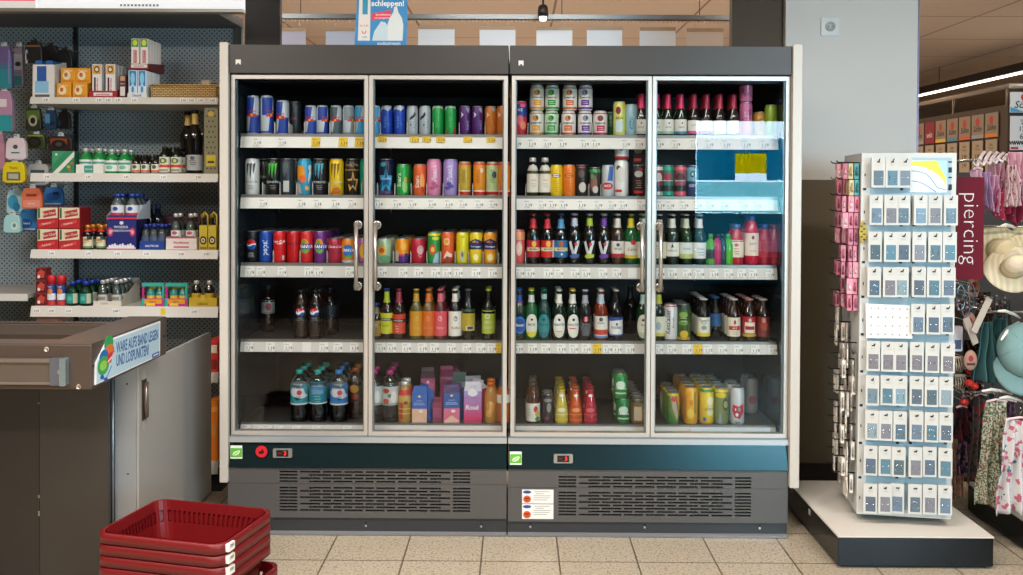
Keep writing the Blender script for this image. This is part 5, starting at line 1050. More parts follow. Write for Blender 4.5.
# -- second shelf
q = packbox(.110, .05, .112, '#2f8a5e', [('p', [(0,0),(1,1),(1,.75),(.25,0)], '#e6e4da'), ('p', [(0,.35),(.6,1),(0,1)], '#3f9a6c'), ('o',.75,.3,.08,.07,'#c8a83a'),('o',.9,.45,.06,.06,'#d8583a'),('o',.8,.15,.06,.05,'#c8584a'),('o',.2,.85,.06,.05,'#e0e0d4')], side='#266e4c')
gthing('gift_carton', q, 'green patterned gift carton with a white diagonal band', 'box', 63.3, 1)
def minis(kind, g, **k): return bottle_mesh(kind, mat(g, .1, 0, .7) if isinstance(g, str) else g, **k)
BOT['mid'] = (.0320, .128, [(.92,0),(1,.03),(1,.52),(.92,.62),(.6,.72),(.5,.80),(.5,.88)])
BOT['nip'] = (.0200, .098, [(.92,0),(1,.04),(1,.60),(.8,.70),(.5,.78),(.48,.88)])
BOT['sq'] = (.0255, .182, [(.95,0),(1,.03),(1,.62),(.85,.70),(.45,.78),(.42,.92)])
gb = minis('mid', '#1c8a44', label=(.10,.52,'#e8ece2'), ldecs=[(rect(-1.2,1.2,.36,.44),'#4a9c8a'),(oval(0,.25,.5,.08),'#7fc0a8')], cap='#b8c0bc', capk='screw')
r, w = tray(76.5, 103, 1, .16, .045, .05, '#ece8de', 'white open tray of green liqueur bottles on the second shelf', pats=((.3,.65,.1,.9,'#3f9c88'),), texts=(('BERLINER',.48,.5,.008,'#e8f0ec'),))
DEP[0] = .07; fill(r, w, 2, 2, gb, 'liqueur_bottle', 'green liqueur bottle', 'bottle', where='of the white tray', dy0=.034)
for k, px in enumerate((112, 125)):
    for j in range(2): put(gb, 'liqueur_bottle', 'green liqueur bottle, %s row, standing loose %s' % (['front','rear'][j], ['beside the white tray','beside the small amber-label bottles'][k]), 'bottle', (P(px,160,Y=GY+.055).x, GY + .055 + .07*j, GZ[1]+.0005))
nb = minis('nip', '#181410', label=(.08,.50,'#e8e2d2'), ldecs=[(rect(-1.3,1.3,.10,.20),'#e0642c'),(oval(0,.36,.5,.1),'#3a6a34')], neck=None, cap='#2a2620', capk='screw')
for k, px in enumerate((136, 145.3, 155.5)):
    for j in range(2): put(nb, 'miniature_bottle', 'small dark herb liqueur bottle with orange-striped label, %s of three, %s row' % (['nearest the green bottles','middle one','nearest the larger ones'][k], ['front','rear'][j]), 'bottle', (P(px,160,Y=GY+.042).x, GY + .042 + .05*j, GZ[1]+.0005))
BOT['jag'] = (.0260, .138, [(.95,0),(1,.03),(1,.66),(.9,.74),(.5,.82),(.46,.92)])
jb = minis('jag', '#0e1a10', label=(.06,.62,'#ece6d6'), ldecs=[(rect(-1.3,1.3,.24,.34),'#dc4a2a'),(oval(0,.48,.7,.1),'#3c7a34'),(oval(0,.48,.3,.06),'#e8d88a'),(rect(-.8,.8,.1,.18),'#a89c84')], cap='#26221c', capk='screw')
for k, px in enumerate((164.8, 176.5)):
    for j in range(2): put(jb, 'liqueur_bottle', 'square-shouldered dark liqueur bottle with green and orange label, %s, %s row' % (['beside the miniatures','beside the tall wine bottle'][k], ['front','rear'][j]), 'bottle', (P(px,160,Y=GY+.05).x, GY + .05 + .06*j, GZ[1]+.0005))
wb = bottle_mesh('wine', BLK, label=(.06,.30,'#b9bdbe'), ldecs=[(oval(0,.25,.3,.03),'#5a6064')]+lines(0,.2,3,'#6c7276',.5,.03), neck=(.78,.97,'#c8a85a'), cap='#141414', capk='screw')
put(wb, 'wine_bottle', 'tall black wine bottle with grey label on the second shelf', 'bottle', (P(195,160,Y=GY+.06).x, GY+.06, GZ[1]+.0005))
put(wb, 'wine_bottle', 'second black wine bottle behind the tall grey label one', 'bottle', (P(188,160,Y=GY+.15).x, GY+.15, GZ[1]+.0005))
q = MB(); q.cbox(-.034, .034, 0, .05, 0, .33, mat('#8d8a68', .55), .006)
for k in range(12):
    for s in (-.02, .0, .02):
        zc = .03 + k*.026; xx = s + (.01 if k % 2 else 0)
        if abs(xx) < .03: q.add([(xx-.005, -.0008, zc-.005), (xx+.005, -.0008, zc-.005), (xx, -.0008, zc+.006)], [(0,1,2)], mat('#26261e'))
q.add([(a, -.0012, b) for a, b in oval(.0, .30, .014, .014)], [tuple(range(18))], mat('#d8b83a')); q.box(-.024, .024, -.0025, -.0009, .04, .095, mat('#d9c22e')); q.box(-.016, .016, -.003, -.0026, .055, .066, mat('#4a4420'))
gthing('gift_tube', q, 'tall olive gift carton with dark triangles and yellow tag at the shelf end', 'box', 211, 1)
q = MB(); q.cbox(-.02, .02, 0, .03, 0, .2, mat('#22261a', .5), .004)
for k in range(5): q.add([(a, -.0008, b) for a, b in oval((-1)**k*.006, .03+k*.036, .009, .009)], [tuple(range(18))], mat(('#8a9a3a', '#c8b84a')[k % 2]))
gthing('gift_tube', q, 'dark gift carton with leafy dots behind the black wine bottle', 'box', 195.5, 1, dy=.33)
# -- third shelf
q0 = packbox(.104, .12, .104, '#c22a30', [('p',[(.02,.42),(.98,.50),(.98,.98),(.02,.98)],'#e7d9b9'), ('p',[(.30,.50),(.92,.62),(.88,.92),(.26,.80)],'#b8383c'), (.04,.14,.48,.96,'#3f6a3a'), ('o',.30,.7,.04,.1,'#c8a83a'), ('p',[(.1,.06),(.85,.26),(.85,.40),(.1,.2)],'#d8504c')], [('Mon Cheri',.58,.70,.017,'#f0e2c8',.18),('Feinkost',.45,.23,.013,'#f0d8c8',.2)], side='#9a2026')
for k, (px, zz) in enumerate(((47.6,0),(69.3,0),(47.6,.107),(69.3,.107))):
    gthing('chocolate_carton', MBcopy(q0), 'red and cream chocolate carton, %s of the block of four' % ['lower one at the shelf end','lower one beside the black bottles','upper one at the shelf end','upper one beside the black bottles'][k], 'carton', px, 2, z=GZ[2]+zz)
BOT['ram'] = (.0235, .125, [(.95,0),(1,.03),(1,.60),(.85,.70),(.5,.8),(.46,.90)])
rb = minis('ram', '#161210', label=(.06,.52,'#e8dcc0'), ldecs=[(oval(.1,.40,.6,.06),'#c8943a'),('text','Ramazotti',0,.30,.0085,M_('#2a2a26'),.3,{}),(rect(-1.3,1.3,.06,.14),'#5a8a4a'),(rect(.2,1.2,.40,.52),'#26382c')], neck=(.72,.82,'#c83a24'), cap='#e0902a', capk='screw')
for k, px in enumerate((88, 101.5)):
    for j in range(3): put(rb, 'liqueur_bottle', 'black liqueur bottle with cream label and orange cap, %s, %s row' % (['beside the chocolate cartons','beside the blue vodka box'][k], ['front','middle','rear'][j]), 'bottle', (P(px,240,Y=GY+.05).x, GY + .05 + .06*j, GZ[2]+.0005))
q = packbox(.145, .13, .150, '#242c74', [('o',.5,.90,.07,.06,'#e8e4e8'),('o',.12,.60,.10,.15,'#c8345c'),('o',.88,.60,.10,.15,'#c8345c'),('o',.12,.60,.05,.08,'#e8a8b8'),('o',.88,.60,.05,.08,'#e8a8b8')] + [('o', .1+.09*i, .12, .045, .05+.03*(i%3), '#eceaf0') for i in range(10)] + [(.0,1,.0,.09,'#eceaf0'),(0,1,0,.05,'#c82a4c')], [('WODKA',.5,.76,.018,'#e8e6f4'),('GORBATSCHOW',.5,.64,.013,'#e8e6f4')], side='#1c2258')
gthing('vodka_carton', q, 'dark blue vodka carton with white bottle skyline', 'carton', 121.5, 2)
vb = bottle_mesh('mid', CLR, label=(.12,.52,'#dfe4ec'), ldecs=[(rect(-1.3,1.3,.12,.22),'#c83a4a'),(oval(0,.38,.4,.08),'#2c4a9c')], cap='#2a4aa0', capk='screw', drink='#8a9094')
r, w = tray(107.5, 137, 2, .16, .020, .10, '#28307a', 'blue sloping tray of clear vodka bottles on the blue carton', z=GZ[2]+.153, pats=((0,1,0,.45,'#d8304c'),), side='#cfd2da')
DEP[0] = .052; fill(r, w, 2, 3, vb, 'vodka_bottle', 'clear bottle with white and blue label', 'bottle', where='of the sloping tray', dy0=.034)
cb = bottle_mesh('ram', CLR, label=(.3,.5,'#4a5478'), cap='#2a3c8c', capk='screw', drink='#6a6e74')
r, w = tray(140, 164, 2, .17, .046, .05, '#22408e', 'low blue tray of plain clear bottles beside the vodka carton', texts=(('BALTIKUM',.5,.45,.014,'#dfe6f4'),))
DEP[0] = .052; fill(r, w, 3, 3, cb, 'vodka_bottle', 'plain clear bottle with blue cap', 'bottle', where='of the low blue tray', dy0=.028)
wb2 = bottle_mesh('sq', CLR, label=(.30,.52,'#efe9e4'), ldecs=[(oval(0,.45,.5,.05),'#c85a6a'),(rect(-.9,.9,.32,.37),'#8a8078')], cap='#ece4dc', capk='screw', drink='#7a7c74')
r, w = tray(166.5, 196.5, 2, .15, .066, .07, '#e9dfd8', 'white and pink tray of clear bottles with pale caps', pats=((0,1,.9,1,'#c8485a'),(0,1,0,.06,'#c8485a'),(.25,.75,.2,.3,'#c8485a')), texts=(('Nordhäuser',.5,.58,.016,'#c8384e'),))
DEP[0] = .055; fill(r, w, 2, 2, wb2, 'spirit_bottle', 'clear spirit bottle with white cap', 'bottle', where='of the white and pink tray', dy0=.03)
for k, px in enumerate((203.2, 212.2)):
    q = packbox(.040, .05, .125, '#d4bc3a', [('o',.5,.40,.42,.17,'#1c1a16'),('o',.5,.40,.26,.10,'#e4d8b0'),('o',.5,.40,.10,.05,'#3a3630'),(.1,.9,.04,.14,'#8a7a24')], side='#b39c2c')
    r = thing('bottle_carrier', 'yellow carton carrier with a black oval badge, %s' % ['beside the white and pink tray','at the cooler end of its shelf'][k], 'carrier', (P(px,230,Y=GY+.02).x, GY+.02, GZ[2]+.0005))
    q.build('carton', r); m = MB(); m.tube([(-.016, .025, .12), (-.014, .025, .175), (0, .025, .19), (.014, .025, .175), (.016, .025, .12)], .004, mat('#d8c048', .5), 6); m.build('carrier_handle', r)
    put(minis('sq', '#14100c', cap='#c8a83a', capk='screw'), 'liqueur_bottle', 'black bottle inside the yellow carrier %s' % ['beside the white and pink tray','at the cooler end'][k], 'bottle', (P(px,230,Y=GY+.10).x, GY+.10, GZ[2]+.0005))
q = packbox(.30, .06, .10, '#3a2430', [(0,1,.9,1,'#5a3040')], [('Rotkäppchen Kullerpfirsich',.5,.7,.016,'#7a3a4a')])
gthing('rear_carton', q, 'dark wine-coloured long carton in shade behind the clear bottles', 'carton', 190, 2, dy=.33, z=GZ[2] + .06)
gthing('rear_carton', packbox(.30, .06, .06, '#2b2222'), 'plain dark carton under the wine-coloured long carton', 'carton', 190, 2, dy=.33)
db = minis('sq', '#0e1220', label=(.2,.5,'#1c2a4c'), cap='#3a4a7c', capk='screw')
for k, px in enumerate((150, 158)): put(db, 'spirit_bottle', 'dark blue bottle standing deep behind the low blue tray, %s' % ['nearer the vodka carton','further from the vodka carton'][k], 'bottle', (P(px,220,Y=GY+.26).x, GY+.26, GZ[2]+.0005), scale=1.25)
# -- fourth shelf
for k in range(3):
    q = packbox(.052, .05, .062, '#8c2a2c', [(.06,.94,.1,.9,'#38201e'),('p',[(.2,.2),(.8,.2),(.9,.7),(.5,.9),(.15,.6)],'#c8483c'),('o',.3,.3,.14,.14,'#e8dcd0')])
    gthing('tobacco_box', q, 'small dark box with red picture, %s of the stack of three' % ['lowest','middle','topmost'][k], 'box', 40.7, 3, z=GZ[3] + .0635*k)
for k, (px, c) in enumerate(((51.8, '#d22a30'), (61.6, '#d22a30'))):
    m = [] 
    b = MB(); b.lathe([(.020,0),(.021,.004),(.021,.105)], mat('#2a468e', .35), 18, cap1=False); wrap(b, lambda z: .021, .145, [(rect(-1.4,1.4,.2,.42), M_('#e4e4e8')), (rect(-1.4,1.4,.02,.18), M_('#c83a34')), (oval(0,.5,.6,.1), M_('#e07a3a')), ('text','500',0,.65,.012,M_('#f0f0f4'),0,{})])
    cpm = MB(); cpm.lathe([(.0215,.105),(.0215,.148),(.019,.152),(.001,.152)], mat(c, .4), 18)
    put([('can_body', b.mesh('can_body'), []), ('cap', cpm.mesh('cap'), [])], 'spray_can', 'blue canister with large red cap, %s' % ['beside the small dark boxes','beside the teal-label bottles'][k], 'spray can', (P(px,290,Y=GY+.045).x, GY+.045, GZ[3]+.0005))
BOT['gin'] = (.0300, .122, [(.95,0),(1,.03),(1,.56),(.85,.68),(.45,.78),(.42,.90)])
tl = bottle_mesh('gin', glass('#8fc0a8', 1.3, 'green_glass'), drink='#3f6e5c', label=(.10,.50,'#2a9484'), ldecs=[(rect(.5,1.2,.1,.5),'#c8c0a0'),(oval(-.1,.3,.4,.1),'#58b4a4')], cap='#2c4ab0', capk='screw')
for k, px in enumerate((72.7, 86.2)):
    for j in range(3): put(tl, 'gin_bottle', 'green-tinted bottle with teal label and blue cap, %s, %s row' % (['beside the red-capped canisters','beside the white sloping tray'][k], ['front','middle','rear'][j]), 'bottle', (P(px,290,Y=GY+.05).x, GY+.05+.065*j, GZ[3]+.0005))
kb = bottle_mesh('ram', CLR, label=(.15,.42,'#c8c4b8'), ldecs=[(rect(-.8,.8,.2,.34),'#8a8478')], cap='#d4d4d0', capk='screw', drink='#6e706c')
r, w = tray(93.5, 121, 3, .22, .026, .12, '#d9d2c4', 'pale sloping tray of clear miniature bottles', texts=(('KORN',.4,.5,.012,'#8a8478'),), side='#c4bcac')
DEP[0] = .05; fill(r, w, 2, 4, kb, 'miniature_bottle', 'clear miniature bottle with silver cap', 'bottle', where='of the pale sloping tray', dy0=.028)
yb = bottle_mesh('nip', mat('#3c8a80', .15), label=(.1,.5,'#e8b83a'), cap='#e0c83a', capk='screw')
for k, px in enumerate((153, 176.3)):
    r, w = tray(px - 11, px + 11, 3, .10, .04, .055, '#c8287c', 'pink and turquoise party carton of small bottles, %s' % ['nearer the pale sloping tray','nearer the gold carriers'][k], pats=((.1,.9,.35,.9,'#e8a02c'),(.2,.6,.1,.45,'#f0c83a'),(.0,.12,0,1,'#2ab0a0')), side='#2aa69a', texts=(('PARTY',.5,.55,.011,'#7a1c5a'),))
    m = MB(); w2 = w/2; m.box(-w2, w2, 0, .004, .100, .118, mat('#2aa89c', .5)); m.box(-w2, -w2+.010, 0, .004, .04, .100, mat('#c8287c', .5)); m.box(w2-.010, w2, 0, .004, .04, .100, mat('#2aa89c', .5)); m.build('window_frame', r)
    DEP[0] = .043; fill(r, w - .02, 2, 2, yb, 'miniature_bottle', 'turquoise yellow-capped bottle', 'bottle', where='of party carton %s' % ['by pale tray','by gold carriers'][k], dy0=.03)
gbq = bottle_mesh('ram', mat('#15110c', .1, 0, .7), label=(.1,.5,'#c8a02a'), cap='#e4dcc8', capk='screw')
for k, px in enumerate((196.5, 209.5)):
    put(gbq, 'liqueur_bottle', 'black gold-label bottle with cream cap, %s of the pair' % ['one nearer the party cartons','one nearer the cooler'][k], 'bottle', (P(px,290,Y=GY+.05).x, GY+.05, GZ[3]+.004))
r, w = tray(189.5, 216.5, 3, .075, .045, .05, '#c9a92c', 'gold cardboard carrier tray holding two black bottles', texts=(('ASBACH',.5,.3,.014,'#6a5410'),), pats=((.42,.58,.6,1.3,'#d8b83a'),))
# -- lower shelves seen past the grey cabinet
for k, (row, px, c, h_, dsc) in enumerate(((4, 213, '#d0342c', .16, 'red carton on the low shelf beside the cooler'), (5, 213, '#e0761e', .30, 'orange sack-like carton on the lowest shelf beside the cooler'), (4, 203, '#b02c28', .15, 'dull red carton next to the red carton on the low shelf'), (5, 200, '#c8641a', .28, 'dull orange carton next to the orange one on the lowest shelf'))):
    q = packbox(.048, .12, h_, c, [(.1,.9,.6,.85,'#e8d8c0'),(.1,.9,.1,.4,'#8a2a20')] if row == 4 else [(.0,1,.82,.9,'#e8a03a'),(.15,.85,.4,.6,'#d88a3a')])
    gthing('carton', q, dsc, 'carton', px, row)
# -- goods hanging on pegs at the far side of the unit
def peg(px, py, L_=.12, Y=GB): 
    m = MB(); m.tube([(0, 0, 0), (0, -L_, .0), (0, -L_ - .008, .012)], .0025, mat('#9a9ea0', .3, .7), 6); c = P(px, py, Y=Y); o = m.build('peg_hook', gr, loc=(c.x, Y - .0005, c.z)); return o
def blister(px0, px1, y0, y1, Y, base, label, cat='pack', kind='pack', pats=(), texts=(), d=.025, name='hanging_pack', rounded=True):
    a = P(px0, y0, Y=Y); b = P(px1, y1, Y=Y); w = abs(b.x - a.x); h = abs(a.z - b.z)
    r = thing(name, label, cat, ((a.x + b.x)/2, Y, b.z))
    m = MB(); cc = min(w, h) * .16
    out = [(-w/2+cc,0),(w/2-cc,0),(w/2,cc*.6),(w/2-.003,h*.75),(w/2-cc,h),(-w/2+cc,h),(-w/2+.003,h*.75),(-w/2,cc*.6)]
    m.prism(out, 0, d, mat(base, .4)); m.build('pack_body', r, .004)
    m = MB(); y = -.0008
    for p in pats:
        y -= .0003
        if p[0] == 'o': m.add([((u-.5)*w, y, v*h) for u, v in oval(p[1], p[2], p[3], p[4], 16)], [tuple(range(16))], mat(p[5], .4))
        else: u0,u1,v0,v1,c = p; m.add([((u0-.5)*w, y, v0*h), ((u1-.5)*w, y, v0*h), ((u1-.5)*w, y, v1*h), ((u0-.5)*w, y, v1*h)], [(0,1,2,3)], mat(c, .4))
    for s, u, v, size, c in texts: y -= .0003; m.text(s, (u-.5)*w, v*h, size, c, y, bold=.015)
    if m.v: m.build('pack_print', r)
    m = MB(); m.prism([(-.016, h), (.016, h), (.012, h+.02), (-.012, h+.02)], d*.4, d*.5, mat('#1c1c1e' if base.startswith('#1') else '#cfd4d4', .4)); m.build('hang_tab', r)
    m2 = MB(); m2.tube([(0, 0, 0), (0, Y - GB + d + .005, 0), (0, Y - GB - .01, 0)], .0022, mat('#9a9ea0', .3, .7), 6); m2.build('peg_hook', gr, loc=((a.x + b.x)/2, GB - .0005, a.z + .013))
    return r
H1, H2 = .62, .76
blister(-6, 12, 46, 88, H1, '#6a5a8c', 'purple to teal hanging pack, upper one at the edge of the peg area', pats=((0,1,0,.45,'#2a8a96'),(0,1,.45,.6,'#4a7090'),(.8,.9,.1,.9,'#8a7cae')))
blister(-6, 12.5, 91, 131, H1, '#b88aa8', 'pink to teal hanging pack under the purple one', pats=((0,1,0,.4,'#2f98a0'),(.2,.7,.6,.8,'#e8d8e0')))
blister(13, 23, 46, 86, H2, '#9a8c9c', 'narrow grey-pink hanging pack beside the purple pack', pats=((.1,.9,.4,.8,'#c8c4cc'),('o',.5,.55,.3,.06,'#3a3640'),(.1,.9,.02,.25,'#3a8a8c')))
blister(24, 42, 42, 63, H1, '#151518', 'black hanging pouch with silver clip', pats=((.1,.9,.78,.84,'#8a5a34'),('o',.15,.3,.08,.35,'#b8bcc0'),('o',.18,.3,.05,.22,'#151518')))
blister(40, 58, 46, 64, H2, '#131316', 'black hanging pouch behind the one with the silver clip', pats=((.1,.9,.1,.16,'#34343a'),))
blister(55, 72, 50, 68, H2, '#101014', 'black hanging pouch closest to the bay divider', pats=((.1,.9,.1,.16,'#2c2c34'),))
blister(25, 41, 108, 131, H2, '#2a331e', 'green leafy hanging pack with dark skull-like print', pats=((.1,.9,.5,.9,'#5f7a34'),('o',.5,.45,.28,.25,'#b8b48a'),('o',.5,.45,.16,.14,'#1c1c16')))
blister(44, 56, 110, 129, H2, '#24486e', 'navy and light blue hanging pack beside the green leafy pack', pats=((.1,.5,.3,.8,'#58a0c8'),(.5,.9,.2,.4,'#18222c')))
blister(57, 70, 112, 129, H2, '#16181c', 'black hanging pack with faint blue edge', pats=((.1,.3,.2,.5,'#28506c'),))
blister(5, 26, 138, 160, H1, '#e3cdd2', 'pale pink handbag-shaped hanging pack', pats=((.1,.9,.1,.55,'#ddd8da'),('o',.5,.6,.12,.10,'#4a4a52'),(.3,.7,.3,.36,'#5a5a60')))
blister(-8, 5, 134, 170, H2, '#d9a0b8', 'pink hanging pack half hidden behind the handbag-shaped one', pats=((0,.6,0,.3,'#c8e0dc'),))
blister(26, 45, 134, 149, H2, '#3c4418', 'olive and black oval hanging pack', pats=(('o',.45,.45,.36,.38,'#0c0e0c'),('o',.45,.45,.24,.24,'#22261c'),(.1,.9,.84,.94,'#8a9a2c')))
blister(48, 72, 136, 151, H2, '#2a1c18', 'black and rust hanging pack with eye-like print', pats=((.1,.8,.45,.85,'#8c4426'),('o',.45,.45,.3,.3,'#12100e'),('o',.45,.45,.14,.14,'#504a44')))
blister(2, 25, 162, 183, H1, '#e6cd18', 'bright yellow hanging pack with grey window', pats=((.2,.8,.12,.52,'#6c6a58'),(.28,.72,.2,.44,'#b8b49c')), texts=(('Twint',.5,.72,.018,'#8a7a10'),))
blister(26, 49, 164, 185, H2, '#c9cbca', 'silver grey hanging pack beside the yellow one', pats=((.2,.8,.5,.72,'#4c5c6c'),(.15,.85,.08,.3,'#8fa0ac')))
blister(6, 23.5, 190, 214, H2, '#b4dbe2', 'pale turquoise wavy hanging sachet', pats=(('o',.4,.5,.3,.3,'#3f9ec0'),('o',.6,.3,.2,.2,'#2c88b0')))
blister(21, 42, 188, 209, H1, '#e0744e', 'orange hanging pack with pink lower half', pats=((.1,.9,.08,.42,'#e8907c'),(.25,.75,.6,.72,'#8a3a28')), texts=(('MIXOR',.5,.25,.012,'#f4d8cc'),))
blister(43, 63, 187, 206, H2, '#3d80bc', 'mid blue hanging sachet with fish-like print', pats=(('o',.5,.5,.35,.22,'#2358a0'),(.1,.9,.08,.16,'#c8dce8'),(.5,.8,.6,.75,'#142c50')))
blister(3, 20.5, 215, 233, H1, '#a6d6d6', 'pale aqua hanging sachet under the turquoise one', pats=(('o',.65,.4,.2,.22,'#e8e4d0'),('o',.65,.42,.1,.12,'#4a9a9c')))
blister(18.5, 37, 209, 231, H2, '#3884c4', 'bright blue hanging sachet with white lettering', pats=(('o',.4,.35,.35,.2,'#1e5ca4'),(.1,.9,.05,.12,'#d0e4f0')), texts=(('blend',.45,.35,.016,'#e8f0f8'),))

# ================================================================ CHECKOUT COUNTER
CX, CZT, CZB = -1.456, 1.00, .84
f0 = P(91.6, 344.5, Z=CZT); cy0 = f0.y; cxr = f0.x
bk = P(166.5, 317.8, X=cxr); cy1 = bk.y
CZB = P(91, 390, X=cxr).z
STL = mat('#8c7c70', .34, .75, .5, .05, 3)
STD = mat('#63564d', .34, .6, .5, .06, 3)
r = thing('checkout_counter', 'brushed steel checkout end with recessed conveyor over dark base panels', 'checkout counter')
cl = -3.4
m = MB()
m.box(cl, cxr, cy0, cy0 + .095, CZB, CZT, STD); 
ct = MB()
m.box(cxr - .155, cxr, cy0 + .095, cy1, CZB, CZT, STD)
m.box(cl, cxr - .155, cy1 - .03, cy1, CZB, CZT - .02, STD)
m.build('counter_frame', r, .004)
m = MB(); m.box(cl, cxr - .002, cy0 + .002, cy0 + .094, CZT + .0006, CZT + .0012, STL); m.box(cxr - .152, cxr - .002, cy0 + .094, cy1 - .002, CZT + .0006, CZT + .0012, STL); m.build('steel_top', r)
m = MB(); m.box(cl, cxr - .160, cy0 + .10, cy1 - .03, CZT - .10, CZT - .05, mat('#2e2824', .5)); m.build('conveyor_belt', r)
m = MB(); m.box(cl, cxr - .158, cy1 - .16, cy1 - .14, CZT - .05, CZT - .012, STL); m.box(cl, cxr - .158, cy1 - .28, cy1 - .27, CZT - .05, CZT - .03, mat('#57483e', .4, .5)); m.build('guide_rail', r)
z0, z1 = P(30, 383.5, Y=cy0).z, P(30, 358, Y=cy0).z
m = MB(); xr = P(68, 370, Y=cy0).x; xk = P(53, 370, Y=cy0).x
m.box(cl, xk, cy0 - .012, cy0 - .0005, z0, z1, mat('#8c8177', .3, .8)); m.box(cl, xk, cy0 - .018, cy0 - .012, z1 - .012, z1, mat('#a89c90', .3, .8)); m.box(cl, xk, cy0 - .018, cy0 - .012, z0, z0 + .008, mat('#a89c90', .3, .8)); bm1 = m.build('bumper_rail', r)
m = MB(); m.cbox(xk, xr, cy0 - .022, cy0 - .0005, z0 - .002, z1 + .002, mat('#6a6c74', .35, .5), .002); m.cbox(xr - .018, xr + .004, cy0 - .026, cy0 - .0005, z0 - .003, z1 + .003, mat('#a8bcc4', .25, .8), .003); m.build('bumper_end_cap', bm1)
for px, py in ((46.5, 349.5), (78.5, 387), (60, 372)):
    c = P(px, py, Y=cy0 - (.022 if px == 60 else 0)); m = MB(); T_ = Matrix.Translation(c) @ Matrix.Rotation(PI/2, 4, 'X')
    m.lathe([(.009, 0), (.0085, .002), (.006, .003), (.006, .001), (.001, .001)], mat('#b4aaa0', .3, .8), 16, T=T_); m.build('bolt', r)
for px, py in ((93.5, 366), (164, 336)):
    c = P(px, py, X=cxr); m = MB(); m.lathe([(.005, 0), (.004, .002)], BLACK, 10, T=Matrix.Translation(c) @ Matrix.Rotation(PI/2, 4, 'Y')); m.build('bolt', r)
# sign on the end
def side_pt(px, py): c = P(px, py, X=cxr + .001); return (c.y, c.z)
sg = thing('counter_sign', 'light blue sign with shopping trolley picture and German slogan on the checkout end', 'sign', (cxr, 0, 0))
out = [side_pt(94.2, 385), side_pt(94.8, 363), side_pt(106.0, 340.5), side_pt(159.4, 321.2), side_pt(159.0, 355.4)]
m = MB(); m.prismx([(y, z) for y, z in out], .0005, .005, mat('#e9edf0', .4)); m.build('sign_edge', sg)
cyx = sum(y for y, z in out)/5; czx = sum(z for y, z in out)/5
inn = [(cyx + (y-cyx)*.965, czx + (z-czx)*.93) for y, z in out]
m = MB(); m.prismx(inn, .005, .0056, mat('#b9d6e6', .4))
TS = Matrix.Translation((.0062, 0, 0)) @ Matrix.Rotation(PI/2, 4, 'Z')
a = side_pt(117, 349); b = side_pt(156, 336)
th = math.atan2(0, 1)
def ts(s, p0, p1, size, c, sx):
    y0, z0 = side_pt(*p0); y1, z1 = side_pt(*p1)
    vs, fs = text2d(s, 1, bold=.02); w0 = max(v[0] for v in vs) - min(v[0] for v in vs); L_ = math.hypot(y1-y0, z1-z0); k = L_ / w0
    m.text(s, 0, 0, 1, c, 0, T=Matrix.Translation((.0062, (y0+y1)/2, (z0+z1)/2)) @ Matrix.Rotation(PI/2, 4, 'Z') @ Matrix.Rotation(-math.atan2(z1-z0, y1-y0), 4, 'Y') @ Matrix.Diagonal((k, 1, size, 1)), bold=.02)
ts('WARE AUFS BAND LEGEN', (115, 348.5), (157, 334.5), .056, '#1f5f9e', 1)
ts('UND LOSPUNKTEN!', (115, 361.5), (147.5, 350), .056, '#1f5f9e', 1)
y0, z0 = side_pt(151, 358.5); y1, z1 = side_pt(158, 351)
m.prismx([(y0, z0 + .0), (y1, z0), (y1, z1), (y0, z1)], .0057, .0062, mat('#1c4fa0', .4)); m.box(.0063, .0066, y0+.01, y1-.01, (z0+z1)/2-.002, (z0+z1)/2+.003, mat('#dfe8f4'))
BLX = .0064
def blob(px, py, rp, c, e=1., x=None):
    global BLX
    BLX += .00012; x = BLX
    y, z = side_pt(px, py); k = .0085 * rp
    m.prismx([(y + k*1.6*math.cos(2*PI*q/16), z + k*e*math.sin(2*PI*q/16)) for q in range(16)], .0057, x, mat(c, .4))
blob(107.5, 343.5, 2.6, '#2a9a54', 1.3); blob(108, 351, 2.8, '#e0702c'); blob(102.5, 356.5, 2.5, '#2464b4', 1.1); blob(101.8, 365.5, 3.2, '#3ca44a', 1.2); blob(101.8, 365.5, 2.0, '#8fcc5a', 1.)
q = [side_pt(105, 364), side_pt(106.5, 354), side_pt(111, 351), side_pt(109.5, 362)]; m.prismx(q, .0057, .0076, mat('#cc2c38', .4))
q = [side_pt(106, 361), side_pt(110, 356), side_pt(110, 358), side_pt(106, 363)]; m.prismx(q, .0076, .0078, mat('#e8e4e4', .4))
for p0, p1 in (((99, 372), (104, 380)), ((104, 380), (110, 366)), ((100, 378), (104, 380)), ((111, 347), (113, 352))):
    a, b = side_pt(*p0), side_pt(*p1); m.tube([(.006, *a), (.006, *b)], .0018, mat('#3c70b0'), 5)
blob(100.5, 377, .9, '#1c4fa0'); blob(104.5, 379.5, .9, '#1c4fa0')
m.build('sign_print', sg)
# base panels
by = -.47
DK = mat('#47413b', .42, .1, .5, .06, 2)
m = MB(); m.box(cl, P(39.5, 480, Y=by).x - .001, by, by + .02, 0, CZB, mat('#3b3530', .42, .1)); m.build('base_panel', r)
m = MB(); m.box(P(39.5, 480, Y=by).x + .001, P(108, 480, Y=by).x, by, by + .02, 0, CZB, DK); bp = m.build('base_panel', r)
m = MB()
for py, h_ in ((498, .012), (516, .02), (404, .006)):
    z = P(39.5, py, Y=by).z; m.box(P(39, 480, Y=by).x - .004, P(39, 480, Y=by).x + .003, by - .0006, by, z, z + h_, mat('#a08c74', .6))
m.build('edge_chip', bp)
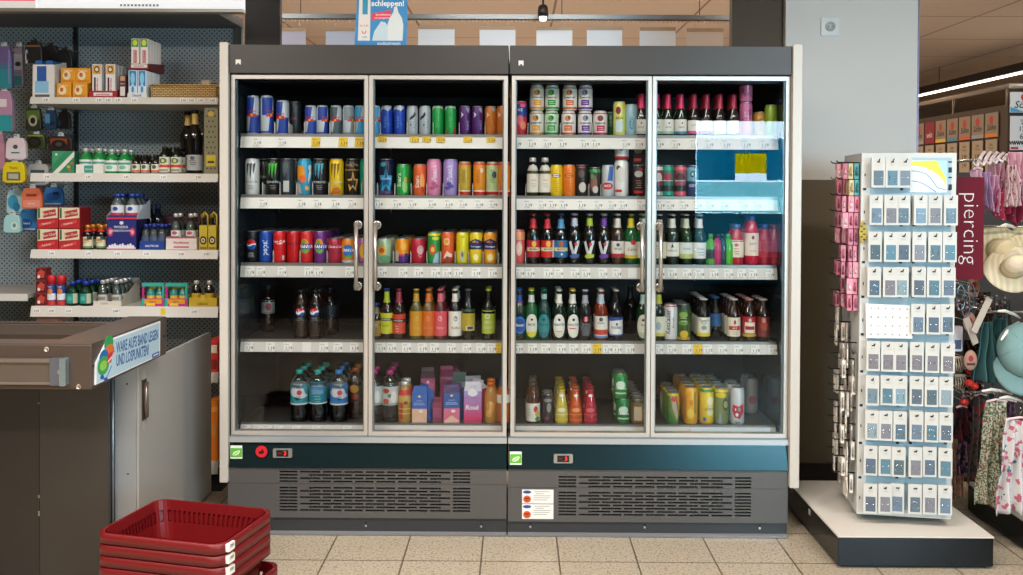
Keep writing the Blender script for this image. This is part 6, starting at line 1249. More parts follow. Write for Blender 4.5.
# grey cabinet with door
gx = P(211, 420, X=None, Y=.44).x
fcy = P(139, 400, X=-1.5).y
r = thing('swing_gate', 'light grey steel swing panel hinged to a post behind the checkout', 'gate')
LG = mat('#b4b2ae', .42, .15, .5, .04, 3)
X1 = -1.5; y1c = .46; y0c = P(139, 420, X=X1).y; zt0 = P(208, 333, X=X1).z
m = MB(); n = 8
out = [(y0c, .03), (y1c, .03)] + [(y1c - .03 + .03*math.cos(a*PI/2/n), zt0 - .03 + .03*math.sin(a*PI/2/n)) for a in range(n+1)] + [(y0c, zt0)]
m.prismx(out, X1 - .010, X1, LG); dr = m.build('gate_panel', r)
m = MB(); xa = P(115.5, 420, Y=y0c).x
m.box(xa, X1 - .011, y0c - .004, y0c + .10, .0, CZB - .004, mat('#a3a6a8', .4, .2)); m.build('front_post', r)
m = MB(); xb = P(108.3, 420, Y=y0c).x; m.box(xb, xa - .001, y0c + .006, y0c + .04, 0, CZB - .004, mat('#6f757a', .35, .5)); m.tube([(P(112.5, 420, Y=y0c).x, y0c + .004, .0), (P(112.5, 420, Y=y0c).x, y0c + .004, CZB - .004)], .006, mat('#a9b4ba', .3, .6), 8); m.build('edge_profile', r)
for (pa, pb) in ((382, 417),):
    hz0 = P(143.5, 417, X=X1).z; hz1 = P(143.5, 382, X=X1).z; hy = P(143.5, 400, X=X1).y
    m = MB(); m.tube([(X1 + .010, hy, hz0), (X1 + .010, hy, hz1)], .011, mat('#8a7c70', .3, .8), 12)
    for z in (hz0 - .028, hz1 + .028): m.add([(X1 + .0015, hy + .018*math.cos(2*PI*q/18), z + .026*math.sin(2*PI*q/18)) for q in range(18)], [tuple(range(18))], mat('#c8c4bc', .35, .3)); 
    m.box(X1, X1 + .006, hy - .018, hy + .018, hz0 - .01, hz1 + .01, mat('#4a423c', .4, .5))
    m.build('hinge', dr)
for px, py in ((127, 384), (128, 474)):
    c = P(px, py, Y=y0c - .004); m = MB(); m.lathe([(.004, 0), (.003, .002)], mat('#4a4644', .4), 10, T=Matrix.Translation(c) @ Matrix.Rotation(PI/2, 4, 'X')); m.build('rivet', r)

# ================================================================ SHOPPING BASKETS
REDP = mat('#6b080d', .42, 0, .5, .04, 6)
def rrect(w, d, rad, n=5, per=12):
    pts = []
    cs = [(w/2-rad, -d/2+rad, -PI/2), (w/2-rad, d/2-rad, 0), (-w/2+rad, d/2-rad, PI/2), (-w/2+rad, -d/2+rad, PI)]
    for i, (cx_, cy_, a0) in enumerate(cs):
        for k in range(n + 1): a = a0 + PI/2*k/n; pts.append((cx_ + rad*math.cos(a), cy_ + rad*math.sin(a)))
        nx, ny, _ = cs[(i+1) % 4]; a = a0 + PI/2
        p0 = pts[-1]; p1 = (nx + rad*math.cos(a), ny + rad*math.sin(a)); per_ = per if i % 2 else per + 8
        per_ = 34 if i in (1, 3) else 26
        for k in range(1, per_): t = k/per_; pts.append((p0[0] + (p1[0]-p0[0])*t, p0[1] + (p1[1]-p0[1])*t))
    return pts
BW, BD, BH = .455, .335, .20
def basket_parts():
    m = MB(); hs = [0, .01, .128, .148, .166, BH]
    rings = []
    for z in hs:
        t = z / BH; rings.append([(x, y, z) for x, y in rrect(BW*(.80+.17*t), BD*(.78+.18*t), .045)])
    n = len(rings[0]); vs = [p for r_ in rings for p in r_]; fs = []
    for i in range(len(hs) - 1):
        for k in range(n):
            if i == 3 and k % 2 == 0: continue
            if i == 2 and k % 2 == 0 : continue
            fs.append((i*n+k, i*n+(k+1) % n, (i+1)*n+(k+1) % n, (i+1)*n+k))
    fs.append(tuple(range(n-1, -1, -1)))
    m.add(vs, fs, REDP)
    body = m.mesh('basket_body')
    m = MB(); prof = [(.97, BH-.004), (1.0, BH), (1.03, BH-.003), (1.035, BH-.034), (1.02, BH-.034), (1.015, BH-.008), (.975, BH-.012)]
    rs = [[(x, y, z) for x, y in rrect(BW*s_, BD*(s_ + (s_-1)*.3), .045*s_)] for s_, z in prof]
    n2 = len(rs[0]); vs = [p for r_ in rs for p in r_]; k_ = len(rs); fs = []
    for i in range(k_):
        for k in range(n2): fs.append((i*n2+k, i*n2+(k+1) % n2, ((i+1) % k_)*n2+(k+1) % n2, ((i+1) % k_)*n2+k))
    m.add(vs, fs, REDP, smooth=True); rim = m.mesh('rim')
    m = MB(); x = BW*.5*1.02; m.box(x - .008 + .0005, x + .012, -.165 + .02, -.165 + .055, BH-.030, BH-.005, mat('#e8e4de', .5)); 
    m.text('SBR', 0, 0, .014, '#5a5a5c', 0, T=Matrix.Translation((x + .0125, -.1275, BH-.0135)) @ Matrix.Rotation(PI/2, 4, 'Z'), bold=.02)
    st = m.mesh('barcode_sticker')
    return [('basket_body', body, []), ('rim', rim, []), ('barcode_sticker', st, [])]
bp_ = basket_parts()
bc = [P(100.4, 531, Z=.396), P(226, 547, Z=.396), P(267.6, 507.6, Z=.396), P(155.7, 498.7, Z=.396)]
cen = sum(bc, Vector()) / 4
ang = math.atan2((bc[1] - bc[0]).y + (bc[2] - bc[3]).y, (bc[1] - bc[0]).x + (bc[2] - bc[3]).x)
print('basket', bc, (bc[1]-bc[0]).length, (bc[2]-bc[1]).length, (bc[2]-bc[3]).length, (bc[3]-bc[0]).length, ang)
for k, z in enumerate((.396, .358, .320, .282, .201)):
    dx, dy = (0, 0) if k < 4 else (.022, .012)
    put(bp_, 'shopping_basket', 'red plastic shopping basket, ' + ['topmost of the stack, open and empty', 'second from the top of the stack', 'third from the top of the stack', 'fourth from the top of the stack', 'lowest of the stack, set askew on the floor'][k], 'shopping basket', (cen.x + dx, cen.y + dy, z - BH), ang)
# ================================================================ RIGHT: PODIUM, JEWELLERY DISPLAY, FASHION RACK
PT = .133
PTOP = mat('#d9d0c4', .5, 0, .5, .03, 5); PBLK = mat('#0c1317', .16, .4, .6)
a = P(838, 568.6, Z=0); xl = a.x; yf = a.y; xr = P(993, 569.5, Z=0).x
r = thing('display_podium', 'low podium with beige top and glossy black sides under the jewellery tower', 'podium')
m = MB(); m.box(xl, xr, yf, .36, .012, PT - .006, PBLK); m.build('podium_body', r, .002)
m = MB(); m.box(xl - .002, xr + .002, yf - .002, .362, PT - .0055, PT, PTOP); m.build('top_panel', r)
m = MB(); m.box(xl + .02, xr - .02, yf + .02, .34, 0, .0115, BLACK); m.box(xl - .0015, xl - .0003, yf + .35, yf + .375, PT - .045, PT - .02, mat('#b9b4ac', .4)); m.build('podium_foot', r)
# second podium
p0 = P(967.7, 483.5, Z=PT); p1 = P(1023, 519.6, Z=PT)
x2 = (p0.x + p1.x) / 2
r = thing('display_podium', 'low black podium with beige top under the hanging scarves', 'podium')
m = MB(); m.box(x2, x2 + .75, -.95, p0.y, .012, PT - .006, PBLK); m.build('podium_body', r, .002)
m = MB(); m.box(x2 - .002, x2 + .752, -.952, p0.y + .002, PT - .0055, PT, PTOP); m.build('top_panel', r)
m = MB(); m.box(x2 + .02, x2 + .73, -.93, p0.y - .02, 0, .0115, BLACK); m.build('podium_foot', r)
# tower
bl, br, bb = P(856.5, 514, Z=.165), P(951, 519.6, Z=.165), P(837, 486, Z=.165)
TWd = (br - bl).length; TA = math.atan2((br - bl).y, (br - bl).x)
TD = min(.42, (bb - bl).length)
print('tower', TWd, math.degrees(TA), TD, math.degrees(math.atan2((bb-bl).y, (bb-bl).x)), bl)
tz0 = .165; TZ1 = P(863.4, 153, Y=bl.y).z
TH = TZ1 - tz0
lean = P(863.4, 153, Y=bl.y).x - bl.x
tower = thing('jewellery_display', 'tall white peg tower of earring cards standing on the beige podium', 'display stand', (bl.x, bl.y, tz0), TA)
TWR = Matrix.Translation((bl.x, bl.y, tz0)) @ Matrix.Rotation(TA, 4, 'Z')
sh = Matrix(((1, 0, lean / TH * .5, 0), (0, 1, 0, 0), (0, 0, 1, 0), (0, 0, 0, 1)))
IV = mat('#cccdc9', .42, 0, .5); TINT = mat('#9fbac6', .45)
m = MB()
m.box(0, TWd, 0, .012, 0, TH, IV, sh); m.box(0, TWd, TD - .012, TD, 0, TH, IV, sh); m.box(0, .012, .012, TD - .012, 0, TH, IV, sh); m.box(TWd - .012, TWd, .012, TD - .012, 0, TH, IV, sh)
m.box(.012, TWd - .012, .012, TD - .012, TH - .02, TH - .008, IV, sh); m.build('tower_shell', tower, .002)
m = MB(); m.box(.035, TWd - .02, -.0012, -.0002, .03, TH - .02, TINT, sh); m.build('front_insert', tower)
m = MB(); m.lathe([(.10, PT - tz0 + .0005), (.10, PT - tz0 + .008), (.03, PT - tz0 + .012), (.03, .06)], mat('#4a4c50', .4, .5), 24, T=Matrix.Translation((TWd/2, TD/2, 0))); m.build('turntable_foot', tower)
def fl(px, py):                                                        # front face point in tower coordinates
    d = ROT.to_3x3() @ Vector(((px - AX) / F, (AY - py) / F, -1)); iv = TWR.inverted()
    o = iv @ CAMLOC; dd = iv.to_3x3() @ d; t = -o.y / dd.y; q = o + dd * t; return q.x, q.z
# header picture
x0, z1 = fl(910, 160.5); x1, z0 = fl(946.5, 192.5)
m = MB(); w = x1 - x0; h = z1 - z0
m.box(x0, x1, -.004, -.0013, z0, z1, mat('#e6f0f3', .35))
def pp(pts, c, k): m.add([(x0 + u*w, -.004 - .0004*k, z0 + v*h) for u, v in pts], [tuple(range(len(pts)))], mat(c, .4))
pp([(0,.97),(.72,1),(.95,.5),(1,.25),(.97,.25),(.80,.52),(.62,.66),(.35,.80),(.12,.83),(0,.82)], '#e8e23a', 1)
pp([(.72,1),(1,1),(1,.3),(.95,.5)], '#a9d0e4', 1)
for pts in (((.02,.68),(.2,.66),(.45,.58),(.6,.38),(.75,.15),(.98,.08)), ((.03,.36),(.2,.34),(.4,.25),(.6,.1),(.7,.02))):
    m.tube([(x0 + u*w, -.0048, z0 + v*h) for u, v in pts], .0016, mat('#5aa0c4'), 5)
m.build('header_picture', tower)
HOOKM = mat('#151517', .35, .3)
hookm = MB(); hookm.tube([(0, .002, 0), (0, -.055, .004), (0, -.064, .012)], .0022, HOOKM, 6); hookm.tube([(0, -.003, 0), (0, -.006, 0)], .0055, HOOKM, 8); hookm = hookm.mesh('peg_hook')
def cardm(win, kind):
    m = MB(); w, h = .0535, .124
    m.cbox(-w/2, w/2, 0, .006, -h, 0, mat('#cbc9c3', .4), .002); 
    m.box(-w/2 + .0085, w/2 - .0065, -.0012, -.0002, -h + .009, -h + .070, mat(win, .25)); 
    card = m.mesh('card')
    m = MB(); m.box(-.006, .006, -.0008, -.0002, -.021, -.016, mat('#26262a')); m.box(-.010, .010, -.0008, -.0002, -.032, -.030, mat('#b8b4ac')); p_ = m.mesh('euro_slot')
    e = MB(); SV = mat('#e6ecee', .15, .9); zc = -h + .040; yy = -.0035
    for s in (-1, 1):
        x = s*.011
        if kind == 0: e.lathe([(.001, 0), (.0032, .001), (.0032, .002), (.001, .003)], SV, 10, T=Matrix.Translation((x, yy + .003, zc)) @ Matrix.Rotation(PI/2, 4, 'X'))
        elif kind == 1: e.tube([(x + .005*math.cos(t*PI/5), yy, zc + .007*math.sin(t*PI/5)) for t in range(11)], .0009, SV, 5)
        elif kind == 2: e.tube([(x, yy, zc + .014), (x + .001, yy, zc), (x - .001, yy, zc - .014)], .001, SV, 5); e.lathe([(.001, 0), (.003, .001), (.001, .003)], SV, 8, T=Matrix.Translation((x, yy + .002, zc - .015)) @ Matrix.Rotation(PI/2, 4, 'X'))
    if kind == 3: e.tube([(.014*math.sin(t*PI/6), yy, zc - .004 + .016*math.cos(t*PI/6)) for t in range(-5, 6)], .001, SV, 5); e.lathe([(.001,0),(.003,.001),(.001,.003)], SV, 8, T=Matrix.Translation((0, yy+.002, zc + .012)) @ Matrix.Rotation(PI/2, 4, 'X'))
    return [('card', card, [('slot_print', p_), ('earring', e.mesh('earring'))])]
WINS = ['#5d6875', '#7c7981', '#6e7886', '#576c7c', '#576778', '#67798c', '#6e8390', '#557787', '#7e98a6', '#5a6674', '#53656f', '#8598a0']
WNM = ['slate', 'warm grey', 'steel blue', 'denim blue', 'deep slate blue', 'cornflower grey', 'soft blue', 'petrol blue', 'icy blue', 'dusk grey', 'dark teal-grey', 'pale grey-blue']
KN = ['stud', 'hoop', 'drop', 'necklace']
CARDP = {}
colx = [874.8, 889.4, 902.4, 918.8, 933.4, 948.3]
rows = [(157.8, 186), (195, 222), (231.5, 259), (266.5, 293.5), (303, 331), (339.8, 368), (373.5, 402), (408.5, 439.5), (443.5, 474), (480.5, 511)]
ROWN = ['top', 'second', 'third', 'fourth', 'fifth', 'sixth', 'seventh', 'eighth', 'ninth', 'lowest']
COLN = ['first', 'second', 'third', 'fourth', 'fifth', 'sixth']
for ri, (ya, yb) in enumerate(rows):
    for ci, px in enumerate(colx):
        if ri == 0 and ci > 2: continue
        if ri == 4 and ci < 3: continue
        px2 = px - (ri * .72) + random.uniform(-.6, .6) + (1.0 if ri == 0 else 0)
        x, z = fl(px2, ya + (ci * .35 if ri > 4 else 0))
        wi = (ri * 5 + ci * 7 + ci * ri) % 12; kd = (ri + ci * 2) % 4 if ri < 8 else (0, 0, 3, 3, 3, 0)[ci]
        if (wi, kd) not in CARDP: CARDP[(wi, kd)] = cardm(WINS[wi], kd)
        o = bpy.data.objects.new('peg_hook', hookm); COL.objects.link(o); o.parent = tower; o.location = (x, 0, z - .018)
        g = TWR @ Vector((x, -.032 - random.uniform(0, .012), z))
        nd = 1
        t = put(CARDP[(wi, kd)], 'earring_card', '%s card with %s window, %s peg in, %s row of the jewellery tower' % (KN[kd], WNM[wi], COLN[ci], ROWN[ri]), 'earring card', g, TA + random.uniform(-.05, .05))
        g2 = TWR @ Vector((x + .001, -.016, z + .001))
        t = put(CARDP[(wi, kd)], 'earring_card', 'twin card right behind the %s peg card, %s row of the tower' % (COLN[ci], ROWN[ri]), 'earring card', g2, TA) if ri in (1, 3, 7) and ci in (0, 3) else None
    for ci in range(6):                                              # black hook sockets between cards
        pass
def slot(x, z, a, b): q = MB(); q.box(x - a, x + a, -.002, -.0013, z - b, z + b, BLACK); q.build('peg_slot', tower)
for ri, (ya, yb) in enumerate(rows):
    for px in ((864.6, 901.5, 914.5, 949.5) if ri < 9 else ()):
        x, z = fl(px - ri*.6, yb + 3.2); slot(x, z, .006, .005)
    for px in (865, 908.5, 938.5):
        x, z = fl(px - ri*.6, ya + 17); slot(x, z, .002, .006)
for py in (162, 170, 177.5, 187):
    x, z = fl(950, py); slot(x, z, .007, .003 if py in (162, 177.5) else .011)
x0, z1 = fl(864.5, 303); x1, z0 = fl(911, 338.5)
r = thing('sample_card', 'large white sheet with four rows of tiny stud earrings on the tower', 'earring card', TWR @ Vector(((x0+x1)/2, -.022, z0)), TA)
m = MB(); w = x1 - x0; h = z1 - z0; m.prism([(-w/2+.004, 0), (w/2, .003), (w/2-.012, h-.004), (-w/2, h)], 0, .005, mat('#edebe6', .4)); m.build('card', r)
for i in range(6):
    for j in range(4):
        m = MB(); m.lathe([(.001, 0), (.0042, .001), (.002, .003)], mat('#d4b8a8' if (i+j) % 3 else '#b9c0c4', .3, .4), 8, T=Matrix.Translation((-w/2 + w*(i+.8)/6.6, -.0005, h*(j+.5)/4)) @ Matrix.Rotation(PI/2, 4, 'X')); m.build('stud', r)
m = MB()
x0, z0 = fl(859.5, 238); x1, z1 = fl(868, 218)                        # small leopard pendant at the tower edge
q = empty('edge_ornament'); bpy.data.objects.remove(q)
r = thing('leaf_pendant', 'small yellow and black patterned leaf pendant at the tower edge', 'pendant', TWR @ Vector((.012, -.012, fl(864, 236)[1])), TA)
m.prism([(0,-.03),(.014,-.01),(.017,.02),(.010,.05),(0,.066),(-.010,.045),(-.014,.015),(-.010,-.012)], 0, .004, mat('#b9a22c', .4))
for k in range(7): m.add([(a, -.0006, b) for a, b in oval((-1)**k*.005, -.014 + k*.011, .0055, .0038)], [tuple(range(18))], mat('#2a2414'))
m.build('pendant_body', r)
# --- side of the tower: pink cards above, grey ones below
def side(dy, z): return TWR @ Vector((-.001 + lean*z/TH*.5, dy, z))
pk = ['#d8879c', '#c77f94', '#e09aac', '#b8788a', '#d47d92']; gk = ['#c9bfb2', '#b4aaa0', '#ded6ca', '#a39a92']
def sidepack(c, c2, w=.05, h=.066, t=.018, hk=0):
    m = MB(); m.box(0, t, -w/2, w/2, -h, 0, mat(c, .5)); m.box(t*.25, t*.75, -w/2 - .0008, -w/2, -h + .01, -h*.45, mat(c2, .4)); m.box(-.0008, -.0001, -w/2+.006, w/2-.006, -h+.008, -h*.35, mat(c2, .4))
    b = MB()
    for q in range(2): b.tube([(t*(.3 + .4*q), -w/2 - .004, -h*.75), (t*(.5 - .2*q), -w/2 - .007, -h*.5), (t*.5, -w/2 - .003, -h*.22)], .0022, mat(c2, .3), 6)
    return [('pack', m.mesh('pack'), []), ('hair_clip', b.mesh('hair_clip'), [])]
SP = [sidepack(pk[i], ['#e9b8c4', '#a85a70', '#f0d0d8', '#8c3c54', '#9c4a62'][i], t=.014 + .004*(i % 3)) for i in range(5)]
SG = [sidepack(gk[i], ['#8c8278', '#e8e0d4', '#98908a', '#f0e8dc'][i], h=.10 if i % 2 else .075, t=.006 + .004*(i % 3)) for i in range(4)]
ST = [sidepack('#4c9a9c', '#2c7078'), sidepack('#c8b890', '#b8a070'), sidepack('#b86a78', '#d8a0a8')]
hk2 = MB(); hk2.tube([(.002, 0, 0), (-.085, 0, .002), (-.092, 0, .010)], .0030, HOOKM, 6); hk2 = hk2.mesh('peg_hook')
NR = 20
RN = ['top','second','third','fourth','fifth','sixth','seventh','eighth','ninth','tenth','eleventh','twelfth','thirteenth','fourteenth','fifteenth','sixteenth','seventeenth','eighteenth','nineteenth','lowest']
for ri in range(NR):
    z = TH - .040 - ri * .0695
    for ci in range(2):
        dy = .045 + ci * .13
        if ri in (9, 10) and ci == 0: continue
        o = bpy.data.objects.new('peg_hook', hk2); COL.objects.link(o); o.parent = tower; o.location = (-.001 + lean*z/TH*.5, dy, z)
        pink = ri < 9
        for k in range(3):
            if not pink and random.random() < .25: continue
            if pink and k == 2 and random.random() < .35: continue
            src = (SP[(ri*2 + ci + k*3) % 5] if pink else SG[(ri*2 + ci + k) % 4])
            if ri < 2 and ci == 0: src = ST[(0, 1, 2)[k]]
            off = .022 + (.023 if pink else .020) * k + random.uniform(-.002, .002)
            gg = side(dy, z - .003) + Vector((math.cos(TA), math.sin(TA), 0)) * (-off)
            put(src, 'hair_clip_pack', '%s hair-clip pack, %s row of the tower side, %s hook, %s pack' % ('pink' if pink else 'beige', RN[ri], ['front', 'rear'][ci], ['inner','middle','outer'][k]), 'hair clip pack', gg, TA + random.uniform(-.12, .12))
r = thing('mirror_plate', 'small grey square mirror plate fixed to the tower side below the pink cards', 'mirror', side(.12, TH*.53), TA)
m = MB(); m.box(-.012, -.002, -.10, .06, -.30, -.13, mat('#8c8a86', .12, .6)); m.build('mirror_panel', r)

# --- piercing sign
sy = -.12
a, b = P(957, 177, Y=sy), P(983.2, 279.5, Y=sy); w = b.x - a.x; h = a.z - b.z
r = thing('piercing_sign', 'dark red vertical sign with white piercing lettering beside the jewellery tower', 'sign', (a.x + w/2, sy, b.z))
m = MB(); m.cbox(-w/2, w/2, 0, .008, 0, h, mat('#660e22', .6, 0, .2), .002); m.build('sign_plate', r)
m = MB(); m.text('piercing', .001, h*.50, .098, mat('#e4dcd8', .5), -.0006, rot=-PI/2, bold=-.018); m.build('lettering', r)
m = MB(); m.box(-w/2 + .01, w/2 - .01, .009, .02, .01, h - .005, mat('#7a7672', .4, .5)); m.tube([(0, .02, h - .03), (0, .60 - sy, h - .03)], .006, mat('#6b6862', .35, .6), 10); m.build('sign_bracket', r)

# --- fashion rack
RX0, RY = 2.30, .62
rack = thing('fashion_rack', 'dark shop rack wall with projecting chrome arms for scarves and hats', 'rack')
DKW = mat('#3d332a', .5, 0, .4, .1, 3)
m = MB(); m.box(2.18, 4.6, RY, RY + .04, .05, 1.62, DKW); m.box(2.16, 2.20, RY - .02, RY + .05, 0, 1.66, mat('#6d6459', .4, .5)); m.build('back_panel', rack)
CHR = mat('#c8c4bc', .2, .9)
def arm(px, py, y0=-.1, y1=RY): 
    c = P(px, py, Y=y0); m = MB(); m.tube([(c.x, y0, c.z), (c.x, y1, c.z)], .006, CHR, 8); m.tube([(c.x, y0, c.z), (c.x, y0 - .004, c.z + .02)], .006, CHR, 8); m.build('arm', rack); return c
def bar(px0, px1, py, y=.1):
    a = P(px0, py, Y=y); b = P(px1, py, Y=y); m = MB(); m.tube([(a.x, y, a.z), (b.x + .6, y, a.z)], .006, CHR, 8); m.tube([(a.x + .02, y, a.z), (a.x + .02, RY, a.z)], .006, CHR, 8); m.build('cross_bar', rack)
bar(981, 1023, 226.5, .0); bar(985, 1023, 312, .06); bar(962, 1023, 392, .08); bar(975, 1023, 160, .05)
def fabric(c1, c2=None, sc=30, thr=.55, c3=None, kind='voronoi', fine=True):
    m = bpy.data.materials.new('fabric'); m.use_nodes = True; nt = m.node_tree; b = nt.nodes['Principled BSDF']; L = nt.links.new
    b.inputs['Roughness'].default_value = .85; b.inputs['Specular IOR Level'].default_value = .2
    b.inputs['Base Color'].default_value = (*lin(c1), 1)
    if c2:
        tc = nt.nodes.new('ShaderNodeTexCoord'); cur = None
        base = nt.nodes.new('ShaderNodeRGB'); base.outputs[0].default_value = (*lin(c1), 1); cur = base.outputs[0]
        for i, (c, s, t) in enumerate([(c2, sc, thr)] + ([(c3, sc*.8, thr*1.16)] if c3 else [])):
            n = nt.nodes.new('ShaderNodeTexNoise'); n.inputs['Scale'].default_value = s; n.inputs['Detail'].default_value = 2
            mp = nt.nodes.new('ShaderNodeMapping'); mp.inputs['Location'].default_value = (i*3.7, 1.3*i, .4); L(tc.outputs['Object'], mp.inputs['Vector']); L(mp.outputs[0], n.inputs['Vector'])
            g = nt.nodes.new('ShaderNodeMapRange'); g.inputs['From Min'].default_value = t; g.inputs['From Max'].default_value = t + .03
            L(n.outputs['Fac'], g.inputs['Value']); mx = nt.nodes.new('ShaderNodeMix'); mx.data_type = 'RGBA'
            L(g.outputs[0], mx.inputs[0]); L(cur, mx.inputs[6]); mx.inputs[7].default_value = (*lin(c), 1); cur = mx.outputs[2]
        L(cur, b.inputs['Base Color'])
    return m
def cloth(label, px0, px1, y0, y1, Y, fab, name='scarf', cat='scarf', folds=5, amp=.03, taper=.6, slant=0., pointed=False, lab_g=None, hanger=True, botw=1.):
    """hanging cloth gathered at the top, with folds that open towards the hem"""
    a = P(px0, y0, Y=Y); b = P(px1, y1, Y=Y); w = b.x - a.x; h = a.z - b.z
    r = thing(name, label, cat, ((a.x + b.x)/2, Y, b.z))
    ph = random.uniform(0, 6)
    def fn(u, v):
        t = 1 - v                                     # 0 top .. 1 hem
        ww = w * (taper + (botw - taper) * min(1, t*1.3))
        x = (u - .5) * ww + slant * t * w
        y = amp * (.35 + .65*t) * math.sin(u * folds * 2*PI + ph + t*1.2) + .008 * math.sin(9*t + u*7)
        z = h * v + (.03*h) * math.sin(u*folds*2*PI*.5 + ph) * t * (1 - v)
        if pointed: z = h - t * h * (1 - .55*abs(u - .35))
        return (x, y, z)
    m = MB(); m.grid(fn, 48, 24, fab); o = m.build('cloth', r)
    s = o.modifiers.new('thickness', 'SOLIDIFY'); s.thickness = .003
    if hanger:
        m = MB(); m.tube([(-w*.5*taper, 0, h + .002), (0, 0, h + .012), (w*.5*taper, 0, h + .002)], .005, mat('#e6c8c8', .4), 6); m.tube([(0, 0, h + .012), (0, 0, h + .03), (.012, 0, h + .042), (.0, 0, h + .052)], .0025, CHR, 6); m.build('hanger', r)
    return r
PL = fabric('#d9b2c4'); LI = fabric('#b394b8'); PI2 = fabric('#c894b0'); RO = fabric('#a83450', '#e8d0d4', 60, .62); DR = fabric('#8c3048', '#c8a0a8', 40, .62); WP = fabric('#dcc2c4', '#8a3446', 70, .60)
cloth('plain pale pink scarf hanging nearest the piercing sign', 972, 983, 170, 186, -.05, PL, folds=2, taper=.9)
cloth('lilac scarf with slanting hem next to the pale pink one', 982, 991, 172, 208, -.03, LI, folds=2, taper=.8, slant=.1, hanger=False)
cloth('long dusty pink scarf beside the lilac one', 987, 1000, 175, 212, .0, PI2, folds=2, taper=.7, slant=-.1, hanger=False)
cloth('white scarf with dark red dots hanging in a knot', 1005, 1019, 165, 206, -.05, WP, folds=3, taper=.5, hanger=False, botw=.9)
cloth('deep crimson pointed scarf end below the dotted scarf', 996, 1010, 190, 221, -.02, RO, folds=2, taper=.7, pointed=True, hanger=False)
cloth('dark red scarf end outermost below the dotted scarf', 1010, 1024, 188, 228, .01, DR, folds=2, taper=.6, pointed=True, hanger=False)
cloth('pale rose scarf high on the rack behind the dotted scarf', 1006, 1032, 152, 186, .03, fabric('#d8a8b4', '#b07084', 50, .6), folds=4, taper=.8, hanger=False)
cloth('blush pink scarf bunched under the hanger fan', 990, 1006, 163, 192, .06, fabric('#cfa0b0'), folds=3, taper=.9, hanger=False)
cloth('muted rose scarf with pale dots between the lilac and dotted scarves', 998, 1011, 168, 200, .08, fabric('#a85c78', '#dcc0c8', 60, .6), folds=2, taper=.8, hanger=False)
cloth('white and pink striped-looking scarf behind the fan of hangers', 1010, 1034, 164, 214, .10, fabric('#d9c0c6', '#b46078', 45, .56), folds=4, taper=.9, hanger=False)
cloth('cream lace scarf hanging behind the straw hats', 983, 1000, 232, 275, .16, fabric('#b9a888', '#d8ccb0', 60, .5), folds=3, taper=.8, hanger=False)
cloth('dark brown scarf hanging behind the wooden discs', 976, 992, 292, 330, .25, fabric('#4a3628', '#6c5440', 40, .5), folds=3, taper=.8, hanger=False)
cloth('grey patterned scarf deep behind the teal sun hats', 992, 1012, 300, 372, .30, fabric('#58544e', '#8c8478', 40, .55), folds=3, taper=.8, hanger=False)
cloth('black and tan scarf hanging behind the red bobbles', 962, 980, 340, 395, .28, fabric('#2c2220', '#8a6a54', 45, .55), folds=3, taper=.8, hanger=False)
for k in range(7):
    a = P(977 + k*6.2, 166 - k*1.0, Y=-.08 + k*.03); b = P(984 + k*6.4, 152 + k*.4, Y=.12 + k*.03)
    r = thing('clothes_hanger', 'pinkish white hanger in the scarf fan, %s from the piercing sign' % ORD[k], 'hanger', a)
    d = b - a; m = MB(); m.tube([(0, 0, 0), d * .45 + Vector((0, 0, .006)), d, d + Vector((.03, .03, -.004))], [.006, .008, .007, .004], mat('#e8d2d4', .35), 8); m.build('hanger_arm', r)
    m = MB(); m.tube([(0, 0, 0), (-.014, -.01, .006), (-.022, -.01, .018), (-.014, -.01, .028)], .003, mat('#f0e4e4', .3), 6); m.build('hook', r)
# straw hats
def straw(c, c2, ring=.010):
    m = bpy.data.materials.new('woven_straw'); m.use_nodes = True; nt = m.node_tree; b = nt.nodes['Principled BSDF']; L = nt.links.new
    tc = nt.nodes.new('ShaderNodeTexCoord'); w = nt.nodes.new('ShaderNodeTexWave'); w.wave_type = 'RINGS'; w.rings_direction = 'Z'; w.inputs['Scale'].default_value = 14; w.inputs['Distortion'].default_value = 1.5; w.inputs['Detail'].default_value = 2
    mx = nt.nodes.new('ShaderNodeMix'); mx.data_type = 'RGBA'; mx.inputs[6].default_value = (*lin(c), 1); mx.inputs[7].default_value = (*lin(c2), 1)
    L(tc.outputs['Object'], w.inputs['Vector']); L(w.outputs['Fac'], mx.inputs[0]); L(mx.outputs[2], b.inputs['Base Color']); b.inputs['Roughness'].default_value = .8; return m
def hat(label, c, R, Tm, m1):
    r = thing('straw_hat', label, 'hat', c)
    def brim(u, v):
        a = u*2*PI; rr = R*(.46 + .54*v); return (rr*math.cos(a), rr*math.sin(a)*.86, -.02*v + .022*math.sin(2*a + 1)*v)
    m = MB(); m.grid(brim, 48, 8, m1, T=Tm); o = m.build('brim', r); s = o.modifiers.new('t', 'SOLIDIFY'); s.thickness = .004
    m = MB(); prof = [(R*.465, -.004), (R*.45, .04), (R*.42, .075), (R*.33, .095), (R*.2, .102), (.001, .100)]
    m.lathe(prof, m1, 32, T=Tm @ Matrix.Diagonal((1, .86, 1, 1)), cap0=False); m.build('crown', r)
    m = MB(); m.lathe([(R*.47, .002), (R*.462, .022)], mat('#b9a888', .7), 32, T=Tm @ Matrix.Diagonal((1, .86, 1, 1)), cap0=False, cap1=False); m.build('hat_band', r)
def RX(ax, ay, az): return Matrix.Rotation(math.radians(az), 4, 'Z') @ Matrix.Rotation(math.radians(ay), 4, 'Y') @ Matrix.Rotation(math.radians(ax), 4, 'X')
hat('pale straw hat hanging with its brim edge-on by the red sign', P(996, 250, Y=.02), .115, RX(80, -35, 10), straw('#d9c7a0', '#c8b48a'))
hat('multicoloured woven straw hat hanging in front of the pale one', P(1013, 268, Y=-.12), .115, RX(68, -22, -8), straw('#d8cfa8', '#c8b4a0'))
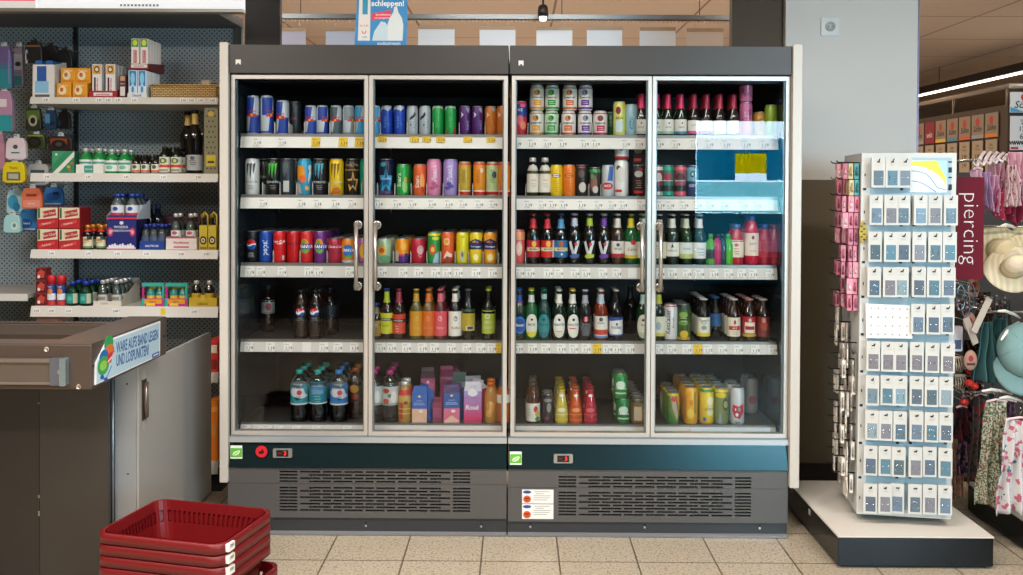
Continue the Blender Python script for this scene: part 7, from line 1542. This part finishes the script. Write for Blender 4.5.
hat('cream straw hat hanging at the very edge of the rack', P(1034, 248, Y=.02), .12, RX(75, -15, 20), straw('#dccaa4', '#c8b68c'))
# caps
def cap(label, c, s, Tm, col, logo=None):
    r = thing('baseball_cap', label, 'cap', c); cm = mat(col, .75, 0, .3)
    def dome(u, v): 
        a = u*2*PI; e = v*PI/2; return (s*math.cos(e)*math.cos(a), s*1.12*math.cos(e)*math.sin(a), s*.95*math.sin(e))
    m = MB(); m.grid(dome, 36, 12, cm, T=Tm); m.build('crown', r)
    def pk(u, v):
        a = PI*(1.1 + .8*u); rr = s*(1.0 + .62*v*math.sin(PI*u)**.6); return (rr*math.cos(a), rr*1.12*math.sin(a), -.006 - .03*v*(1 - (2*u-1)**2) + .02*v*(abs(2*u-1)**2)*-1)
    m = MB(); m.grid(pk, 24, 6, cm, T=Tm); o = m.build('peak', r); q = o.modifiers.new('t', 'SOLIDIFY'); q.thickness = .004
    m = MB()
    for k in range(6):
        a = k*PI/3 + .3; m.tube([Tm @ Vector((s*1.002*math.cos(e)*math.cos(a), s*1.122*math.cos(e)*math.sin(a), s*.952*math.sin(e))) for e in [i*PI/2/8 for i in range(9)]], .0012, cm, 5)
    m.lathe([(.006, s*.95), (.004, s*.98), (.001, s*.985)], cm, 10, T=Tm); m.build('seam', r)
    if logo:
        m = MB(); m.tube([Tm @ Vector((x*s, -1.12*s*math.sqrt(max(0, 1 - x*x - (z/.95)**2)) - .003, z*s)) for x, z in ((-.1,.62),(.1,.58),(.08,.48),(-.04,.46),(-.1,.38),(.06,.32),(.12,.36))], .004, mat(logo, .5), 6); m.build('logo', r)
    return r
cap('light aqua baseball cap with small white emblem hanging by its peak', P(1024, 350, Y=-.10), .105, RX(72, 0, -18), '#7d9f9f', '#dfe8e8')
cloth('dark teal jersey hat bag folded over the cross bar, front one', 977, 998, 322, 382, -.02, fabric('#3c6264'), name='sun_hat', cat='hat', folds=2.5, amp=.035, taper=.45, hanger=False, botw=1.1)
cloth('dark teal folded sun hat just behind the front one', 990, 1012, 318, 378, .05, fabric('#325658'), name='sun_hat', cat='hat', folds=2, amp=.03, taper=.5, hanger=False)
for k, (px0, py0, px1, py1, nm) in enumerate(((974, 332, 990, 298, 'beige tag strap hanging across the dark teal hat'), (966, 318, 976, 344, 'short beige strap under the wooden discs'))):
    a = P(px0, py0, Y=-.10); b = P(px1, py1, Y=-.06); d = (b - a); r = thing('hanger_strap', nm, 'strap', a); n = d.cross(Vector((0, 1, 0))).normalized() * .014
    m = MB(); m.add([tuple(-n), tuple(n), tuple(d + n), tuple(d - n), tuple(-n + Vector((0,.004,0))), tuple(n + Vector((0,.004,0))), tuple(d + n + Vector((0,.004,0))), tuple(d - n + Vector((0,.004,0)))], [(0,1,2,3),(7,6,5,4),(0,4,5,1),(1,5,6,2),(2,6,7,3),(3,7,4,0)], mat('#b9aa9c', .6)); m.build('strap', r)
for k, (x0_, y0_, x1_, y1_, nm) in enumerate(((998, 311, 1020, 318, 'above the dark teal hats'), (1001, 340, 1019, 322, 'above the aqua cap'), (982, 391, 1012, 394, 'low over the floral scarves'), (1000, 398, 1023, 402, 'just over the rose print scarf'), (1001, 226, 1016, 229, 'over the straw hats'))):
    a = P(x0_, y0_, Y=-.14); b = P(x1_, y1_, Y=-.02); d = b - a
    r = thing('clothes_hanger', 'curved white plastic hanger ' + nm, 'hanger', a)
    m = MB(); m.tube([(0, 0, 0), d*.3 + Vector((0, 0, .010)), d*.7 + Vector((0, 0, .008)), d], [.004, .007, .007, .004], mat('#ece6dc', .3), 8); m.build('hanger_arm', r)
# low hanging scarves
cloth('green and white tiny floral scarf hanging lowest before the podium', 983, 1009, 402, 506, -.12, fabric('#b4b8a4', '#4c5c40', 120, .50, '#9c5a4c'), folds=3, amp=.02, taper=.75, botw=1.25, slant=-.05)
cloth('white scarf with large pink roses at the rack edge', 999, 1040, 420, 513, -.22, fabric('#c4c0be', '#b45c70', 34, .56, '#3c6c78'), folds=4, amp=.022, taper=.7, botw=1.15, slant=-.0)
cloth('dark navy and mauve patterned scarf beside the tower', 957, 976, 398, 474, .15, fabric('#3a3444', '#8a6474', 40, .5, '#20283c'), folds=3, taper=.7)
cloth('taupe and olive long scarf between the dark and floral ones', 970, 990, 396, 482, .10, fabric('#6a5e58', '#3c4a44', 45, .5, '#a83c44'), folds=3, taper=.6)
cloth('grey-green scarf hanging just behind the tiny floral one', 982, 997, 394, 490, .16, fabric('#5a6660', '#a83c44', 20, .62), folds=2, taper=.6)
cloth('dark crimson and black scarf high beside the tower', 955, 968, 408, 440, .05, fabric('#4a1820', '#1a1418', 30, .5), folds=2, taper=.8)
cloth('peach coloured fringe scarf hanging low beside the tower', 952, 960, 436, 496, .30, fabric('#c8947c', '#e0b8a0', 60, .5), folds=2, taper=.8, slant=.2)
cloth('dim plum scarf deep in the rack over the black podium', 992, 1020, 402, 470, .34, fabric('#4c3a4c', '#7a5a68', 30, .5), folds=4, taper=.7)
# accessories on the strip between tower and hats
ACC = [(961, 285, 'chain'), (966, 292, 'chain'), (971, 284, 'chain'), (973, 287, 'disc'), (969, 322, 'disc'), (970, 360, 'disc'), (958, 340, 'tube'), (958, 362, 'clip'), (970, 371, 'red'), (975, 374, 'red'), (969, 383, 'red'), (974, 386, 'red'), (978, 388, 'bead'), (960, 380, 'clip'), (966, 396, 'bead'), (962, 305, 'bead'), (985, 306, 'bead'), (1000, 300, 'bead'), (964, 402, 'red'), (980, 300, 'bead')]
for k, (px, py, kd) in enumerate(ACC):
    Y = -.02 + .02*(k % 5); c = P(px, py, Y=Y)
    wh = ['just under the red sign', 'under the red sign, second strand', 'under the red sign, third strand', 'highest of three', 'middle of three', 'lowest of three', 'beside the tower edge', 'beside the tower', 'highest red pair, inner', 'highest red pair, outer', 'lower red pair, inner', 'lower red pair, outer', 'end of the red row', 'low beside the tower', 'below the red bobbles', 'shortest strand by the tower', 'above the dark teal hats', 'close under the straw hats', 'lowest, over the crimson scarf', 'beside the topmost wooden disc'][k]
    pm = MB(); pm.tube([(c.x, Y + .004, c.z + .003), (c.x, RY, c.z + .003)], .0025, CHR, 6); pm.build('peg', rack)
    if kd == 'chain':
        r = thing('chain_necklace', 'silver chain hanging ' + wh, 'necklace', c); m = MB()
        m.tube([(.018*math.sin(t*2*PI/16), 0, -.055*(1 - math.cos(t*2*PI/16))) for t in range(17)], .0035, mat('#9aa0aa', .25, .8), 6); m.build('chain', r)
    elif kd == 'disc':
        r = thing('wooden_disc', 'pinkish wooden disc ornament with dark print, ' + wh, 'ornament', c); Tm = Matrix.Rotation(PI/2, 4, 'X') @ Matrix.Diagonal((.8, 1.25, 1, 1))
        m = MB(); m.lathe([(.034, 0), (.036, .004), (.034, .008)], mat('#b98a76', .5), 28, T=Tm); m.build('disc', r)
        m = MB(); m.add([(a, -.0088, b) for a, b in oval(0, .008, .011, .014)], [tuple(range(18))], mat('#a82430')); m.box(-.018, .018, -.0092, -.0085, -.022, -.012, mat('#3a2420')); m.build('print', r)
    elif kd == 'tube':
        r = thing('accessory_pack', 'white and blue upright accessory pack ' + wh, 'pack', c); m = MB(); m.cbox(-.02, .02, 0, .02, -.05, .06, mat('#c8c4cc', .4), .005); m.box(-.014, .014, -.001, 0, -.04, .0, mat('#3c4a6a', .4)); m.build('pack_body', r)
    elif kd == 'clip':
        r = thing('hair_claw', 'pale tan hair claw ' + wh, 'hair claw', c); m = MB()
        for q in range(5): m.tube([(-.02 + .01*q, 0, .02), (-.024 + .012*q, -.012, -.01), (-.018 + .009*q, 0, -.04)], .0035, mat('#c4b09c', .3), 6)
        m.tube([(-.024, 0, .02), (.024, 0, .02)], .006, mat('#c4b09c', .3), 8); m.build('claw', r)
    elif kd == 'red':
        r = thing('red_bobble', 'glossy red hair bobble, ' + wh, 'hair bobble', c); m = MB(); m.lathe([(.001,-.016),(.010,-.013),(.018,-.006),(.02,0),(.018,.007),(.010,.013),(.001,.016)], mat('#c02820', .25), 18); m.build('bobble', r)
        m = MB(); m.tube([(.016*math.cos(t*PI/6), .006, .02 + .01*math.sin(t*PI/6)) for t in range(13)], .002, mat('#3a1818'), 6); m.build('elastic', r)
    else:
        r = thing('bead_bracelet', 'mixed dark bead bracelet ' + wh, 'bracelet', c); m = MB()
        for q in range(14):
            a = q*2*PI/14; m.lathe([(.001,-.005),(.005,-.002),(.005,.002),(.001,.005)], mat(('#5a3a3c', '#b9a08c', '#2c3c50', '#8c2c34')[q % 4], .3), 8, T=Matrix.Translation((.024*math.cos(a), 0, .024*math.sin(a))))
        m.build('bead_ring', r)
# --- far racks with price boards
fx = P(1008, 86, Y=2.0).x; Hh = P(1008, 86, Y=2.0).z
rk = thing('wine_rack', 'long brown wine rack with sparkling wine price boards running away behind the wall', 'wine rack')
WD = mat('#433226', .5, 0, .4, .1, 2)
m = MB(); m.box(fx, fx + .5, 2.0, 6.5, 0, Hh - .12, WD); m.build('rack_body', rk)
m = MB(); m.tube([(fx + .005, 2.0, Hh), (fx + .005, 6.5, Hh)], .018, mat('#8a7a6a', .4, .4), 8); m.tube([(fx, 1.99, Hh), (fx + .6, 1.99, Hh)], .018, mat('#b8b0a4', .3, .5), 8)
for k in range(7): m.tube([(fx + .005, 2.02 + k*.74, Hh - .13), (fx + .005, 2.02 + k*.74, Hh)], .008, mat('#8a7a6a', .4, .4), 6)
m.build('top_rail', rk)
ink = mat('#2a2422', .6)
MX = lambda y, z: Matrix.Translation((fx - .006, y, z)) @ Matrix.Rotation(-PI/2, 4, 'Z')
def ytop(y): return 0
yy = 2.10; n = 0
while yy < 5.4:
    w = .165; zt = Hh - .16; 
    r = thing('price_board', 'cream wine board with red emblem over a price card, %s along the wine rack' % ['first','second','third','fourth','fifth','sixth','seventh','eighth','ninth','tenth','eleventh','twelfth','thirteenth','fourteenth','fifteenth','sixteenth','seventeenth','eighteenth'][n], 'price board', (fx - .012, yy + w/2, zt))
    T0 = Matrix.Rotation(-PI/2, 4, 'Z')
    bc_ = '#7c1c28' if n == 5 else ('#4c4a20' if n in (8, 9) else '#86745f'); m = MB(); m.box(-w/2, w/2, 0, .006, -.165, 0, mat(bc_, .5), T0); m.build('emblem_board', r)
    m = MB()
    if n not in (5, 8, 9): m.add([(a, -.0006, b) for a, b in oval(0, -.05, .026, .030)], [tuple(range(18))], mat('#a83428'), T0); m.text('Söhn', 0, -.10, .058, ink, -.0008, T=T0, shear=.25, bold=.01); m.box(-w/2, w/2, -.0008, 0, -.165, -.14, mat(('#c8742c', '#8a8c90', '#b8582c', '#4c7c94', '#c8a02c')[n % 5]), T0)
    elif n == 5: m.text('sekt', 0, -.1, .06, mat('#e8d8c8'), -.0008, T=T0)
    else: [m.add([(a, -.0006, b) for a, b in oval(.06*math.sin(q*2.1), -.09+.05*math.cos(q*1.7), .03, .03)], [tuple(range(18))], mat('#a8a02c'), T0) for q in range(6)]
    m.build('print', r)
    m = MB(); m.box(-w/2 + .01, w/2 - .01, 0, .005, -.40, -.18, mat('#9a886e', .5), T0); pc = m.build('price_card', r)
    m = MB(); m.text('Sekt', 0, -.215, .026, ink, -.0008, T=T0); m.text('Trocken', 0, -.24, .020, ink, -.0008, T=T0); m.text('3.99', 0, -.29, .042, ink, -.0008, T=T0, bold=.01); m.text('2.99', 0, -.35, .036, ink, -.0008, T=T0, bold=.01); m.build('price_print', pc)
    yy += w + .02; n += 1
r = thing('price_board', 'white wine board with red emblem and blue corner facing the aisle, price card below', 'price board', (fx, 1.985, 0))
z1 = P(1012, 92, Y=1.985).z; z0 = P(1012, 112.5, Y=1.985).z; z2 = P(1012, 116, Y=1.985).z; z3 = P(1012, 150, Y=1.985).z
m = MB(); m.box(0.005, .30, -.006, 0, z0, z1, mat('#e6e2de', .5)); m.build('emblem_board', r)
m = MB(); m.add([(a, -.0066, b) for a, b in oval(.10, z1 - .035, .026, .026)], [tuple(range(18))], mat('#c8402c')); m.text('Söhnlein', .14, z1 - .085, .065, ink, -.0068, shear=.25, bold=.01)
m.add([(.006, -.0066, z0 + .002), (.10, -.0066, z0 + .002), (.05, -.0066, z0 + .022), (.006, -.0066, z0 + .035)], [(0,1,2,3)], mat('#4aa8d0')); m.build('print', r)
m = MB(); m.box(.008, .30, -.006, 0, z3, z2, mat('#e4e0dc', .5)); pc = m.build('price_card', r)
m = MB()
for s, z, sz in (('Söhnlein', z2 - .03, .022), ('Brillant', z2 - .05, .022), ('12.49', z2 - .085, .045), ('6.49', z2 - .135, .05)): m.text(s, .11, z, sz, ink, -.0066, bold=.01)
for q in range(9): m.text('W', .02 + q*.028, z3 + .045, .035, ink, -.0066, bold=.05)
m.box(.01, .06, -.0068, -.006, z3 + .004, z3 + .02, mat('#c8404c')); m.build('price_print', pc)
m = MB(); m.box(fx, fx + .5, 1.99, 2.0 - .001, 0, z3 - .02, WD); m.build('rack_end', rk)
# bottles on the far rack shelf (barely seen)
# fluorescent strip under the ceiling
a = P(1023, 72.5, X=5.1)
lz = a.z
r = thing('strip_light', 'long glowing ceiling strip lamp in a black housing above the wine rack', 'lamp', (5.1, 0, lz))
m = MB(); m.box(-.03, .03, -1.0, 13 - .2, -.004, .006, emit('#fff0dc', 6)); m.build('light_tube', r)
m = MB(); m.box(-.07, .07, -1.0, 12.8, .008, .09, mat('#15110e', .5)); m.build('housing', r)
m = MB()
for k in range(6): m.tube([(0, .5 + k*2.2, .09), (0, .5 + k*2.2, 3.0 - lz)], .004, BLACK, 6)
m.build('suspension_rod', r)

# ================================================================ LIGHT
def area(name, loc, rot, sx, sy, w, col, spread=PI):
    l = bpy.data.lights.new(name, 'AREA'); l.shape = 'RECTANGLE'; l.size = sx; l.size_y = sy; l.energy = w; l.color = col; l.spread = spread
    o = bpy.data.objects.new(name, l); COL.objects.link(o); o.location = loc; o.rotation_euler = [math.radians(q) for q in rot]; return o
WARM = (1, .90, .80); NEU = (1, .95, .90)
for x, e1, e2 in ((-2.0, 66, 58), (0, 54, 52), (2.0, 38, 36)):
    area('ceiling_lamp', (x, -2.1, 2.93), (0, 0, 0), 1.2, .35, e1, NEU, math.radians(168))
    area('ceiling_lamp', (x, -4.6, 2.93), (0, 0, 0), 1.2, .35, e2, NEU, math.radians(160))
for x, y in ((-1, 3.2), (1.6, 3.2), (0, 6), (2.2, 8), (-2, 8.5), (5.5, 4)):
    area('ceiling_fill_light', (x, y, 1.6), (180, 0, 0), 3.4, 2.2, 13, (1, .82, .68))  # added upward fill without a fixture, brightens the ceiling behind the coolers
    area('ceiling_lamp', (x, y, 2.93), (0, 0, 0), 1.2, .35, 22, (1, .82, .66))
for x in (-2.2, 0, 2.2): area('ceiling_lamp', (x, 1.05, 2.93), (0, 0, 0), 1.2, .3, 15, NEU)  # lamps added above the coolers to lighten the boards on the rail
area('window_daylight', ((wx0+wx1)/2, -6.9, 1.5), (90, 0, 0), 2.6, 2.2, 420, (.62, .84, 1))
w = bpy.data.worlds.new('daylight'); SC.world = w; w.use_nodes = True
bg = w.node_tree.nodes['Background']; bg.inputs[0].default_value = (.62, .82, 1, 1); bg.inputs[1].default_value = 5
vs_ = SC.view_settings; vs_.view_transform = 'Standard'; vs_.look = 'None'; vs_.gamma = 1; vs_.use_curve_mapping = False; vs_.exposure = 0.32
SC.cycles.max_bounces = 6; SC.cycles.transparent_max_bounces = 24; SC.cycles.use_denoising = True
SC.cycles.caustics_reflective = False; SC.cycles.caustics_refractive = False; SC.cycles.sample_clamp_indirect = 4
